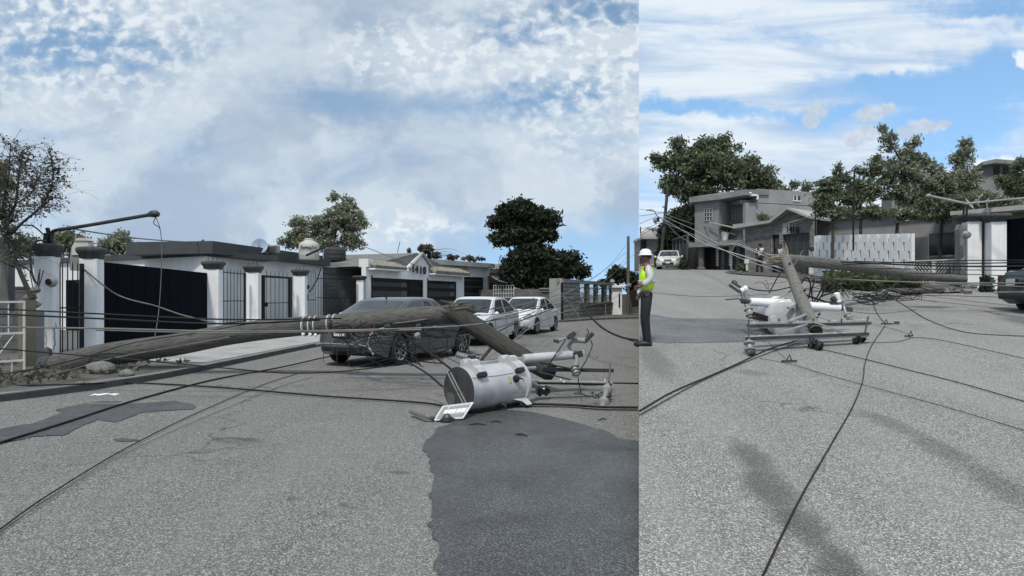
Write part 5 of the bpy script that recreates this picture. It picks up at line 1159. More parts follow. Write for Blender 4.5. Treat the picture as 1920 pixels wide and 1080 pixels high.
mb = MB(); mb.tube(spline([gs.hit(1407, 361, .4), gs.hit(1408, 366, .3), gs.hit(1420, 367, .3), gs.hit(1420, 374, .3)], 5), .07, 8); mb.build('drain_pipe', M['tube_white'], t, smooth=50)
mb = MB(); mb.lathe([(.20, 0), (.31, .60), (.34, .64), (.33, .68), (.28, .62)], ga.at(sx(1361), zs1, .3), n=20); pot = mb.build('plant_pot', M['tube_white'], None, smooth=35); tag(pot, 'big tapered white plant pot on the balcony of the grey house', 'plant pot')
leaves_mesh('plant', [ga.at(sx(1361) + random.gauss(0, .25), zs1 + .75 + abs(random.gauss(0, .22)), .3 + random.gauss(0, .2)) for _ in range(260)], .16, LF_dark, None); o = bpy.data.objects['plant']; tag(o, 'bushy dark plant growing in the white balcony pot', 'plant')
mb = MB(); mb.tube([ga.hit(1330, 417, 1.2), ga.hit(1385, 429, 1.6)], .05, 6); o = mb.build('balcony_rail', M['conc_lt'], t)
# ground floor
zg0 = hR(46) - .8; mb = MB(); ga.box(mb, 0, L, zg0, zs0, -.4, 0); mb.build('ground_wall', M['maroon'], t)
mb = MB(); ga.box(mb, sx(1342), sx(1327), zg0, ga.Z(1335, 450), .003, .06); mb.build('door', M['black'], t)
SG = brick('stone_strip', (.20, .20, .19), (.11, .11, .11), (.06, .06, .06), .22, .12, ga.x)
for a, b in ((1359, 1353), (1388, 1381)): mb = MB(); ga.box(mb, sx(a), sx(b), zg0, zs0, .003, .10); mb.build('stone_strip', SG, t)
for a, b, c_, d_ in ((1352, 1349, 451, 468), (1381, 1378, 451, 470)): mb = MB(); ga.box(mb, sx(a), sx(b), ga.Z(a, d_), ga.Z(a, c_), .003, .05); mb.build('slit_window', M['black'], t)
for a, b in ((1348, 1343), (1373, 1367)):
    mb = MB(); ga.box(mb, sx(a), sx(b), ga.Z(a, 499), ga.Z(a, 449), .003, .05); pn = mb.build('louvre_panel', M['conc_lt'], t)
    mb = MB(); [ga.box(mb, sx(a) + .06, sx(b) - .06, ga.Z(a, 498 - k * 5.5), ga.Z(a, 495.5 - k * 5.5), .051, .08) for k in range(9)]; mb.build('louvres', M['tube_white'], pn)
mb = MB(); q0 = ga.at(sx(1325), hR(46) - .4, .9); mb.lathe([(.3, 0), (.3, .5), (.2, .6), (.2, zs0 - q0.z)], q0, n=14); mb.build('column', M['conc_dk'], t, smooth=40)
# maroon side wall running back along the street
gw = Fac(XY(1314, 46), XY(1277, 50.2)); t = thing('maroon_wall', 'plain dark maroon wall running back beside the white sedan', 'wall', gw.at(0, hR(48)))
mb = MB(); gw.poly(mb, [(0, 2.8), (gw.L, 3.2), (gw.L, gw.Z(1277, 458)), (0, gw.Z(1314, 456))], -.3, 0); mb.build('wall', M['maroon'], t)
gw2 = Fac(XY(1291, 48.8), XY(1252, 55)); t = thing('post_fence', 'row of dark posts with block panels beyond the maroon wall', 'fence', gw2.at(0, hR(50)))
mb = MB(); gw2.box(mb, 0, gw2.L, 3.2, gw2.Z(1270, 475), -.2, 0); mb.build('base_wall', M['maroon'], t)
mb = MB(); gw2.box(mb, 0.1, gw2.L, gw2.Z(1270, 475), gw2.Z(1270, 458), -.15, -.05); mb.build('panels', M['rock_beige'], t)
mb = MB(); [gw2.box(mb, gw2.L * k / 6 - .09, gw2.L * k / 6 + .09, 3.2, gw2.Z(1270, 449), .0, .15) for k in range(7)]; gw2.box(mb, 0, gw2.L, gw2.Z(1270, 449), gw2.Z(1270, 447), -.1, .2); mb.build('posts', M['conc_dk'], t)

# ================================================================ RIGHT: STONE GABLE HOUSE
hb = Fac(XY(1397, 38.2), XY(1520, 35.0)); t = thing('stone_house', 'stone clad house with white roof edge, gable and dark garage door', 'house', hb.at(0, hR(37)))
ST = brick('stone_clad', (.30, .295, .275), (.17, .17, .165), (.10, .10, .095), .26, .11, hb.x, bump=.8)
zg = hR(35) - .5; S_ = hb.S; Zb = hb.Z
zt = Zb(1400, 428); d0, d1 = S_(1448), S_(1461); g0_, g1_ = S_(1468), S_(1518); zd = Zb(1455, 440); zgr = Zb(1490, 438)
mb = MB(); hb.box(mb, 0, d0, zg, zd, -.3, 0); hb.box(mb, d1, g0_, zg, zd, -.3, 0.002); hb.box(mb, g1_, hb.L + 1.2 if False else S_(1526), zg, zgr, -.3, 0)
hb.poly(mb, [(0, zd + .001), (g0_, zd + .001), (g0_, Zb(1470, 410)), (S_(1452), Zb(1452, 418)), (0, zt)], -.3, 0.001)
hb.poly(mb, [(g0_ + .001, zgr + .002), (S_(1526), zgr + .002), (S_(1526), Zb(1526, 410)), (S_(1484), Zb(1484, 393)), (g0_ + .001, Zb(1468, 409))], -.3, 0.0); mb.build('wall', ST, t)
mb = MB(); hb.box(mb, .2, S_(1445), zg, zd - .1, .003, .05); mb.build('grey_panel', brick('tile_panel', (.15, .15, .15), (.20, .2, .2), (.10, .1, .1), .3, .2, hb.x), t)
mb = MB(); hb.box(mb, .0, S_(1445), zg, hR(38) + .85, .052, .07); mb.build('low_cladding', ST, t)
mb = MB(); hb.box(mb, d0, d1, zg, zd, -.28, -.15); dd = mb.build('door', M['black'], t); mb = MB(); [hb.box(mb, d0 + .1, d1 - .08, z - .3, z + .3, -.149, -.12) for z in (zd - .5, zd - 1.3)]; mb.build('door_panes', M['slat'], dd)
mb = MB(); hb.box(mb, g0_, g1_, zg, zgr, -.28, -.14); gd = mb.build('garage_door', M['slat'], t)
mb = MB(); nx, nz = 4, 5
for i in range(nx):
    for k in range(nz): w_ = (g1_ - g0_) / nx; h_ = (zgr - hR(35)) / nz; hb.box(mb, g0_ + i * w_ + .07, g0_ + (i + 1) * w_ - .07, hR(35) + k * h_ + .05, hR(35) + (k + 1) * h_ - .05, -.139, -.115)
mb.build('garage_panels', mat('garage_panel', (.035, .04, .038), .5, .1, 3), gd)
mb = MB(); hb.box(mb, g0_ - .0, g0_ + .45, zgr + .004, zgr + .62, .003, .04); mb.build('number_panel', M['conc_lt'], t)
for i, ch in enumerate('1418'): text(ch, .46, hb.hit((1476.5, 1482, 1488, 1495)[i], (431, 431, 431, 432)[i], .03), hb.x, hb.n, M['wire'], t, .02, name='house_number')
mb = MB(); hb.poly(mb, [(-.5, zt - .0), (S_(1452), Zb(1452, 419)), (S_(1452), Zb(1452, 414)), (-.5, zt + .25)], -3, .5); hb.poly(mb, [(S_(1452), Zb(1452, 419)), (S_(1484), Zb(1484, 394)), (S_(1484), Zb(1484, 390)), (S_(1452), Zb(1452, 413))], -3, .5); hb.poly(mb, [(S_(1484), Zb(1484, 394)), (S_(1527), Zb(1527, 411)), (S_(1527), Zb(1527, 407)), (S_(1484), Zb(1484, 390))], -3, .5); mb.build('roof', M['conc_lt'], t)
MB().tube([hb.hit(1478, 418, .3), hb.hit(1520, 406, .4)], .03, 6).build('wall_pipe', M['galv'], t)
mb = MB(); hb.box(mb, S_(1521), S_(1526), zg, hR(35) + 1.3, .005, .25); bx_ = mb.build('meter_pier', M['white'], t); mb = MB(); mb.lathe([(.13, 0), (.13, .12)], hb.hit(1523, 467, .26), hb.n, 12); mb.build('meter', M['steel_dk'], bx_)
# small house behind the pierced wall
hc = Fac(XY(1527, 37), XY(1800, 31)); t = thing('grey_house', 'dark grey single storey house behind the pierced white wall and the trees', 'house', hc.at(0, hR(36)))
mb = MB(); hc.box(mb, 0, hc.L, 1.5, hc.Z(1540, 415), -6, 0); mb.build('wall', M['stucco'], t); mb = MB(); hc.box(mb, -.1, hc.L, hc.Z(1540, 415) + .002, hc.Z(1540, 408), -6.2, .3); mb.build('roof', M['conc'], t)
for s_ in (3.2, 6.0): mb = MB(); hc.box(mb, s_, s_ + 1.1, hR(33) + 1, hR(33) + 2.1, .003, .03); wd = mb.build('window', M['glass_dk'], t); mb = MB(); hc.box(mb, s_ - .06, s_ + 1.16, hR(33) + .92, hR(33) + .998, .003, .08); mb.build('sill', M['conc_lt'], wd)
# pierced white wall
pw = Fac(XY(1529, 32.5), XY(1722, 26.2)); t = thing('pierced_wall', 'white wall pierced with small upright slots right of the stone house', 'wall', pw.at(0, hR(30)))
mb = MB(); cw, ch = .28, .36; nrow = 5
for i in range(int(pw.L / cw)):
    y_ = pw.at(i * cw, 0).y; zb_ = hR(y_)
    pw.box(mb, i * cw, (i + 1) * cw, zb_ - .3, zb_ + .28, -.08, .08)
    for k in range(nrow):
        z0 = zb_ + .282 + k * ch
        if (i + k) % 2 == 0: pw.box(mb, i * cw + .004, (i + 1) * cw - .004, z0, z0 + ch - .004, -.078, .078)
        else:
            pw.box(mb, i * cw + .004, i * cw + .09, z0, z0 + ch - .004, -.078, .078); pw.box(mb, (i + 1) * cw - .09, (i + 1) * cw - .004, z0, z0 + ch - .004, -.078, .078)
mb.build('wall', M['white'], t)
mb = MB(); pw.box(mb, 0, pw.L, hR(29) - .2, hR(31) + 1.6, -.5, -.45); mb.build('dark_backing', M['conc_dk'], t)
# slanted white railing up to the pillars
rf = Fac(XY(1700, 26.6), XY(1794, 25.2)); t = thing('railing_fence', 'white railing of slanted bars over a low white wall by the pole butt', 'fence', rf.at(0, hR(26)))
zb_ = hR(25.6); z1, z2, z3 = rf.Z(1750, 488), rf.Z(1750, 516), rf.Z(1750, 541); mb = MB()
for z in (z1, z2, (z2 + z3) / 2 + .1, z3): rf.box(mb, 0, rf.L, z - .02, z + .02, -.02, .02)
rf.box(mb, rf.L * .52, rf.L * .52 + .12, z3, z1, -.03, .03); mb.build('frame', M['gate_white'], t); mb = MB()
for k in range(16):
    s = rf.L * (k + .5) / 16; dsl = -.22 if k < 8 else .22; mb.tube([rf.at(s - dsl, z2), rf.at(s + dsl, z1)] if 0 < s + dsl < rf.L else [rf.at(s, z2), rf.at(s, z1)], .014, 5)
    mb.tube([rf.at(s, z3), rf.at(s, z2)], .012, 5)
mb.build('bars', M['gate_white'], t); mb = MB(); rf.box(mb, -.5, rf.L + .3, 1.3, zb_ + .05, -.15, .05); mb.build('low_wall', M['conc_lt'], t)
# pillars and navy gate
def rp(px, d, top, wid, label):
    return pillar('gate_pillar', px, d, top, wid, label, 1.75, group='white gate pillars with grey caps', z0=hR(d) - .15, hcap=.32)
p1 = rp(1822, 24.6, 401, .48, 'white pillar with a round meter and a dish on its cap, right hand street'); p2 = rp(1867, 24.0, 401, .50, 'white pillar between the barred side gate and the navy gate, right hand street')
c = P(1810, 441, 24.2); MB().lathe([(.13, 0), (.15, .04), (.15, .09), (.11, .12), (.11, .22), (.07, .25)], c, (-.2, -1, 0), 18).build('meter', M['porc'], p1, smooth=40)
mb = MB(); mb.prism([P(1803, 420, 24.5), P(1800, 430, 24.5), P(1801, 520, 24.5), P(1806, 520, 24.5), P(1806, 425, 24.5)], (0, .3, 0)); mb.build('side_buttress', M['conc'], p1)
mb = MB(); mb.tube([P(1806 + 3 * math.sin(i * 2.1), 478 + i * 5, 24.28) for i in range(8)], [.01, .03, .035, .02, .03, .035, .05, .02], 5); mb.build('crack', M['stucco_dk'], p1)
rg = Fac(XY(1828, 24.5), XY(1845, 24.3)); t = thing('side_gate', 'narrow dark barred side gate between the two right hand white pillars', 'gate', rg.at(0, hR(24))); zt_ = rg.Z(1836, 414); z0_ = rg.Z(1836, 520)
mb = MB(); rg.box(mb, 0, .05, z0_, zt_, -.02, .02); rg.box(mb, rg.L - .05, rg.L, z0_, zt_, -.02, .02); rg.box(mb, .05, rg.L - .05, z0_, z0_ + .05, -.02, .02); mb.build('frame', M['black'], t); mb = MB(); spikes(mb, rg, .05, rg.L - .05, z0_ + .05, zt_, 4, .014, ((z0_ + zt_) / 2,)); mb.build('bars', M['black'], t)
mb = MB(); rb = Fac(XY(1822, 26.5), XY(1860, 26.0)); rb.box(mb, 0, rb.L, 1.6, rb.Z(1840, 412), -.3, 0); mb.build('back_wall', M['conc'], t)
rn_ = Fac(XY(1866, 24.3), XY(1985, 22.6)); t = thing('driveway_gate', 'navy sheet gate at the right edge under a flat roof', 'gate', rn_.at(0, hR(23))); mb = MB(); rn_.box(mb, .2, rn_.L, hR(23.5) - .02, rn_.Z(1885, 412), -.05, .05); mb.build('panel', M['navy'], t)
mb = MB(); [rn_.box(mb, .3 + k * .22, .32 + k * .22, hR(23.5) + .05, rn_.Z(1885, 412) - .03, .051, .07) for k in range(9)]; mb.build('ribs', M['navy'], t)
rh = Fac(XY(1800, 26.6), XY(2000, 24.5)); t = thing('white_house', 'white roof edge and ochre shaded wall above the right hand navy gate', 'house', rh.at(0, hR(26)))
mb = MB(); rh.box(mb, 0, rh.L, 1.6, rh.Z(1900, 396), -5, -.3); mb.build('wall', M['rock_beige'], t); mb = MB(); rh.poly(mb, [(-.3, rh.Z(1810, 404)), (rh.L, rh.Z(1990, 390)), (rh.L, rh.Z(1990, 380)), (-.3, rh.Z(1810, 397))], -5, .5); mb.build('roof', M['conc_lt'], t)
def dish(px, py, d, r, axv, label, m, grp='satellite dishes over the right hand gate'):
    c = P(px, py, d); t = thing('satellite_dish', label, 'dish', c, group=grp); axv = Vector(axv).normalized()
    MB().lathe([(.02, 0), (r * .45, r * .05), (r * .8, r * .17), (r, r * .28), (r * 1.01, r * .28), (r * .8, r * .14), (.02, -.02)], c, axv, 24).build('reflector', m, t, smooth=50)
    mb = MB(); mb.tube([c, c - axv * .12 + Vector((0, 0, -.1)), c + Vector((0, .1, -r - .35))], .03, 6); mb.tube([c + Vector((0, 0, -r * .7)), c + axv * r * 1.2], .014, 5); mb.box(c + axv * r * 1.2, (.06, .06, .08)); mb.build('mount', M['galv'], t); return t
dish(1815, 384, 25, .25, (.55, -.6, .5), 'pale satellite dish on the cap of the pillar with the meter', M['conc_lt']); dish(1856, 371, 25.4, .27, (.95, -.5, .15), 'mottled satellite dish turned sideways, the higher of the two', M['rock'])
t = thing('street_light', 'thin pale street light arm crossing above the right hand pillars', 'street light', P(1822, 400, 24.6)); mb = MB(); mb.tube([P(1741, 367, 22), P(1808, 381, 23.5)], .045, 8); mb.tube([P(1808, 382, 23.5), P(1870, 376, 23), P(1960, 368, 22)], .035, 8); mb.build('arm', M['conc_lt'], t, smooth=60); mb = MB(); mb.ball(P(1741, 367, 22), .075, 12, (1.2, 1, .9)); mb.build('lamp_head', M['conc_lt'], t)
mb = MB(); mb.tube([P(1808, 382, 23.5), P(1806, 402, 24.4)], .03, 6); mb.tube([P(1813, 383, 23.6), P(1813, 402, 24.4)], .03, 6); mb.build('bracket', M['steel_dk'], t)
t = thing('antenna', 'small forked rooftop antenna between the two dishes', 'antenna', P(1834, 385, 25.2)); mb = MB(); mb.tube([P(1834, 386, 25.2), P(1836, 369, 25.2), P(1843, 365, 25.2)], .02, 5); mb.tube([P(1836, 370, 25.2), P(1829, 364, 25.2)], .02, 5); mb.build('mast', M['galv'], t)
# concrete house far behind the trees, with open roof storey
t = thing('concrete_house', 'raw concrete house with an open rooftop storey behind the trees', 'house', P(1860, 400, 48)); q = P(1830, 430, 50)
fc = Fac(XY(1670, 50), XY(1990, 46)); mb = MB(); fc.poly(mb, [(fc.S(1672), 3), (fc.S(1990), 3), (fc.S(1990), fc.Z(1990, 330)), (fc.S(1852), fc.Z(1852, 330)), (fc.S(1790), fc.Z(1790, 338)), (fc.S(1672), fc.Z(1672, 357))], -5, 0); mb.build('wall', M['stucco_dk'], t)
mb = MB(); fc.poly(mb, [(fc.S(1838), fc.Z(1838, 306)), (fc.S(1862), fc.Z(1862, 301)), (fc.S(1930), fc.Z(1930, 306)), (fc.S(1930), fc.Z(1930, 313)), (fc.S(1862), fc.Z(1862, 308)), (fc.S(1838), fc.Z(1838, 312))], -4, .6); mb.build('roof', M['conc'], t)
mb = MB(); fc.box(mb, fc.S(1842), fc.S(1862), fc.Z(1850, 331), fc.Z(1850, 308), -.4, 0); fc.box(mb, fc.S(1875), fc.S(1880), fc.Z(1850, 331), fc.Z(1870, 308), -.4, 0); fc.box(mb, fc.S(1862), fc.S(1930), fc.Z(1880, 331), fc.Z(1880, 327), -.3, 0); mb.build('columns', M['conc_dk'], t); mb = MB(); fc.box(mb, fc.S(1880), fc.S(1935), fc.Z(1900, 331), fc.Z(1900, 309), -4, -3.6); mb.build('rear_wall', M['conc_dk'], t)
for a, b, c_, d_ in ((1697, 1703, 372, 388), (1720, 1726, 372, 390)): mb = MB(); fc.box(mb, fc.S(a), fc.S(b), fc.Z(a, d_), fc.Z(a, c_), .003, .04); mb.build('window', M['glass_dk'], t)
# far end of rising street
t = thing('flat_house', 'low white walled house across the far end of the rising street', 'house', P(1215, 490, 68)); MB().box((XY(1199, 70).x + 3.0, 72, 6.2), (5.6, 4, 3.6)).build('wall', M['conc'], t)
q = P(1225, 448, 70); mb = MB(); mb.box((XY(1199, 70).x + 3.1, 71.5, CAMH + (HY - 447) / F * 70), (6.0, 5.2, .25)); mb.build('roof', M['conc_lt'], t)
for px in (1203, 1209): mb = MB(); a = P(px, 462, 69.9); mb.box(a, (.28, .08, 1.3)); mb.build('window', M['black'], t)
q = P(1213, 441, 71); t = thing('water_tank', 'small pale dome topped tank on the distant white walled house', 'water tank', q); MB().lathe([(.75, -.6), (.78, .1), (.5, .5), (.05, .65)], q, n=20).build('body', M['conc_lt'], t, smooth=50)
sheet('far_pavement', [XY(1199, 60), XY(1232, 60), XY(1236, 66), XY(1199, 66)], M['conc_lt'], lambda p: hR(p.y), it=1, amp=.01, dz=.12)
t, ptop = upole(1238, 52, 352, hR(52), 'leaning dark utility pole with a lamp beside the huge tree', .15, lean=.6, m=M['bark'])
mb = MB(); mb.tube([P(1245, 413, 52), P(1232, 405, 51.5), P(1226, 395, 51), P(1219, 393, 51)], .04, 6); mb.box(P(1218, 394, 51), (.45, .2, .1)); mb.build('lamp_arm', M['galv'], t); mb = MB(); mb.tube([P(1242, 388, 51.8), P(1250, 388, 51.8)], .05, 6); mb.tube([P(1237, 420, 51.8), P(1252, 416, 51.8)], .06, 6); mb.build('crossbars', M['steel_dk'], t)
t = thing('street_lamp', 'round grey lamp hanging in the wires left of the leaning pole', 'street light', P(1229, 412, 48)); MB().lathe([(.05, -.1), (.26, -.02), (.28, .12), (.1, .2)], P(1227, 413, 48), (.9, -.3, .1), 16).build('shade', M['galv'], t); MB().box(P(1233, 412, 48.1), (.25, .2, .3)).build('housing', M['black'], t)
upole(1201, 90, 425, hR(90), 'far thin pole at the head of the rising street', .12, m=M['bark'], group='distant thin poles'); upole(1224, 95, 428, hR(95), 'far thin pole to the right, at the head of the rising street', .12, m=M['bark'], group='distant thin poles')
t = thing('distant_house', 'pale box of a house on the skyline at the far end of the rising street', 'house', P(1231, 445, 110)); MB().box(P(1231, 443, 112), (3.2, 3, 2.6)).build('wall', M['conc_lt'], t); MB().box(P(1231, 430, 112), (3.6, 3.4, .3)).build('roof', M['conc_lt'], t)
t = thing('parked_car', 'small pale vehicle far up the street behind the white sedan', 'car', (0, 0, 0)); bpy.data.objects.remove(t)
Car('parked_car', 'pale car far up the street mostly hidden behind the white sedan', 'car', XY(1244, 60), XY(1246, 64.5), P_wh2, 4.3, 1.75, 1.5, hf=hR)
mb = MB(); mb.tube([P(1600, 470, 28), P(1600, 400, 28), P(1602, 323, 28)], .04, 6); tag(mb.build('thin_pole', M['black'], smooth=60), 'thin black metal pole standing among the trees over the pierced wall', 'pole')
mb = MB(); mb.tube([P(1529, 445, 33), P(1529, 376, 33)], .035, 6); tag(mb.build('roof_mast', M['black'], smooth=60), 'thin dark mast above the right end of the stone house', 'mast')
t = thing('gas_meter_post', 'cluster of pale pipes and a meter by the corner of the stone house', 'meter', P(1403, 500, 38)); mb = MB(); [mb.tube([P(px, 507, 38), P(px, 492, 38)], .05, 6) for px in (1400, 1403, 1407)]; mb.box(P(1402, 490, 38), (.35, .15, .25)); mb.build('pipes', M['tube_white'], t)
# street-light stub leaning off the wall
t = thing('street_light', 'curved grey lamp arm sticking up in front of the maroon ground floor', 'street light', P(1372, 504, 40)); MB().tube(spline([P(1371, 507, 40), P(1372, 485, 40), P(1373, 470, 39.8), P(1380, 458, 39), P(1396, 449, 38)], 6), .055, 8).build('arm', M['galv'], t, smooth=60)

# rubble and weeds, right
sheet('verge_upper', [XY(1360, 39.5), XY(1480, 37.0), XY(1545, 32), XY(1700, 26.4), XY(1800, 24.6), XY(1800, 21.6), XY(1700, 21.0), XY(1600, 25.5), XY(1540, 26), XY(1470, 31.5), XY(1400, 34)], M['dirt'], lambda p: hR(p.y), it=3, amp=.08, dz=.05)
gc = []
rn = random.Random(8)
while len(gc) < 5200:
    px = rn.uniform(1545, 1725); d = rn.uniform(22.0, 29.5); q = XY(px, d)
    if mnoise.noise((q.x * .8, q.y * .8, 1)) < -.1 or d > 31.5 - (px - 1545) / 180 * 5.5: continue
    if px > 1650 and d < 23.5: continue
    gc.append((q.x, q.y, hR(d) + .05 + rn.random() ** 1.6 * .35))
tag(leaves_mesh('grass', gc, .13, LF_grass, None, rs=4, elong=2.6), kind='stuff', label='green weeds along the foot of the pierced white wall')
gc = [(XY(px, d).x, XY(px, d).y, hR(d) + .05 + rn.random() * .4) for px, d in ((rn.gauss(1391, 5), rn.gauss(38.6, .3)) for _ in range(500))]; tag(leaves_mesh('shrub', gc, .13, LF_grass, None, rs=6), 'low green shrub at the foot of the stone strip by the stone house', 'shrub')
gc = [(XY(px, d).x, XY(px, d).y, hR(d) + rn.random() ** 2 * .5) for px, d in ((rn.gauss(1849, 5), rn.gauss(22.6, .3)) for _ in range(500))]; tag(leaves_mesh('shrub', gc, .1, LF_dark, None, rs=6), 'dark weed clump at the foot of the right hand white pillar', 'shrub')
gc = [(XY(px, d).x, XY(px, d).y, hR(d) + rn.random() ** 1.5 * .7) for px, d in ((rn.gauss(1284, 4), rn.gauss(46.5, .4)) for _ in range(500))]; tag(leaves_mesh('shrub', gc, .16, LF_dark, None, rs=6), 'dark shrub at the foot of the maroon wall beside the white sedan', 'shrub')
for i in range(46):
    px = rn.choice([rn.uniform(1362, 1412), rn.uniform(1470, 1560), rn.uniform(1770, 1830)]); py = rn.uniform(506, 513) if px < 1450 else (rn.uniform(509, 522) if px < 1600 else rn.uniform(539, 550))
    q = GR(px, py, .05); s_ = rn.uniform(.08, .2); mb = MB(); mb.box(q + Vector((0, 0, s_ * .25)), (s_ * 1.4, s_, s_ * .6), Matrix.Rotation(rn.random() * 3, 3, 'Z') @ Matrix.Rotation(rn.uniform(-.5, .5), 3, 'X'))
    tag(mb.build('rubble', M['rock'], bevel=.02), 'broken concrete chunk in the debris %s' % ('below the maroon ground floor' if px < 1450 else ('behind the standing pole stump' if px < 1600 else 'by the butt of the long pole')), 'rubble', 'rubble chunks ' + ('by the maroon house' if px < 1450 else ('behind the pole stump' if px < 1600 else 'by the long pole butt')))

# ================================================================ RIGHT: FALLEN POLE
pD = [P(1462, 486, 13.6), P(1530, 492, 15), P(1620, 502, 17.5), P(1720, 516, 20.8), P(1806, 524, 24)]
log('broken_pole', 'long grey pole lying from the pale stump across to the right hand pillars', pD, [.125, .135, .145, .15, .15], w5, seed=3, splinters=[(P(1462, 487, 13.6), (-1, -.3, .05), .55, 40, w_in, 3), (P(1806, 524, 24), (1, .1, -.1), .2, 20, w5, 7)])
pE = [P(1473, 486, 13.35), P(1490, 530, 12.3), P(1510, 580, 11.3), P(1531, 622, 10.5)]
log('broken_pole', 'pale weathered pole stump slanting down through the crossarm frame', pE, [.095, .105, .108, .105], w4, seed=6, rough=.03, splinters=[(P(1473, 486, 13.35), (-.1, .1, 1), .42, 26, w_in, 9)])
t = bpy.data.objects['broken_pole.004']
mb = MB(); [mb.tube([P(a, b, d), P(a + 4, b - 8, d - .1)], .02, 6) for a, b, d in ((1506, 550, 11.8), (1478, 500, 12.9), (1533, 595, 11.0))]; mb.build('pole_steps', M['steel_dk'], t)
mb = MB(); c = P(1530, 621, 10.47); mb.lathe([(.10, 0), (.08, -.01), (.05, .0), (.001, -.02)], c, (P(1531, 622, 10.5) - P(1510, 580, 11.3)), 16); mb.build('dark_end', M['black'], t)
# transformer behind
A2 = P(1471, 598, 11.7); ax2 = Vector((.25, 1, .06)).normalized(); t = thing('transformer', 'grey transformer drum seen end on behind the pale pole stump', 'transformer', A2); r2 = .34
MB().lathe([(r2 * .2, -.02), (r2 * .9, -.012), (r2 * .96, .0), (r2, .01), (r2, .85), (r2 * 1.08, .87), (r2 * 1.08, .95), (.01, 1.0)], A2, ax2, 48).build('drum', M['trafo'], t, smooth=35)
MB().lathe([(.06, -.07), (.07, -.05), (.06, .02), (.02, .03)], P(1449, 598, 11.6), ax2, 14).build('lid_boss', M['trafo'], t, smooth=40); MB().bar(P(1478, 577, 11.55), P(1490, 572, 11.6), .06, .05).build('lid_lug', M['trafo'], t)
mb = MB(); mb.bar(P(1411, 588, 11.7), P(1440, 597, 11.6), .03, .08); mb.bar(P(1411, 596, 11.7), P(1440, 601, 11.6), .03, .05); mb.build('black_bracket', M['black'], t)
# crossarms
def xarm(a, b, label, m, w_=.085, dots=()):
    t = thing('crossarm', label, 'crossarm', a, group='crossarms of the standing frame'); mb = MB(); beam(mb, a, b, w_, .014); mb.bar(Vector(a) + Vector((0, .05, -w_ * .5)), Vector(b) + Vector((0, .05, -w_ * .5)), .012, .05); mb.build('angle_iron', m, t)
    mb = MB(); [mb.ball(Vector(a).lerp(Vector(b), k) + Vector((0, -.03, 0)), .016, 8) for k in dots]; mb.build('bolts', M['tube_white'], t); return t
a1, b1 = P(1402, 605, 10.2), P(1632, 600, 11.1); t1 = xarm(a1, b1, 'upper of the two long crossarms nearest the road, on the standing frame', M['arm'], .09, (.04, .38, .68, .93))
a2, b2 = P(1399, 631, 9.9), P(1627, 622, 10.8); t2 = xarm(a2, b2, 'lower of the two long crossarms, just above the road', M['arm'], .09, (.1, .5, .7))
mb = MB(); mb.bar(P(1402, 611, 10.1), P(1633, 606, 11.0), .03, .04); mb.build('dark_lip', M['steel_dk'], t1); mb = MB(); mb.bar(P(1400, 635, 9.83), P(1628, 626, 10.73), .03, .045); mb.build('dark_lip', M['steel_dk'], t2)
mb = MB(); mb.tube([P(1404, 600, 10.15), P(1404, 633, 9.85)], .014, 6); mb.tube([P(1628, 594, 11.0), P(1622, 624, 10.7)], .014, 6); [mb.tube([P(px, 604, dd), P(px, 597, dd)], .012, 6) for px, dd in ((1461, 10.38), (1525, 10.6), (1578, 10.8))]; mb.build('tie_rods', M['steel_dk'], t1)
t = thing('brace', 'V shaped pale flat brace from the stump to the crossarms', 'brace', P(1515, 590, 11.5)); 
for q1, q2 in (((1515, 588, 11.0), (1480, 602, 10.4)), ((1517, 588, 11.0), (1556, 600, 10.7)), ((1512, 608, 10.5), (1461, 624, 10.1)), ((1525, 604, 10.5), (1579, 621, 10.5)), ((1450, 566, 12.2), (1485, 544, 12.5))): MB().bar(P(*q1), P(*q2), .05, .02).build('flat_bar', M['galv'], t)
# tube arm
t = thing('crossarm', 'crossarm carrying two thick white fuse tubes either side of the stump', 'crossarm', P(1388, 562, 12), group='crossarms of the standing frame'); mb = MB(); beam(mb, P(1388, 562, 12.1), P(1597, 578, 12.3), .07); mb.build('angle_iron', M['steel_dk'], t)
for (q1, q2) in ((P(1406, 566, 11.95), P(1481, 569, 12.0)), (P(1517, 574, 12.0), P(1574, 577, 12.05))):
    MB().lathe([(.06, 0), (.078, .005), (.078, (q2 - q1).length - .005), (.06, (q2 - q1).length)], q1, q2 - q1, 24).build('fuse_tube', M['tube_white'], t, smooth=40)
mb = MB(); mb.bar(P(1387, 562, 11.95), P(1406, 565, 11.95), .05, .05); mb.bar(P(1575, 576, 12.05), P(1597, 579, 12.05), .05, .05); mb.build('end_fittings', M['steel_dk'], t)
def cutout(x, y, d, flip, label):
    t = thing('fuse_cutout', label, 'fuse', P(x, y, d), group='fuse cutouts'); s = -1 if flip else 1
    MB().lathe([(.03, 0), (.055, .01), (.055, .06), (.04, .07), (.055, .08), (.055, .14), (.03, .15)], P(x - 3 * s, y + 3, d), (s * .7, 0, .35), 16).build('insulator', M['tube_white'], t, smooth=40)
    mb = MB(); mb.bar(P(x - 24 * s, y - 9, d), P(x - 4 * s, y + 5, d), .03, .045); mb.bar(P(x - 18 * s, y - 14, d), P(x - 1 * s, y - 3, d), .03, .04); mb.tube(spline([P(x - 20 * s, y - 12, d), P(x - 15 * s, y - 17, d), P(x - 8 * s, y - 12, d)], 4), .012, 5); mb.build('clamp', M['steel_dk'], t)
    MB().tube(spline([P(x + 5 * s, y + 4, d), P(x + 7 * s, y + 12, d), P(x + 7 * s, y + 20, d)], 4), .035, 8).build('arm', M['porc'], t, smooth=50)
    return t
cutout(1391, 543, 12.0, False, 'fuse cutout standing at the left end of the tube crossarm')
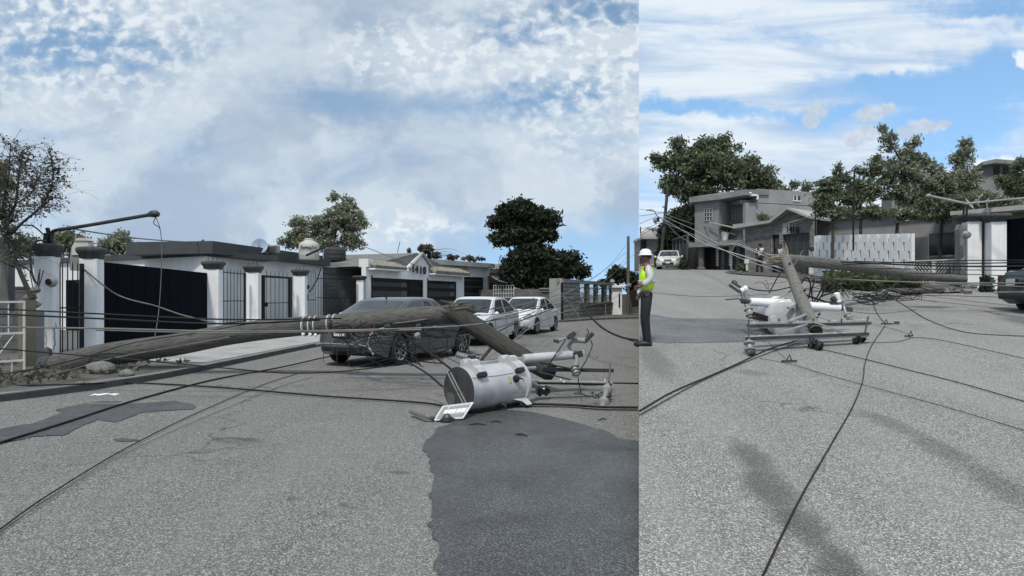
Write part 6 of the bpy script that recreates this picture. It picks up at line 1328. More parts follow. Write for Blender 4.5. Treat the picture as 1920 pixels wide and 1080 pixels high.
t = thing('fuse_cutout', 'fuse cutout with a white cap above the right end of the tube crossarm', 'fuse', P(1570, 560, 12), group='fuse cutouts')
MB().lathe([(.03, 0), (.055, .02), (.05, .07), (.055, .09), (.055, .18), (.03, .2)], P(1572, 568, 12), (-.2, 0, 1), 16).build('insulator', M['tube_white'], t, smooth=40); mb = MB(); mb.bar(P(1555, 568, 12), P(1572, 566, 12), .07, .06); mb.bar(P(1560, 558, 12), P(1566, 564, 12), .1, .07); mb.build('clamp', M['steel_dk'], t); MB().tube(spline([P(1574, 568, 12), P(1580, 563, 12), P(1582, 574, 12), P(1586, 590, 11.9)], 5), .028, 8).build('arm', M['porc'], t, smooth=50)
for (pa, pb, rad, m, nn, lb, co) in (((1402, 576, 11.9), (1408, 596, 11.8), .085, M['porc'], 2, 'grey insulator under the left end of the tube crossarm', .7), ((1586, 588, 11.9), (1596, 600, 11.8), .07, M['porc'], 2, 'grey insulator under the right end of the tube crossarm', .7),
        ((1404, 638, 9.8), (1407, 662, 9.7), .085, M['porc'], 2, 'stacked bell insulator under the left end of the lower crossarm', .5), ((1405, 660, 9.66), (1412, 671, 9.62), .085, M['porc_dk'], 1, 'dark bell insulator touching the road below the left crossarm end', .5),
        ((1519, 641, 10.25), (1529, 647, 10.25), .09, M['porc_dk'], 2, 'black spool insulator below the dark pole end, left of its pair', .5), ((1530, 647, 10.12), (1541, 652, 10.12), .09, M['porc_dk'], 2, 'black spool insulator below the dark pole end, lower of its pair', .5),
        ((1601, 635, 10.7), (1610, 637, 10.7), .09, M['porc_dk'], 2, 'black spool insulator at the right crossarm end, nearer the road', .5), ((1612, 632, 10.85), (1621, 633, 10.85), .09, M['porc_dk'], 2, 'black spool insulator at the right crossarm end, farther out', .5)):
    discs('insulator', lb, [P(*pa), P(*pb)], rad, m, n_=nn, core=co)
mb = MB(); mb.tube([P(1404, 632, 9.85), P(1404, 640, 9.8)], .02, 6); mb.tube([P(1519, 627, 10.35), P(1521, 640, 10.25), P(1528, 646, 10.2)], .025, 6); mb.tube([P(1607, 624, 10.75), P(1606, 636, 10.7)], .02, 6); o = mb.build('shackles', M['steel_dk'], t2)
mb = MB(); mb.bar(P(1412, 669, 9.6), P(1428, 672, 9.55), .05, .04); mb.build('clevis', M['galv'], t2)
# ================================================================ TREES
def B(px, py, d, rx, ry, n, dr=None):      # crown blob: photo position, radii in photo pixels
    return (tuple(P(px, py, d)), (rx / F * d, (dr if dr else (rx + ry) / 2 / F * d), ry / F * d), n)
# big black-green tree at the end of the lower street
d = 46
bl = [B(975, 390, d, 40, 14, 60), B(985, 405, d, 52, 20, 130), B(950, 435, d, 30, 18, 60), B(1020, 425, d, 34, 24, 70), B(985, 450, d, 58, 32, 170), B(1000, 490, d, 60, 30, 150), B(1050, 490, d, 40, 24, 90), B(975, 520, d, 36, 14, 50), B(1065, 508, d, 34, 12, 60), B(1030, 520, d, 40, 16, 70), B(935, 450, d, 14, 8, 16), B(1035, 540, d, 28, 10, 30)]
bl = [B(980, 398, d, 46, 22, 60), B(1015, 410, d, 36, 20, 44), B(945, 418, d, 30, 14, 26), B(1030, 440, d, 20, 12, 16), B(985, 440, d, 44, 22, 70), B(940, 450, d, 26, 10, 18), B(990, 480, d, 48, 26, 70), B(1010, 510, d, 50, 18, 50), B(965, 500, d, 34, 14, 26), B(1055, 490, d, 36, 20, 44), B(1080, 508, d, 26, 12, 22), B(975, 525, d, 34, 10, 20), B(1040, 530, d, 40, 10, 24)]
sprig_tree('broad_tree', 'dense nearly black tree with a leaning crown at the far right of the lower street', XY(1010, d), [P(1012, 560, d), P(1005, 520, d), P(1000, 470, d), P(990, 420, d)], bl, .17, LF_dark, 3, 95, .28, elong=2.4, lim_r=.05, fuzz=.20, droop=.12)
# tree behind the white house
d = 42
bl = [B(640, 415, d, 34, 38, 80), B(655, 385, d, 14, 20, 16), B(672, 420, d, 20, 26, 34), B(600, 430, d, 34, 26, 50), B(560, 425, d, 20, 22, 24), B(545, 450, d, 26, 16, 30), B(590, 455, d, 50, 22, 60), B(660, 455, d, 28, 18, 40), B(625, 370, d, 8, 12, 5)]
sprig_tree('broad_tree', 'airy grey green tree rising behind the white house and its water tanks', XY(620, d), [P(620, 520, d), P(618, 480, d), P(630, 430, d), P(640, 390, d)], bl, .12, LF_olive, 5, 34, .22, elong=2.0, lim_r=.04, fuzz=.12)
# small pale tree behind the tiled house
d = 60
tree('small_tree', 'small pale tree seen over the gable of the tiled house', XY(800, d), [P(800, 500, d), P(803, 470, d)], [B(800, 468, d, 16, 10, 16), B(768, 470, d, 6, 6, 3), B(815, 478, d, 12, 8, 8), B(845, 482, d, 14, 5, 7), B(885, 485, d, 26, 4, 12)], .25, LF_dry, 6, 20, .35, .1, limbs=16, lim_r=.03)
tree('small_tree', 'low dark tree beyond the pale utility pole at the end of the lower street', XY(1165, 60), [P(1160, 530, 60)], [B(1160, 515, 60, 22, 18, 40), B(1185, 530, 60, 13, 22, 40), B(1135, 530, 60, 14, 9, 14)], .16, LF_dark, 7, 70, .35, .15, limbs=10)
# bushes behind the far-left roof
d = 34
for i, (lb, bl, m_, sd) in enumerate((('green bushy tree low behind the bare tree at the left edge', [B(25, 470, d, 60, 34, 120), B(-40, 470, d, 50, 40, 60)], LF_mid, 11), ('loose grey green tree behind the two leftmost pillars', [B(130, 455, d, 36, 26, 60), B(105, 470, d, 26, 18, 30)], LF_olive, 12), ('wide loose tree behind the roof right of the leftmost pillars', [B(215, 462, d, 38, 22, 60), B(262, 470, d, 26, 13, 26), B(290, 472, d, 14, 8, 8), B(232, 440, d, 10, 8, 6)], LF_olive, 13))):
    sprig_tree('bushy_tree', lb, XY(bl[0][0][0] / d * F + CX, d), [Vector(bl[0][0])], bl, .10, m_, sd, 30, .12, lim_r=.03, fuzz=.10, elong=2.0)
# bare wiry tree at the left edge
d = 12.9; rn = random.Random(21); base = P(62, 560, d); t = thing('bare_tree', 'thin half bare tree with wiry seedy branches at the left edge', 'tree', base)
mb = MB(); tips = []
def limb(pts, r0, r1, k=0):
    sp = spline([P(*q) for q in pts], 6); n = len(sp); mb.tube(sp, [r0 + (r1 - r0) * i / (n - 1) for i in range(n)], 6); return sp
main = [limb([(60, 560, d), (40, 515, d), (20, 465, d), (0, 425, d - .1), (-20, 395, d)], .05, .02), limb([(30, 495, d), (20, 460, d), (14, 415, d), (30, 380, d), (35, 330, d), (45, 280, d)], .04, .012), limb([(22, 470, d), (8, 420, d), (-8, 380, d), (-15, 320, d)], .04, .015),
        limb([(20, 440, d), (45, 415, d), (75, 390, d), (90, 365, d), (100, 330, d), (95, 285, d)], .028, .008), limb([(15, 415, d), (5, 395, d), (15, 340, d), (20, 270, d)], .028, .008), limb([(34, 380, d), (60, 360, d - .2), (70, 335, d - .2)], .018, .006)]
for sp in main:
    for i in range(len(sp) // 3, len(sp)):
        for _ in range(7):
            dirv = Vector((rn.gauss(0, 1), rn.gauss(0, .8), rn.gauss(.25, .8))).normalized(); L_ = rn.uniform(.15, .55); a = sp[i]; e = a + dirv * L_; m_ = a.lerp(e, .5) + Vector((0, 0, rn.uniform(-.02, .08)))
            mb.tube([a, m_, e], [.006, .004, .002], 3, False)
            for q in range(5): tips.append(tuple(a.lerp(e, rn.uniform(.2, 1)) + Vector((rn.gauss(0, .04), rn.gauss(0, .04), rn.gauss(0, .04)))))
            if rn.random() < .22:
                f_ = e + (dirv + Vector((0, 0, -.1))) * rn.uniform(.2, .55); mb.tube([e, e.lerp(f_, .5) + Vector((0, 0, .03)), f_], [.003, .002, .001], 3, False)
mb.build('trunk', M['twig'], t); leaves_mesh('crown', tips, .042, LF_dry, t, rs=4, elong=1.6)
tree('bushy_tree', 'green leafy mass behind the bare tree at the very left edge', XY(-20, 14.5), [P(-20, 420, 14.5)], [B(-22, 335, 14.5, 34, 42, 70)], .07, LF_mid, 15, 26, .3, .05, limbs=10, lim_r=.02)

# right: huge spreading tree
d = 56
bl = [B(1320, 320, d, 58, 46, 210), B(1285, 300, d, 40, 26, 70), B(1350, 290, d, 36, 34, 90), B(1380, 330, d, 44, 32, 100), B(1425, 335, d, 32, 34, 70), B(1255, 345, d, 20, 18, 30), B(1290, 360, d, 40, 22, 70), B(1330, 375, d, 36, 22, 70), B(1240, 310, d, 16, 10, 9), B(1268, 272, d, 16, 10, 9), B(1445, 355, d, 14, 16, 14), B(1405, 305, d, 20, 12, 14), B(1228, 298, d, 7, 4, 3), B(1325, 270, d, 20, 10, 12)]
bl = [(c, r, int(n * .42) + 3) for c, r, n in bl]
sprig_tree('broad_tree', 'huge spreading dark green tree behind the grey two storey house', (XY(1310, d).x, d, hR(d)), [P(1308, 460, d), P(1306, 410, d), P(1320, 370, d), P(1330, 320, d)], bl, .21, LF_mid, 22, 60, .55, elong=2.0, lim_r=.08, fuzz=.26)
d = 54
tree('broad_tree', 'dense rounded dark evergreen beside the leaning utility pole', (XY(1283, d).x, d, hR(d)), [P(1283, 450, d), P(1283, 420, d)], [B(1290, 420, d, 40, 30, 170), B(1260, 440, d, 22, 24, 70), B(1320, 430, d, 26, 50, 120), B(1300, 395, d, 26, 16, 50), B(1248, 455, d, 12, 22, 30)], .17, LF_dark, 23, 90, .34, .3, limbs=8, shell=.4)
d = 30; zg_ = hR(d)
def rt(lb, px, tr, bl, sd, m_=LF_mid, leaf=.17, per=22, d=30, sh=.25, lr=.04): sprig_tree('slender_tree', lb, (XY(px, d).x, d, hR(d)), [P(*q, d) for q in tr], [(c, r, int(n * .95) + 2) for c, r, n in bl], leaf * .46, m_, sd, 24, .09, group='loose trees behind the pierced wall', elong=2.8, lim_r=lr * .7, droop=.06, fuzz=.085 * d / 30)
rt('bushy tree behind the gable of the stone house', 1560, [(1562, 420), (1565, 350)], [B(1560, 365, d, 42, 22, 60), B(1575, 335, d, 22, 16, 22), B(1540, 385, d, 26, 12, 24), B(1572, 315, d, 8, 10, 5), B(1545, 345, d, 22, 8, 12), B(1545, 395, d, 20, 10, 22), B(1570, 400, d, 44, 12, 50), B(1600, 372, d, 24, 16, 20)], 31)
rt('loose tree around the thin black metal pole', 1612, [(1614, 400), (1610, 350)], [B(1615, 355, d, 30, 30, 50), B(1640, 330, d, 16, 20, 16), B(1600, 375, d, 34, 18, 40), B(1612, 320, d, 16, 8, 8), B(1642, 300, d, 10, 10, 6), B(1630, 400, d, 44, 14, 60), B(1640, 365, d, 24, 18, 30)], 32)
rt('tallest wispy tree with drooping leaves over the pierced wall', 1680, [(1682, 430), (1688, 370), (1690, 310), (1665, 260)], [B(1690, 320, d, 36, 34, 55), B(1665, 265, d, 16, 26, 14), B(1715, 275, d, 14, 24, 12), B(1690, 365, d, 34, 26, 40), B(1730, 300, d, 14, 16, 8), B(1655, 240, d, 6, 8, 4), B(1640, 310, d, 14, 14, 8), B(1700, 290, d, 18, 14, 12), B(1700, 402, d, 50, 14, 60), B(1665, 340, d, 20, 20, 20), B(1720, 335, d, 24, 22, 30)], 33, LF_olive, .19)
rt('wide dusty tree left of the satellite dishes', 1760, [(1765, 430), (1775, 370), (1790, 320)], [B(1765, 350, d, 50, 34, 110), B(1805, 300, d, 22, 28, 40), B(1810, 340, d, 34, 32, 70), B(1745, 315, d, 24, 14, 18), B(1740, 380, d, 50, 16, 60), B(1812, 268, d, 16, 10, 10), B(1770, 405, d, 50, 12, 60)], 34, LF_olive, .16, 26)
rt('dense green tree behind the satellite dishes', 1840, [(1845, 420), (1848, 380)], [B(1830, 380, 29, 44, 26, 110), B(1880, 385, 29, 36, 16, 70), B(1800, 385, 29, 40, 22, 80)], 35, LF_mid, .16, 28, 29)
rt('green tree cut by the right edge of the picture', 1905, [(1905, 400), (1905, 350)], [B(1910, 350, d, 28, 28, 70), B(1912, 310, d, 16, 16, 16), B(1935, 350, d, 24, 44, 50), B(1880, 340, d, 14, 14, 14)], 36)
rt('thin shrub on the roof between the grey house and the stone gable', 1437, [(1437, 425), (1437, 410)], [B(1430, 412, 40, 10, 12, 14), B(1448, 416, 40, 12, 8, 12)], 37, LF_mid, .16, 14, 40)
rt('small dark treetop peeking over the grey house roof', 1490, [(1490, 400), (1490, 360)], [B(1490, 348, 60, 10, 9, 8), B(1515, 350, 60, 12, 12, 12), B(1470, 352, 60, 6, 4, 3)], 38, LF_mid, .3, 22, 60)

# ================================================================ PEOPLE
def skin_mesh(name, pts, edges, rad, m, parent, root=0, sub=1):
    me = bpy.data.meshes.new(name); me.from_pydata([tuple(p) for p in pts], edges, []); ob = bpy.data.objects.new(name, me); COL.objects.link(ob)
    md = ob.modifiers.new('skin', 'SKIN'); md.branch_smoothing = .3
    for i, v in enumerate(me.skin_vertices[0].data):
        r = rad[i]; v.radius = r if hasattr(r, '__len__') else (r, r); v.use_root = (i == root)
    sb = ob.modifiers.new('sub', 'SUBSURF'); sb.levels = sub; sb.render_levels = sub
    bpy.context.view_layer.update(); m2 = bpy.data.meshes.new_from_object(ob.evaluated_get(bpy.context.evaluated_depsgraph_get())); bpy.data.objects.remove(ob)
    for p in m2.polygons: p.use_smooth = True
    m2.materials.clear(); m2.materials.append(m); o = bpy.data.objects.new(name, m2); COL.objects.link(o); o.parent = parent; W[o.name] = Matrix.Identity(4); return o
def person(loc, heading, label, H=1.72, pose=None, shirt=None, pants=None, sleeve=.55, vest=None, long_sleeve=False, group='people standing in the street', hat=None, strap=False, cat='person'):
    """x forward, y left; joint positions as shares of the height"""
    t = thing('person', label, cat, loc, heading, group); k = H / 1.72
    J = dict(pelvis=(0, 0, .95), waist=(.0, 0, 1.10), chest=(.01, 0, 1.30), neck=(.0, 0, 1.46), head=(.02, 0, 1.545), skull=(.025, 0, 1.63),
             shL=(0, .17, 1.41), elL=(-.02, .235, 1.14), wrL=(.06, .24, .90), haL=(.08, .235, .83), shR=(0, -.17, 1.41), elR=(-.02, -.235, 1.14), wrR=(.06, -.24, .90), haR=(.08, -.235, .83),
             hpL=(0, .09, .92), knL=(.03, .10, .50), anL=(-.01, .11, .09), toL=(.15, .13, .04), hpR=(0, -.09, .92), knR=(.03, -.10, .50), anR=(-.01, -.11, .09), toR=(.15, -.13, .04))
    J.update(pose or {}); J = {a: Vector(b) * k for a, b in J.items()}
    names = list(J); ix = {n: i for i, n in enumerate(names)}; pts = [J[n] for n in names]
    RAD = dict(pelvis=(.125, .105), waist=(.12, .095), chest=(.145, .105), neck=.055, head=.07, skull=.082, shL=.058, shR=.058, elL=.042, elR=.042, wrL=.030, wrR=.030, haL=(.042, .022), haR=(.042, .022), hpL=.085, hpR=.085, knL=.058, knR=.058, anL=.04, anR=.04, toL=(.04, .03), toR=(.04, .03))
    ed = [('pelvis', 'waist'), ('waist', 'chest'), ('chest', 'neck'), ('neck', 'head'), ('head', 'skull'), ('chest', 'shL'), ('shL', 'elL'), ('elL', 'wrL'), ('wrL', 'haL'), ('chest', 'shR'), ('shR', 'elR'), ('elR', 'wrR'), ('wrR', 'haR'), ('pelvis', 'hpL'), ('hpL', 'knL'), ('knL', 'anL'), ('anL', 'toL'), ('pelvis', 'hpR'), ('hpR', 'knR'), ('knR', 'anR'), ('anR', 'toR')]
    rad = [RAD[n] for n in names]; E = [(ix[a], ix[b]) for a, b in ed]
    for s in 'LR':      # fingers
        h_ = J['ha' + s]; w_ = J['wr' + s]; dv = (h_ - w_).normalized(); sd = dv.cross(Vector((0, 1, 0))).normalized()
        for q, (off, ln) in enumerate(((-.03, .065), (-.01, .075), (.01, .07), (.028, .055))):
            a = h_ + sd * off + dv * .02; i0 = len(pts); pts += [a, a + dv * ln * .55 * k + Vector((0, 0, 0)), a + dv * ln * k + Vector((-.01, 0, 0))]; rad += [.009, .0085, .007]; E += [(ix['ha' + s], i0), (i0, i0 + 1), (i0 + 1, i0 + 2)]
        a = w_.lerp(h_, .5) + sd * .045; i0 = len(pts); pts += [a, a + dv * .05 * k + sd * .01]; rad += [.010, .008]; E += [(ix['wr' + s], i0), (i0, i0 + 1)]
    rad = [(r[0] * k, r[1] * k) if hasattr(r, '__len__') else r * k for r in rad]
    slim = dict(pelvis=.6, waist=.68, hpL=.7, hpR=.7, chest=.92, knL=.85, knR=.85)
    skin_mesh('body', pts, E, [((r[0] * slim.get(n, 1), r[1] * slim.get(n, 1)) if hasattr(r, '__len__') else r * slim.get(n, 1)) for r, n in zip(rad, names + [''] * 99)], M['skin'], t)
    def garment(name, seq, grow, m, cut=None):
        ns = []; 
        for a, b in seq:
            for q in (a, b):
                if q not in ns: ns.append(q)
        P_ = [Vector(J[n]) if n in J else None for n in ns]
        for i, n in enumerate(ns):
            if n.startswith('cut'): a, b, f = cut[n]; P_[i] = J[a].lerp(J[b], f)
        rr = []
        for n in ns:
            if n.startswith('cut'): a, b, f = cut[n]; r = RAD[a] if not hasattr(RAD[a], '__len__') else RAD[a][1]; r2 = RAD[b] if not hasattr(RAD[b], '__len__') else RAD[b][1]; r = r + (r2 - r) * f
            else: r = RAD[n]
            rr.append(((r[0] + grow) * k, (r[1] + grow) * k) if hasattr(r, '__len__') else (r + grow) * k)
        return skin_mesh(name, P_, [(ns.index(a), ns.index(b)) for a, b in seq], rr, m, t)
    garment('trousers', [('pelvis', 'hpL'), ('hpL', 'knL'), ('knL', 'cutL'), ('pelvis', 'hpR'), ('hpR', 'knR'), ('knR', 'cutR'), ('pelvis', 'cutW')], .022, pants or M['trouser'], {'cutL': ('knL', 'anL', 1.12), 'cutR': ('knR', 'anR', 1.12), 'cutW': ('pelvis', 'waist', .7)})
    f = .98 if long_sleeve else sleeve; c_ = {'cutL': ('elL', 'wrL', f), 'cutR': ('elR', 'wrR', f)} if long_sleeve else {'cutL': ('shL', 'elL', f), 'cutR': ('shR', 'elR', f)}
    seq = [('pelvis', 'waist'), ('waist', 'chest'), ('chest', 'cutN'), ('chest', 'shL'), ('chest', 'shR')]; c_['cutN'] = ('chest', 'neck', .75)
    seq += [('shL', 'elL'), ('elL', 'cutL'), ('shR', 'elR'), ('elR', 'cutR')] if long_sleeve else [('shL', 'cutL'), ('shR', 'cutR')]
    garment('shirt', seq, .024, shirt or M['shirt_w'], c_)
    if vest:
        garment('vest', [('cutB', 'waist'), ('waist', 'chest'), ('chest', 'cutL'), ('chest', 'cutR'), ('chest', 'cutN')], .045, vest, {'cutB': ('pelvis', 'waist', .2), 'cutN': ('chest', 'neck', .5), 'cutL': ('chest', 'shL', .8), 'cutR': ('chest', 'shR', .8)})
    # head: face, ears, hair
    hd = J['head'].lerp(J['skull'], .5); mb = MB(); fx = Vector((1, 0, 0))
    mb.ball(hd + Vector((.0, 0, 0)), .098 * k, 16, (.86, 1, 1.22)); mb.lathe([(.02 * k, 0), (.012 * k, .025 * k), (.002, .03 * k)], hd + Vector((.078, 0, -.01)) * k, (1, 0, -.25), 8)
    for s in (1, -1): mb.ball(hd + Vector((0, s * .085, -.005)) * k, .022 * k, 8)
    mb.build('face', M['skin'], t, world=False, smooth=60)
    mb = MB(); [mb.ball(hd + Vector((.076, s * .032, .02)) * k, .010 * k, 8) for s in (1, -1)]; mb.tube([hd + Vector((.075, -.022, -.052)) * k, hd + Vector((.082, 0, -.054)) * k, hd + Vector((.075, .022, -.052)) * k], .005 * k, 5); mb.build('features', M['hair'], t, world=False)
    mb = MB(); mb.lathe([(.088 * k, -.02 * k), (.095 * k, .03 * k), (.085 * k, .08 * k), (.05 * k, .118 * k), (.005, .128 * k)], hd + Vector((-.012, 0, .01)) * k, (-.12, 0, 1), 16); hr = mb.build('hair', M['hair'], t, world=False, smooth=60)
    if hat: mb = MB(); mb.lathe([(.135 * k, .03 * k), (.13 * k, .04 * k), (.108 * k, .045 * k), (.10 * k, .10 * k), (.06 * k, .14 * k), (.005, .148 * k)], hd + Vector((0, 0, .01)) * k, (0, 0, 1), 20); mb.build('helmet', hat, t, world=False, smooth=60)
    for s in 'LR':
        a = J['an' + s]; b = J['to' + s]; mb = MB(); mb.tube([a + Vector((-.06, 0, -.045)), a + Vector((0, 0, -.03)), a.lerp(b, .5) + Vector((0, 0, -.005)), b + Vector((.02, 0, .0)), b + Vector((.06, 0, -.005))], [.035, .055, .05, .045, .02], 10); mb.build('shoe', M['shoe'], t, world=False, smooth=60)
    if strap: mb = MB(); mb.tube(spline([J['shL'] + Vector((-.02, .0, .09)), J['chest'] + Vector((-.165, .05, .0)), J['waist'] + Vector((-.15, -.10, 0)), J['waist'] + Vector((0, -.18, -.06)), J['waist'] + Vector((.14, -.06, 0)), J['chest'] + Vector((.16, .06, 0)), J['shL'] + Vector((.02, 0, .09))], 5), .022, 6); mb.build('strap', M['strap'], t, world=False)
    return t
# worker at the branch of the street, seen side-on
dW = 10.6; xW = SEAM * dW + .13
tw = person((xW, dW, hR(dW) - .02), R(172), 'worker in a lime high visibility vest and black trousers standing at the street branch', 1.60, dict(shL=(0, .15, 1.41), elL=(-.06, .22, 1.2), wrL=(.10, .24, 1.08), haL=(.16, .22, 1.06), elR=(-.05, -.2, 1.15), wrR=(.08, -.2, .95), haR=(.12, -.19, .9), knL=(.03, .08, .5), anL=(-.02, .07, .09), toL=(.14, .08, .04), anR=(.0, -.06, .09), toR=(.16, -.06, .04), knR=(.04, -.07, .5)), shirt=M['reflect'], vest=M['hivis'], long_sleeve=True, group=None, hat=M['tube_white'])
mb = MB(); [mb.lathe([(.165, 0), (.168, .004), (.168, .036), (.165, .04)], (-.0, 0, z), (0, 0, 1), 20) for z in (1.06,)]; mb.v = [(x * .86, y * 1.0, z) for x, y, z in mb.v]; mb.build('reflective_band', M['reflect'], tw, world=False, smooth=50)
def stand(px, py, d, hd, lb, **kw): q = XY(px, d); return person((q.x, q.y, hR(d)), R(hd), lb, **kw)
q = GR(1425, 512, .02)
stand(1425, 512, 37.2, 80, 'man in a white shirt with a dark sash and dark trousers seen from behind', H=1.72, shirt=M['shirt_w'], strap=True, pose=dict(elL=(.05, .26, 1.16), wrL=(.2, .2, 1.1), haL=(.25, .15, 1.1), anL=(0, .15, .09), toL=(.15, .18, .04), knL=(.02, .13, .5)), group='people by the stone house')
stand(1452, 511, 36.6, -60, 'person in black sitting low behind the broken pole end', H=1.62, shirt=M['shirt_b'], pose=dict(pelvis=(0, 0, .62), waist=(.03, 0, .78), chest=(.09, 0, .98), neck=(.12, 0, 1.14), head=(.15, 0, 1.22), skull=(.16, 0, 1.31), shL=(.09, .17, 1.08), shR=(.09, -.17, 1.08), elL=(.15, .24, .85), wrL=(.33, .18, .75), haL=(.38, .14, .74), elR=(.15, -.24, .85), wrR=(.33, -.18, .75), haR=(.38, -.14, .74), hpL=(0, .09, .6), hpR=(0, -.09, .6), knL=(.4, .14, .55), knR=(.4, -.14, .55), anL=(.32, .14, .09), anR=(.32, -.14, .09), toL=(.5, .14, .04), toR=(.5, -.14, .04)), group='people by the stone house')
stand(1464, 511, 36.3, -150, 'person in a pale blue shirt with dark hair beside the garage door', H=1.66, shirt=mat('shirt_pale_blue', (.48, .58, .70), .9, .05, 7), group='people by the stone house')
stand(1230, 492, 54, -75, 'person dressed in black walking beside the leaning pole up the street', H=1.72, shirt=M['shirt_b'], group='people up the street')
stand(1203, 490, 62, -60, 'left person of the distant grey pair at the head of the street', H=1.68, shirt=M['stucco'], group='people up the street'); stand(1211.5, 490, 62.5, -110, 'right person of the distant grey pair at the head of the street', H=1.7, shirt=M['stucco'], group='people up the street')

# ================================================================ CABLES, LEFT
K_, KG, KL = M['wire'], M['wire_grey'], M['wire_lt']
def C(pts, r, m, lb, **k): return cable([P(*q) for q in pts], r, m, lb, **k)
C([(-40, 577, 9.5), (200, 589, 9.5), (430, 599, 9.5), (640, 597, 10.6)], .012, K_, 'upper of the two thin black cables crossing the navy gate')
C([(-40, 587, 9.5), (200, 598, 9.5), (420, 607, 9.5), (600, 600, 10.8)], .014, K_, 'lower of the two thin black cables crossing the navy gate')
C([(-40, 613, 9), (200, 616, 9), (400, 621, 9), (600, 620, 9.6), (760, 616, 9.8), (850, 612, 9.9), (906, 607, 10)], .013, KG, 'thickest pale cable stretched level in front of the fallen pole')
C([(180, 619, 9.1), (400, 624, 9.1), (620, 622, 9.7), (790, 618, 9.8)], .010, KG, 'thin grey cable just under the thickest pale cable')
C([(-40, 650, 9), (110, 663, 9), (250, 674, 9), (420, 690, 9.2), (560, 700, 9.6), (700, 690, 10), (800, 672, 10.6)], .010, K_, 'black cable sloping down right across the pole butt')
C([(-40, 707, 10.5), (60, 693, 11), (150, 672, 12.2), (250, 643, 12.1), (370, 624, 12), (480, 604, 12)], .010, K_, 'thin black wire lying along the top of the long pole')
C([(-40, 722, 10.4), (90, 704, 11), (210, 672, 12.1), (330, 650, 12), (430, 632, 12)], .012, KG, 'grey wire lying along the lower side of the long pole')
cable([GL(-60, 726, .03), GL(120, 721, .14), GL(250, 718, .03), GL(420, 727, .03), GL(600, 742, .03), GL(800, 756, .03), GL(880, 772, .03), GL(975, 757, .03)], .014, K_, 'thick black cable running along the kerb on the left')
cable([GL(-60, 850, .02), GL(0, 830, .02), GL(120, 793, .02), GL(255, 750, .02), GL(400, 712, .02), GL(520, 690, .05), GL(620, 668, .1), P(690, 660, 11)], .014, K_, 'thick black cable lying over the wet stain on the left')
cable([GL(-30, 1012, .02), GL(0, 992, .02), GL(100, 922, .02), GL(250, 833, .02), GL(390, 765, .02), GL(520, 712, .02), GL(640, 680, .02), P(730, 662, 11)], .006, K_, 'upper thin black wire of the pair nearest the camera on the left')
cable([GL(-30, 1022, .02), GL(20, 982, .02), GL(130, 912, .02), GL(255, 840, .02), GL(400, 775, .02), GL(540, 720, .02), GL(660, 690, .02), P(760, 665, 10.8)], .004, KG, 'lower thin grey wire of the pair nearest the camera on the left')
cable([GL(980, 757, .03), GL(1060, 759, .03), GL(1130, 763, .03), GL(1196, 764, .03)], .018, K_, 'thick black cable on the road under the bell insulators')
cable([GL(975, 762, .015), GL(1060, 763, .015), GL(1130, 768, .015), GL(1196, 769, .015)], .008, K_, 'thin black wire just nearer than the thick cable under the bell insulators')
C([(1148, 718, 9.6), (1196, 719, 9.8)], .012, K_, 'black wire running level from the end of the lowest crossarm')
C([(1030, 722, 9.4), (1090, 722, 9.45), (1122, 720, 9.5)], .008, K_, 'thin wire strung just under the lowest crossarm')
C([(1088, 560, 16), (1100, 585, 15), (1130, 615, 14), (1165, 632, 13.5), (1196, 638, 13)], .022, K_, 'heavy black cable looping down to the right beyond the crossarms')
C([(1092, 575, 16), (1110, 598, 15), (1140, 622, 14), (1196, 643, 13)], .011, K_, 'thin black cable just under the heavy looping cable')
C([(1178, 455, 49.8), (1140, 500, 40), (1080, 540, 30), (1000, 585, 20), (940, 612, 14), (880, 625, 11.5)], .012, KG, 'highest grey wire fanning down from the pale utility pole', group='wires fanning from the pale utility pole')
fan = [((1178, 470), (1100, 530), (1000, 566), (900, 582), (868, 588)), ((1178, 480), (1110, 545), (1020, 580), (930, 600), (880, 600)), ((1178, 490), (1090, 560), (1010, 590), (920, 618), (860, 630)), ((1178, 500), (1120, 545), (1060, 570), (980, 600), (900, 640)),
       ((1196, 470), (1130, 530), (1060, 560), (960, 585), (870, 592)), ((1196, 500), (1140, 545), (1080, 562), (1000, 580), (905, 605)), ((1196, 520), (1150, 560), (1090, 575), (1020, 600), (960, 640)), ((1100, 515), (1040, 545), (990, 562), (930, 577), (868, 590)), ((1100, 520), (1050, 560), (1000, 600), (960, 640), (930, 660))]
words = ['first', 'second', 'third', 'fourth', 'fifth', 'sixth', 'seventh', 'eighth', 'ninth']
for i, f_ in enumerate(fan):
    ds = (48, 36, 24, 15, 11.5); C([(x, y, d_) for (x, y), d_ in zip(f_, ds)], .008 + .004 * (i % 3 == 0), (KG, K_)[i % 2], '%s thin wire from the pale utility pole to the break, counted from the top' % words[i], group='wires fanning from the pale utility pole')
for i, (a, b, c_, lb) in enumerate((((1050, 545), (1088, 600), (1078, 640), 'left pale hanging string wire above the fuse cutout'), ((1135, 570), (1138, 640), (1128, 735), 'right pale hanging string wire above the crossarm end'), ((1085, 575), (1020, 640), (960, 690), 'pale diagonal wire crossing behind the fuse cutout'))): C([a + (14,), b + (12,), c_ + (10.5,)], .004, KG, lb)
C([(790, 650, 9.5), (830, 680, 9.2), (862, 705, 9.0)], .018, K_, 'short black cable running to the top of the drum on its left'); C([(760, 675, 9.2), (800, 700, 9), (830, 725, 8.6)], .014, K_, 'short black cable running into the left rim of the drum')
C([(700, 665, 11), (690, 645, 11.2), (700, 622, 11.4), (728, 614, 11.4)], .018, M['wire_lt'], 'pale curved hose arching down from the middle pole')
C([(745, 612, 11), (800, 660, 10.4), (850, 650, 10.6), (890, 620, 11)], .012, K_, 'black wire swagging below the middle of the broken pole')
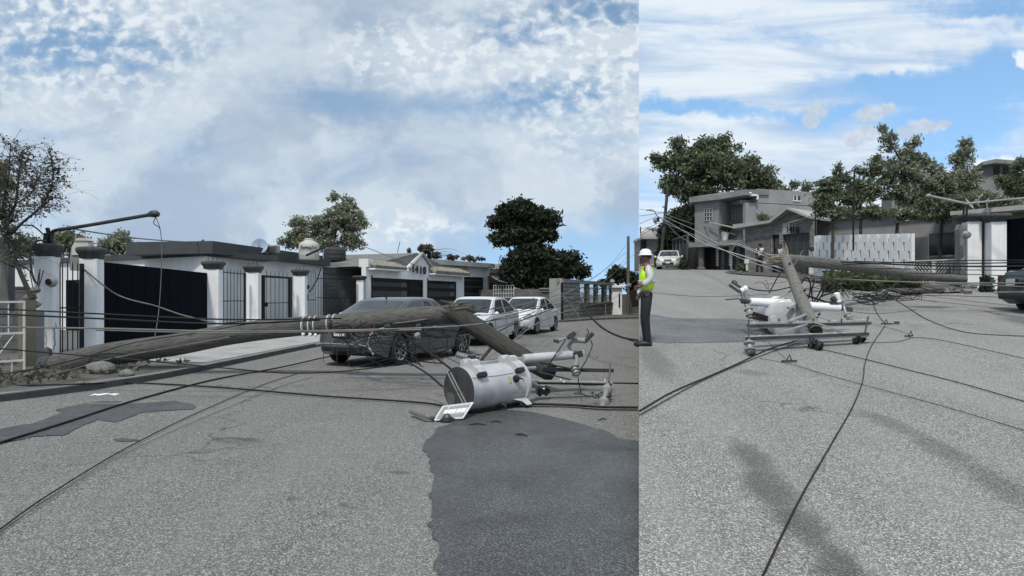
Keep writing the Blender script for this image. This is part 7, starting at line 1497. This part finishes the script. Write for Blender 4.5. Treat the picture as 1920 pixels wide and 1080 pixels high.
# tangled lines under the break
rn = random.Random(77); mb = MB()
for i in range(34):
    x0, y0 = rn.uniform(640, 860), rn.uniform(600, 640); x3, y3 = x0 + rn.gauss(30, 70), rn.uniform(625, 690)
    x3 = min(905, max(640, x3)); dd = rn.uniform(10.0, 11.2)
    mb.tube(spline([P(x0, y0, dd), P(x0 + rn.gauss(0, 16), y0 + rn.uniform(5, 30), dd + rn.gauss(0, .1)), P((x0 + x3) / 2 + rn.gauss(0, 18), (y0 + y3) / 2 + rn.gauss(8, 10), dd), P(x3, y3, dd + rn.gauss(0, .2))], 5), rn.choice([.006, .007, .009, .013]), 4)
for i in range(18):
    x0 = rn.uniform(600, 790); y0 = rn.uniform(612, 626); mb.tube(spline([P(x0, y0, 11.3), P(x0 + rn.gauss(20, 10), y0 + rn.gauss(3, 5), 11.2), P(x0 + rn.uniform(30, 90), y0 + rn.gauss(0, 6), 11.2)], 4), rn.choice([.007, .012, .018]), 4)
for i in range(10):
    x0 = rn.uniform(600, 860); mb.tube(spline([P(x0, 612, 11.3), P(x0 + rn.gauss(0, 10), 635, 11.2), P(x0 + rn.gauss(0, 16), rn.uniform(645, 690), 11)], 4), .006, 4)
tag(mb.build('wire_tangle', K_), kind='stuff', label='tangle of black wires hanging under the broken pole in front of the grey sedan')
mb = MB(); c = P(783, 630, 10.6); mb.lathe([(.05, 0), (.06, .02), (.05, .05), (.03, .09)], c, (0, -1, .1), 12); tag(mb.build('insulator', M['porc']), 'small pale insulator caught in the tangle before the grey sedan', 'insulator', 'porcelain insulators')
mb = MB(); c = P(785, 613, 10.9); mb.ball(c, .055); mb.lathe([(.045, 0), (.06, .03), (.04, .07)], P(727, 614, 11), (0, -1, 0), 12); tag(mb.build('clamp', M['porc_dk']), 'black clamps hanging from the underside of the middle pole', 'clamp')

# ================================================================ CABLES, RIGHT
cableR = lambda pts, r, m, lb, **k: cable([GR(a, b, .02) for a, b in pts], r * .44, m, lb, **k)
C([(1243, 410, 51), (1290, 438, 42), (1322, 457, 34), (1400, 482, 20), (1468, 504, 13.5)], .020, KL, 'pale cable sagging from the leaning pole down to the stump')
C([(1243, 405, 51), (1300, 430, 40), (1345, 455, 30), (1378, 458, 24), (1440, 482, 17), (1480, 494, 13.6)], .014, KL, 'thinner pale cable above, from the leaning pole to the stump top')
C([(1246, 412, 51), (1270, 440, 46), (1300, 455, 40), (1330, 452, 36), (1395, 448, 38)], .02, KG, 'grey cable looping from the leaning pole to the corner of the stone house')
C([(1243, 400, 51), (1300, 420, 47), (1380, 440, 42)], .03, KG, 'highest grey cable from the leaning pole to the grey house'); C([(1246, 418, 51), (1300, 440, 40), (1380, 480, 25), (1466, 510, 13.6)], .012, KL, 'lowest thin pale cable from the leaning pole to the stump')
C([(1380, 455, 30), (1420, 470, 24), (1470, 484, 15), (1500, 490, 15)], .012, KL, 'pale cable from the lamp arm to the broken pole end')
for i, (y0, y1, y2) in enumerate(((405, 402, 398), (420, 410, 407), (392, 396, 399), (430, 424, 412), (442, 430, 415))): C([(1199, y0, 58), (1222, y1, 55), (1246, y2, 52)], .02, KG, '%s grey line left of the leaning pole' % words[i], group='lines left of the leaning pole')
C([(1246, 410, 52), (1258, 480, 50), (1300, 500, 46)], .02, K_, 'black wire dropping from the leaning pole behind the white sedan')
for i, (a, b, c_, r, m_, lb) in enumerate((((1560, 497), (1780, 489), (1980, 488), .012, K_, 'highest black cable crossing the right hand navy gate'), ((1600, 490), (1780, 494), (1980, 491), .014, K_, 'second black cable crossing the right hand navy gate'), ((1500, 488), (1780, 499), (1980, 498), .02, K_, 'thickest black cable crossing the right hand navy gate'),
        ((1640, 503), (1800, 506), (1980, 507), .01, K_, 'fourth black cable crossing the right hand navy gate'), ((1700, 512), (1800, 514), (1980, 520), .01, K_, 'fifth black cable crossing the right hand navy gate'), ((1540, 523), (1760, 530), (1980, 531), .018, KG, 'upper pale cable stretched just above the road on the right'), ((1480, 519), (1700, 529), (1980, 540), .016, KG, 'lower pale cable stretched just above the road on the right'))):
    C([a + (16,), b + (15.5,), c_ + (15,)], r, m_, lb)
cableR([(1480, 540), (1600, 552), (1700, 553), (1800, 555), (1980, 560)], .022, K_, 'heavy black cable lying straight across the road on the right'); cableR([(1600, 556), (1700, 560), (1800, 570), (1880, 578), (1980, 584)], .012, K_, 'black cable drifting down toward the dark grey car')
cableR([(1500, 520), (1620, 538), (1760, 557), (1900, 573), (1980, 580)], .016, KG, 'grey cable running slantwise beneath the long pole'); cableR([(1655, 548), (1700, 575), (1735, 597), (1790, 618), (1850, 627), (1980, 632)], .018, K_, 'black cable curving from the loops away to the right')
cableR([(1636, 566), (1645, 588), (1660, 607)], .014, K_, 'short black wire from the loops to the small clamp'); cableR([(1660, 610), (1636, 645), (1622, 680), (1618, 712), (1600, 760), (1560, 830), (1500, 935), (1430, 1080), (1400, 1150)], .014, K_, 'black cable running from the clamp down to the bottom of the picture')
cableR([(1542, 655), (1620, 673), (1700, 693), (1800, 718), (1980, 770)], .015, K_, 'black cable running right from the black spool insulators'); cableR([(1425, 672), (1480, 682), (1540, 700), (1640, 727), (1780, 765), (1980, 825)], .009, K_, 'thin black wire lying lowest across the road on the right')
cableR([(1634, 608), (1680, 618), (1704, 627), (1706, 632)], .008, K_, 'thin wire from the right crossarm end to the little clip'); cableR([(1622, 642), (1680, 641), (1715, 633), (1760, 637), (1850, 656), (1980, 686)], .012, K_, 'grey black cable passing right of the right crossarm end')
cableR([(1500, 636), (1440, 655), (1380, 683), (1330, 705), (1260, 735), (1199, 770)], .020, K_, 'heavy black cable running from the frame to the lower left of the street'); cableR([(1505, 640), (1440, 662), (1370, 690), (1300, 722), (1199, 778)], .014, K_, 'second black cable beside the heavy one toward the lower left')
cableR([(1199, 543), (1245, 551), (1330, 556), (1440, 552)], .014, K_, 'long thin black wire lying on the road behind the frame on the left'); C([(1360, 562, 12.5), (1385, 560, 12.1)], .01, K_, 'short stiff wire poking left from the tube crossarm')
C([(1395, 537, 12), (1420, 544, 12.3), (1450, 545, 12.5), (1484, 538, 12.8)], .012, K_, 'black lead curving from the left cutout to the stump'); C([(1388, 548, 12), (1398, 575, 11.9), (1403, 590, 11.8)], .009, K_, 'thin lead hanging from the left cutout down to the grey insulator')
C([(1442, 550, 13), (1455, 525, 13.2), (1468, 505, 13.3)], .012, K_, 'dark stiff rod leaning on the stump from the left'); C([(1487, 500, 13), (1505, 470, 15)], .008, KG, 'thin splinter like wire above the stump')
cableR([(1434, 634), (1460, 660), (1478, 676)], .007, K_, 'thin wire from the crossarms to the wire clip on the road')
for i, pts in enumerate((((1502, 532), (1512, 520), (1520, 535), (1516, 560)), ((1518, 530), (1527, 525), (1522, 545), (1524, 565)), ((1530, 528), (1544, 530), (1535, 552), (1526, 566)), ((1545, 525), (1551, 532), (1540, 555), (1530, 568)), ((1560, 528), (1570, 532), (1566, 545), (1540, 556)))):
    C([q + (12.6,) for q in pts], .016, K_, '%s black cable stub curling beside the stump, counted from the left' % words[i], group='cable stubs beside the stump')
C([(1510, 553, 12.4), (1545, 565, 12.4), (1556, 568, 12.3)], .02, K_, 'straight black rod behind the right tube'); C([(1582, 538, 14), (1580, 548, 14)], .02, K_, 'short dark upright stub beyond the right tube')
for i, (px, py, lb) in enumerate(((1478, 677, 'small wire clip on the road below the crossarms'), (1660, 607, 'small wire clamp with a bar, right of the crossarms'), (1706, 630, 'little upright clip on the road farthest right'))):
    q = GR(px, py, .03); mb = MB(); mb.bar(q - Vector((.09, 0, 0)), q + Vector((.13 if i < 2 else .05, .02, 0)), .025); mb.tube([q + Vector((-.03, 0, .0)), q + Vector((.02, 0, .09)), q + Vector((.05, 0, .0))], .012, 5)
    if i == 1: mb.bar(q, q + Vector((.28, .05, .01)), .02); mb.box(q + Vector((.27, .05, .02)), (.08, .05, .05))
    tag(mb.build('clamp', M['steel_dk']), lb, 'clamp', 'wire clamps on the road')
rn = random.Random(31); mb = MB()
for i in range(13):
    cx, cy = rn.gauss(1645, 28), rn.gauss(562, 6); rx, ry = rn.uniform(.12, .42), rn.uniform(.15, .5); c = GR(cx, cy + 6, .03); pts = []
    tilt = rn.uniform(.15, .5)
    for k in range(int(rn.uniform(9, 15))): a = k * .55 + rn.random() * .1; pts.append(c + Vector((math.cos(a) * rx * (1 + k * .02), math.sin(a) * ry * .8, (1 + math.sin(a)) * ry * tilt + .02 + .01 * k)))
    mb.tube(spline(pts, 4), rn.choice([.008, .010, .013]), 5)
for i in range(44):
    a = GR(rn.uniform(1560, 1720), rn.uniform(540, 566), .04); b = a + Vector((rn.gauss(0, .9), rn.gauss(0, .5), 0)); b.z = hR(b.y) + .03 + rn.random() * .1; m_ = a.lerp(b, .5) + Vector((rn.gauss(0, .15), 0, rn.uniform(0, .25))); mb.tube(spline([a, m_, b], 5), rn.choice([.007, .009, .012]), 4)
for i in range(34):
    a = GR(rn.uniform(1430, 1600), rn.uniform(505, 550), .04); b = a + Vector((rn.gauss(1.2, .9), rn.gauss(0, .8), 0)); b.z = hR(b.y) + .05 + rn.random() * .4; m_ = a.lerp(b, .5) + Vector((0, 0, rn.uniform(-.05, .2))); mb.tube(spline([a, m_, b], 5), rn.choice([.007, .01]), 4)
tag(mb.build('wire_tangle', K_), kind='stuff', label='tangle of looped black wires on the road right of the frame')
cableR([(1585, 583), (1640, 588), (1690, 584), (1720, 580)], .012, K_, 'black wire looping lowest under the tangle to a loose end')
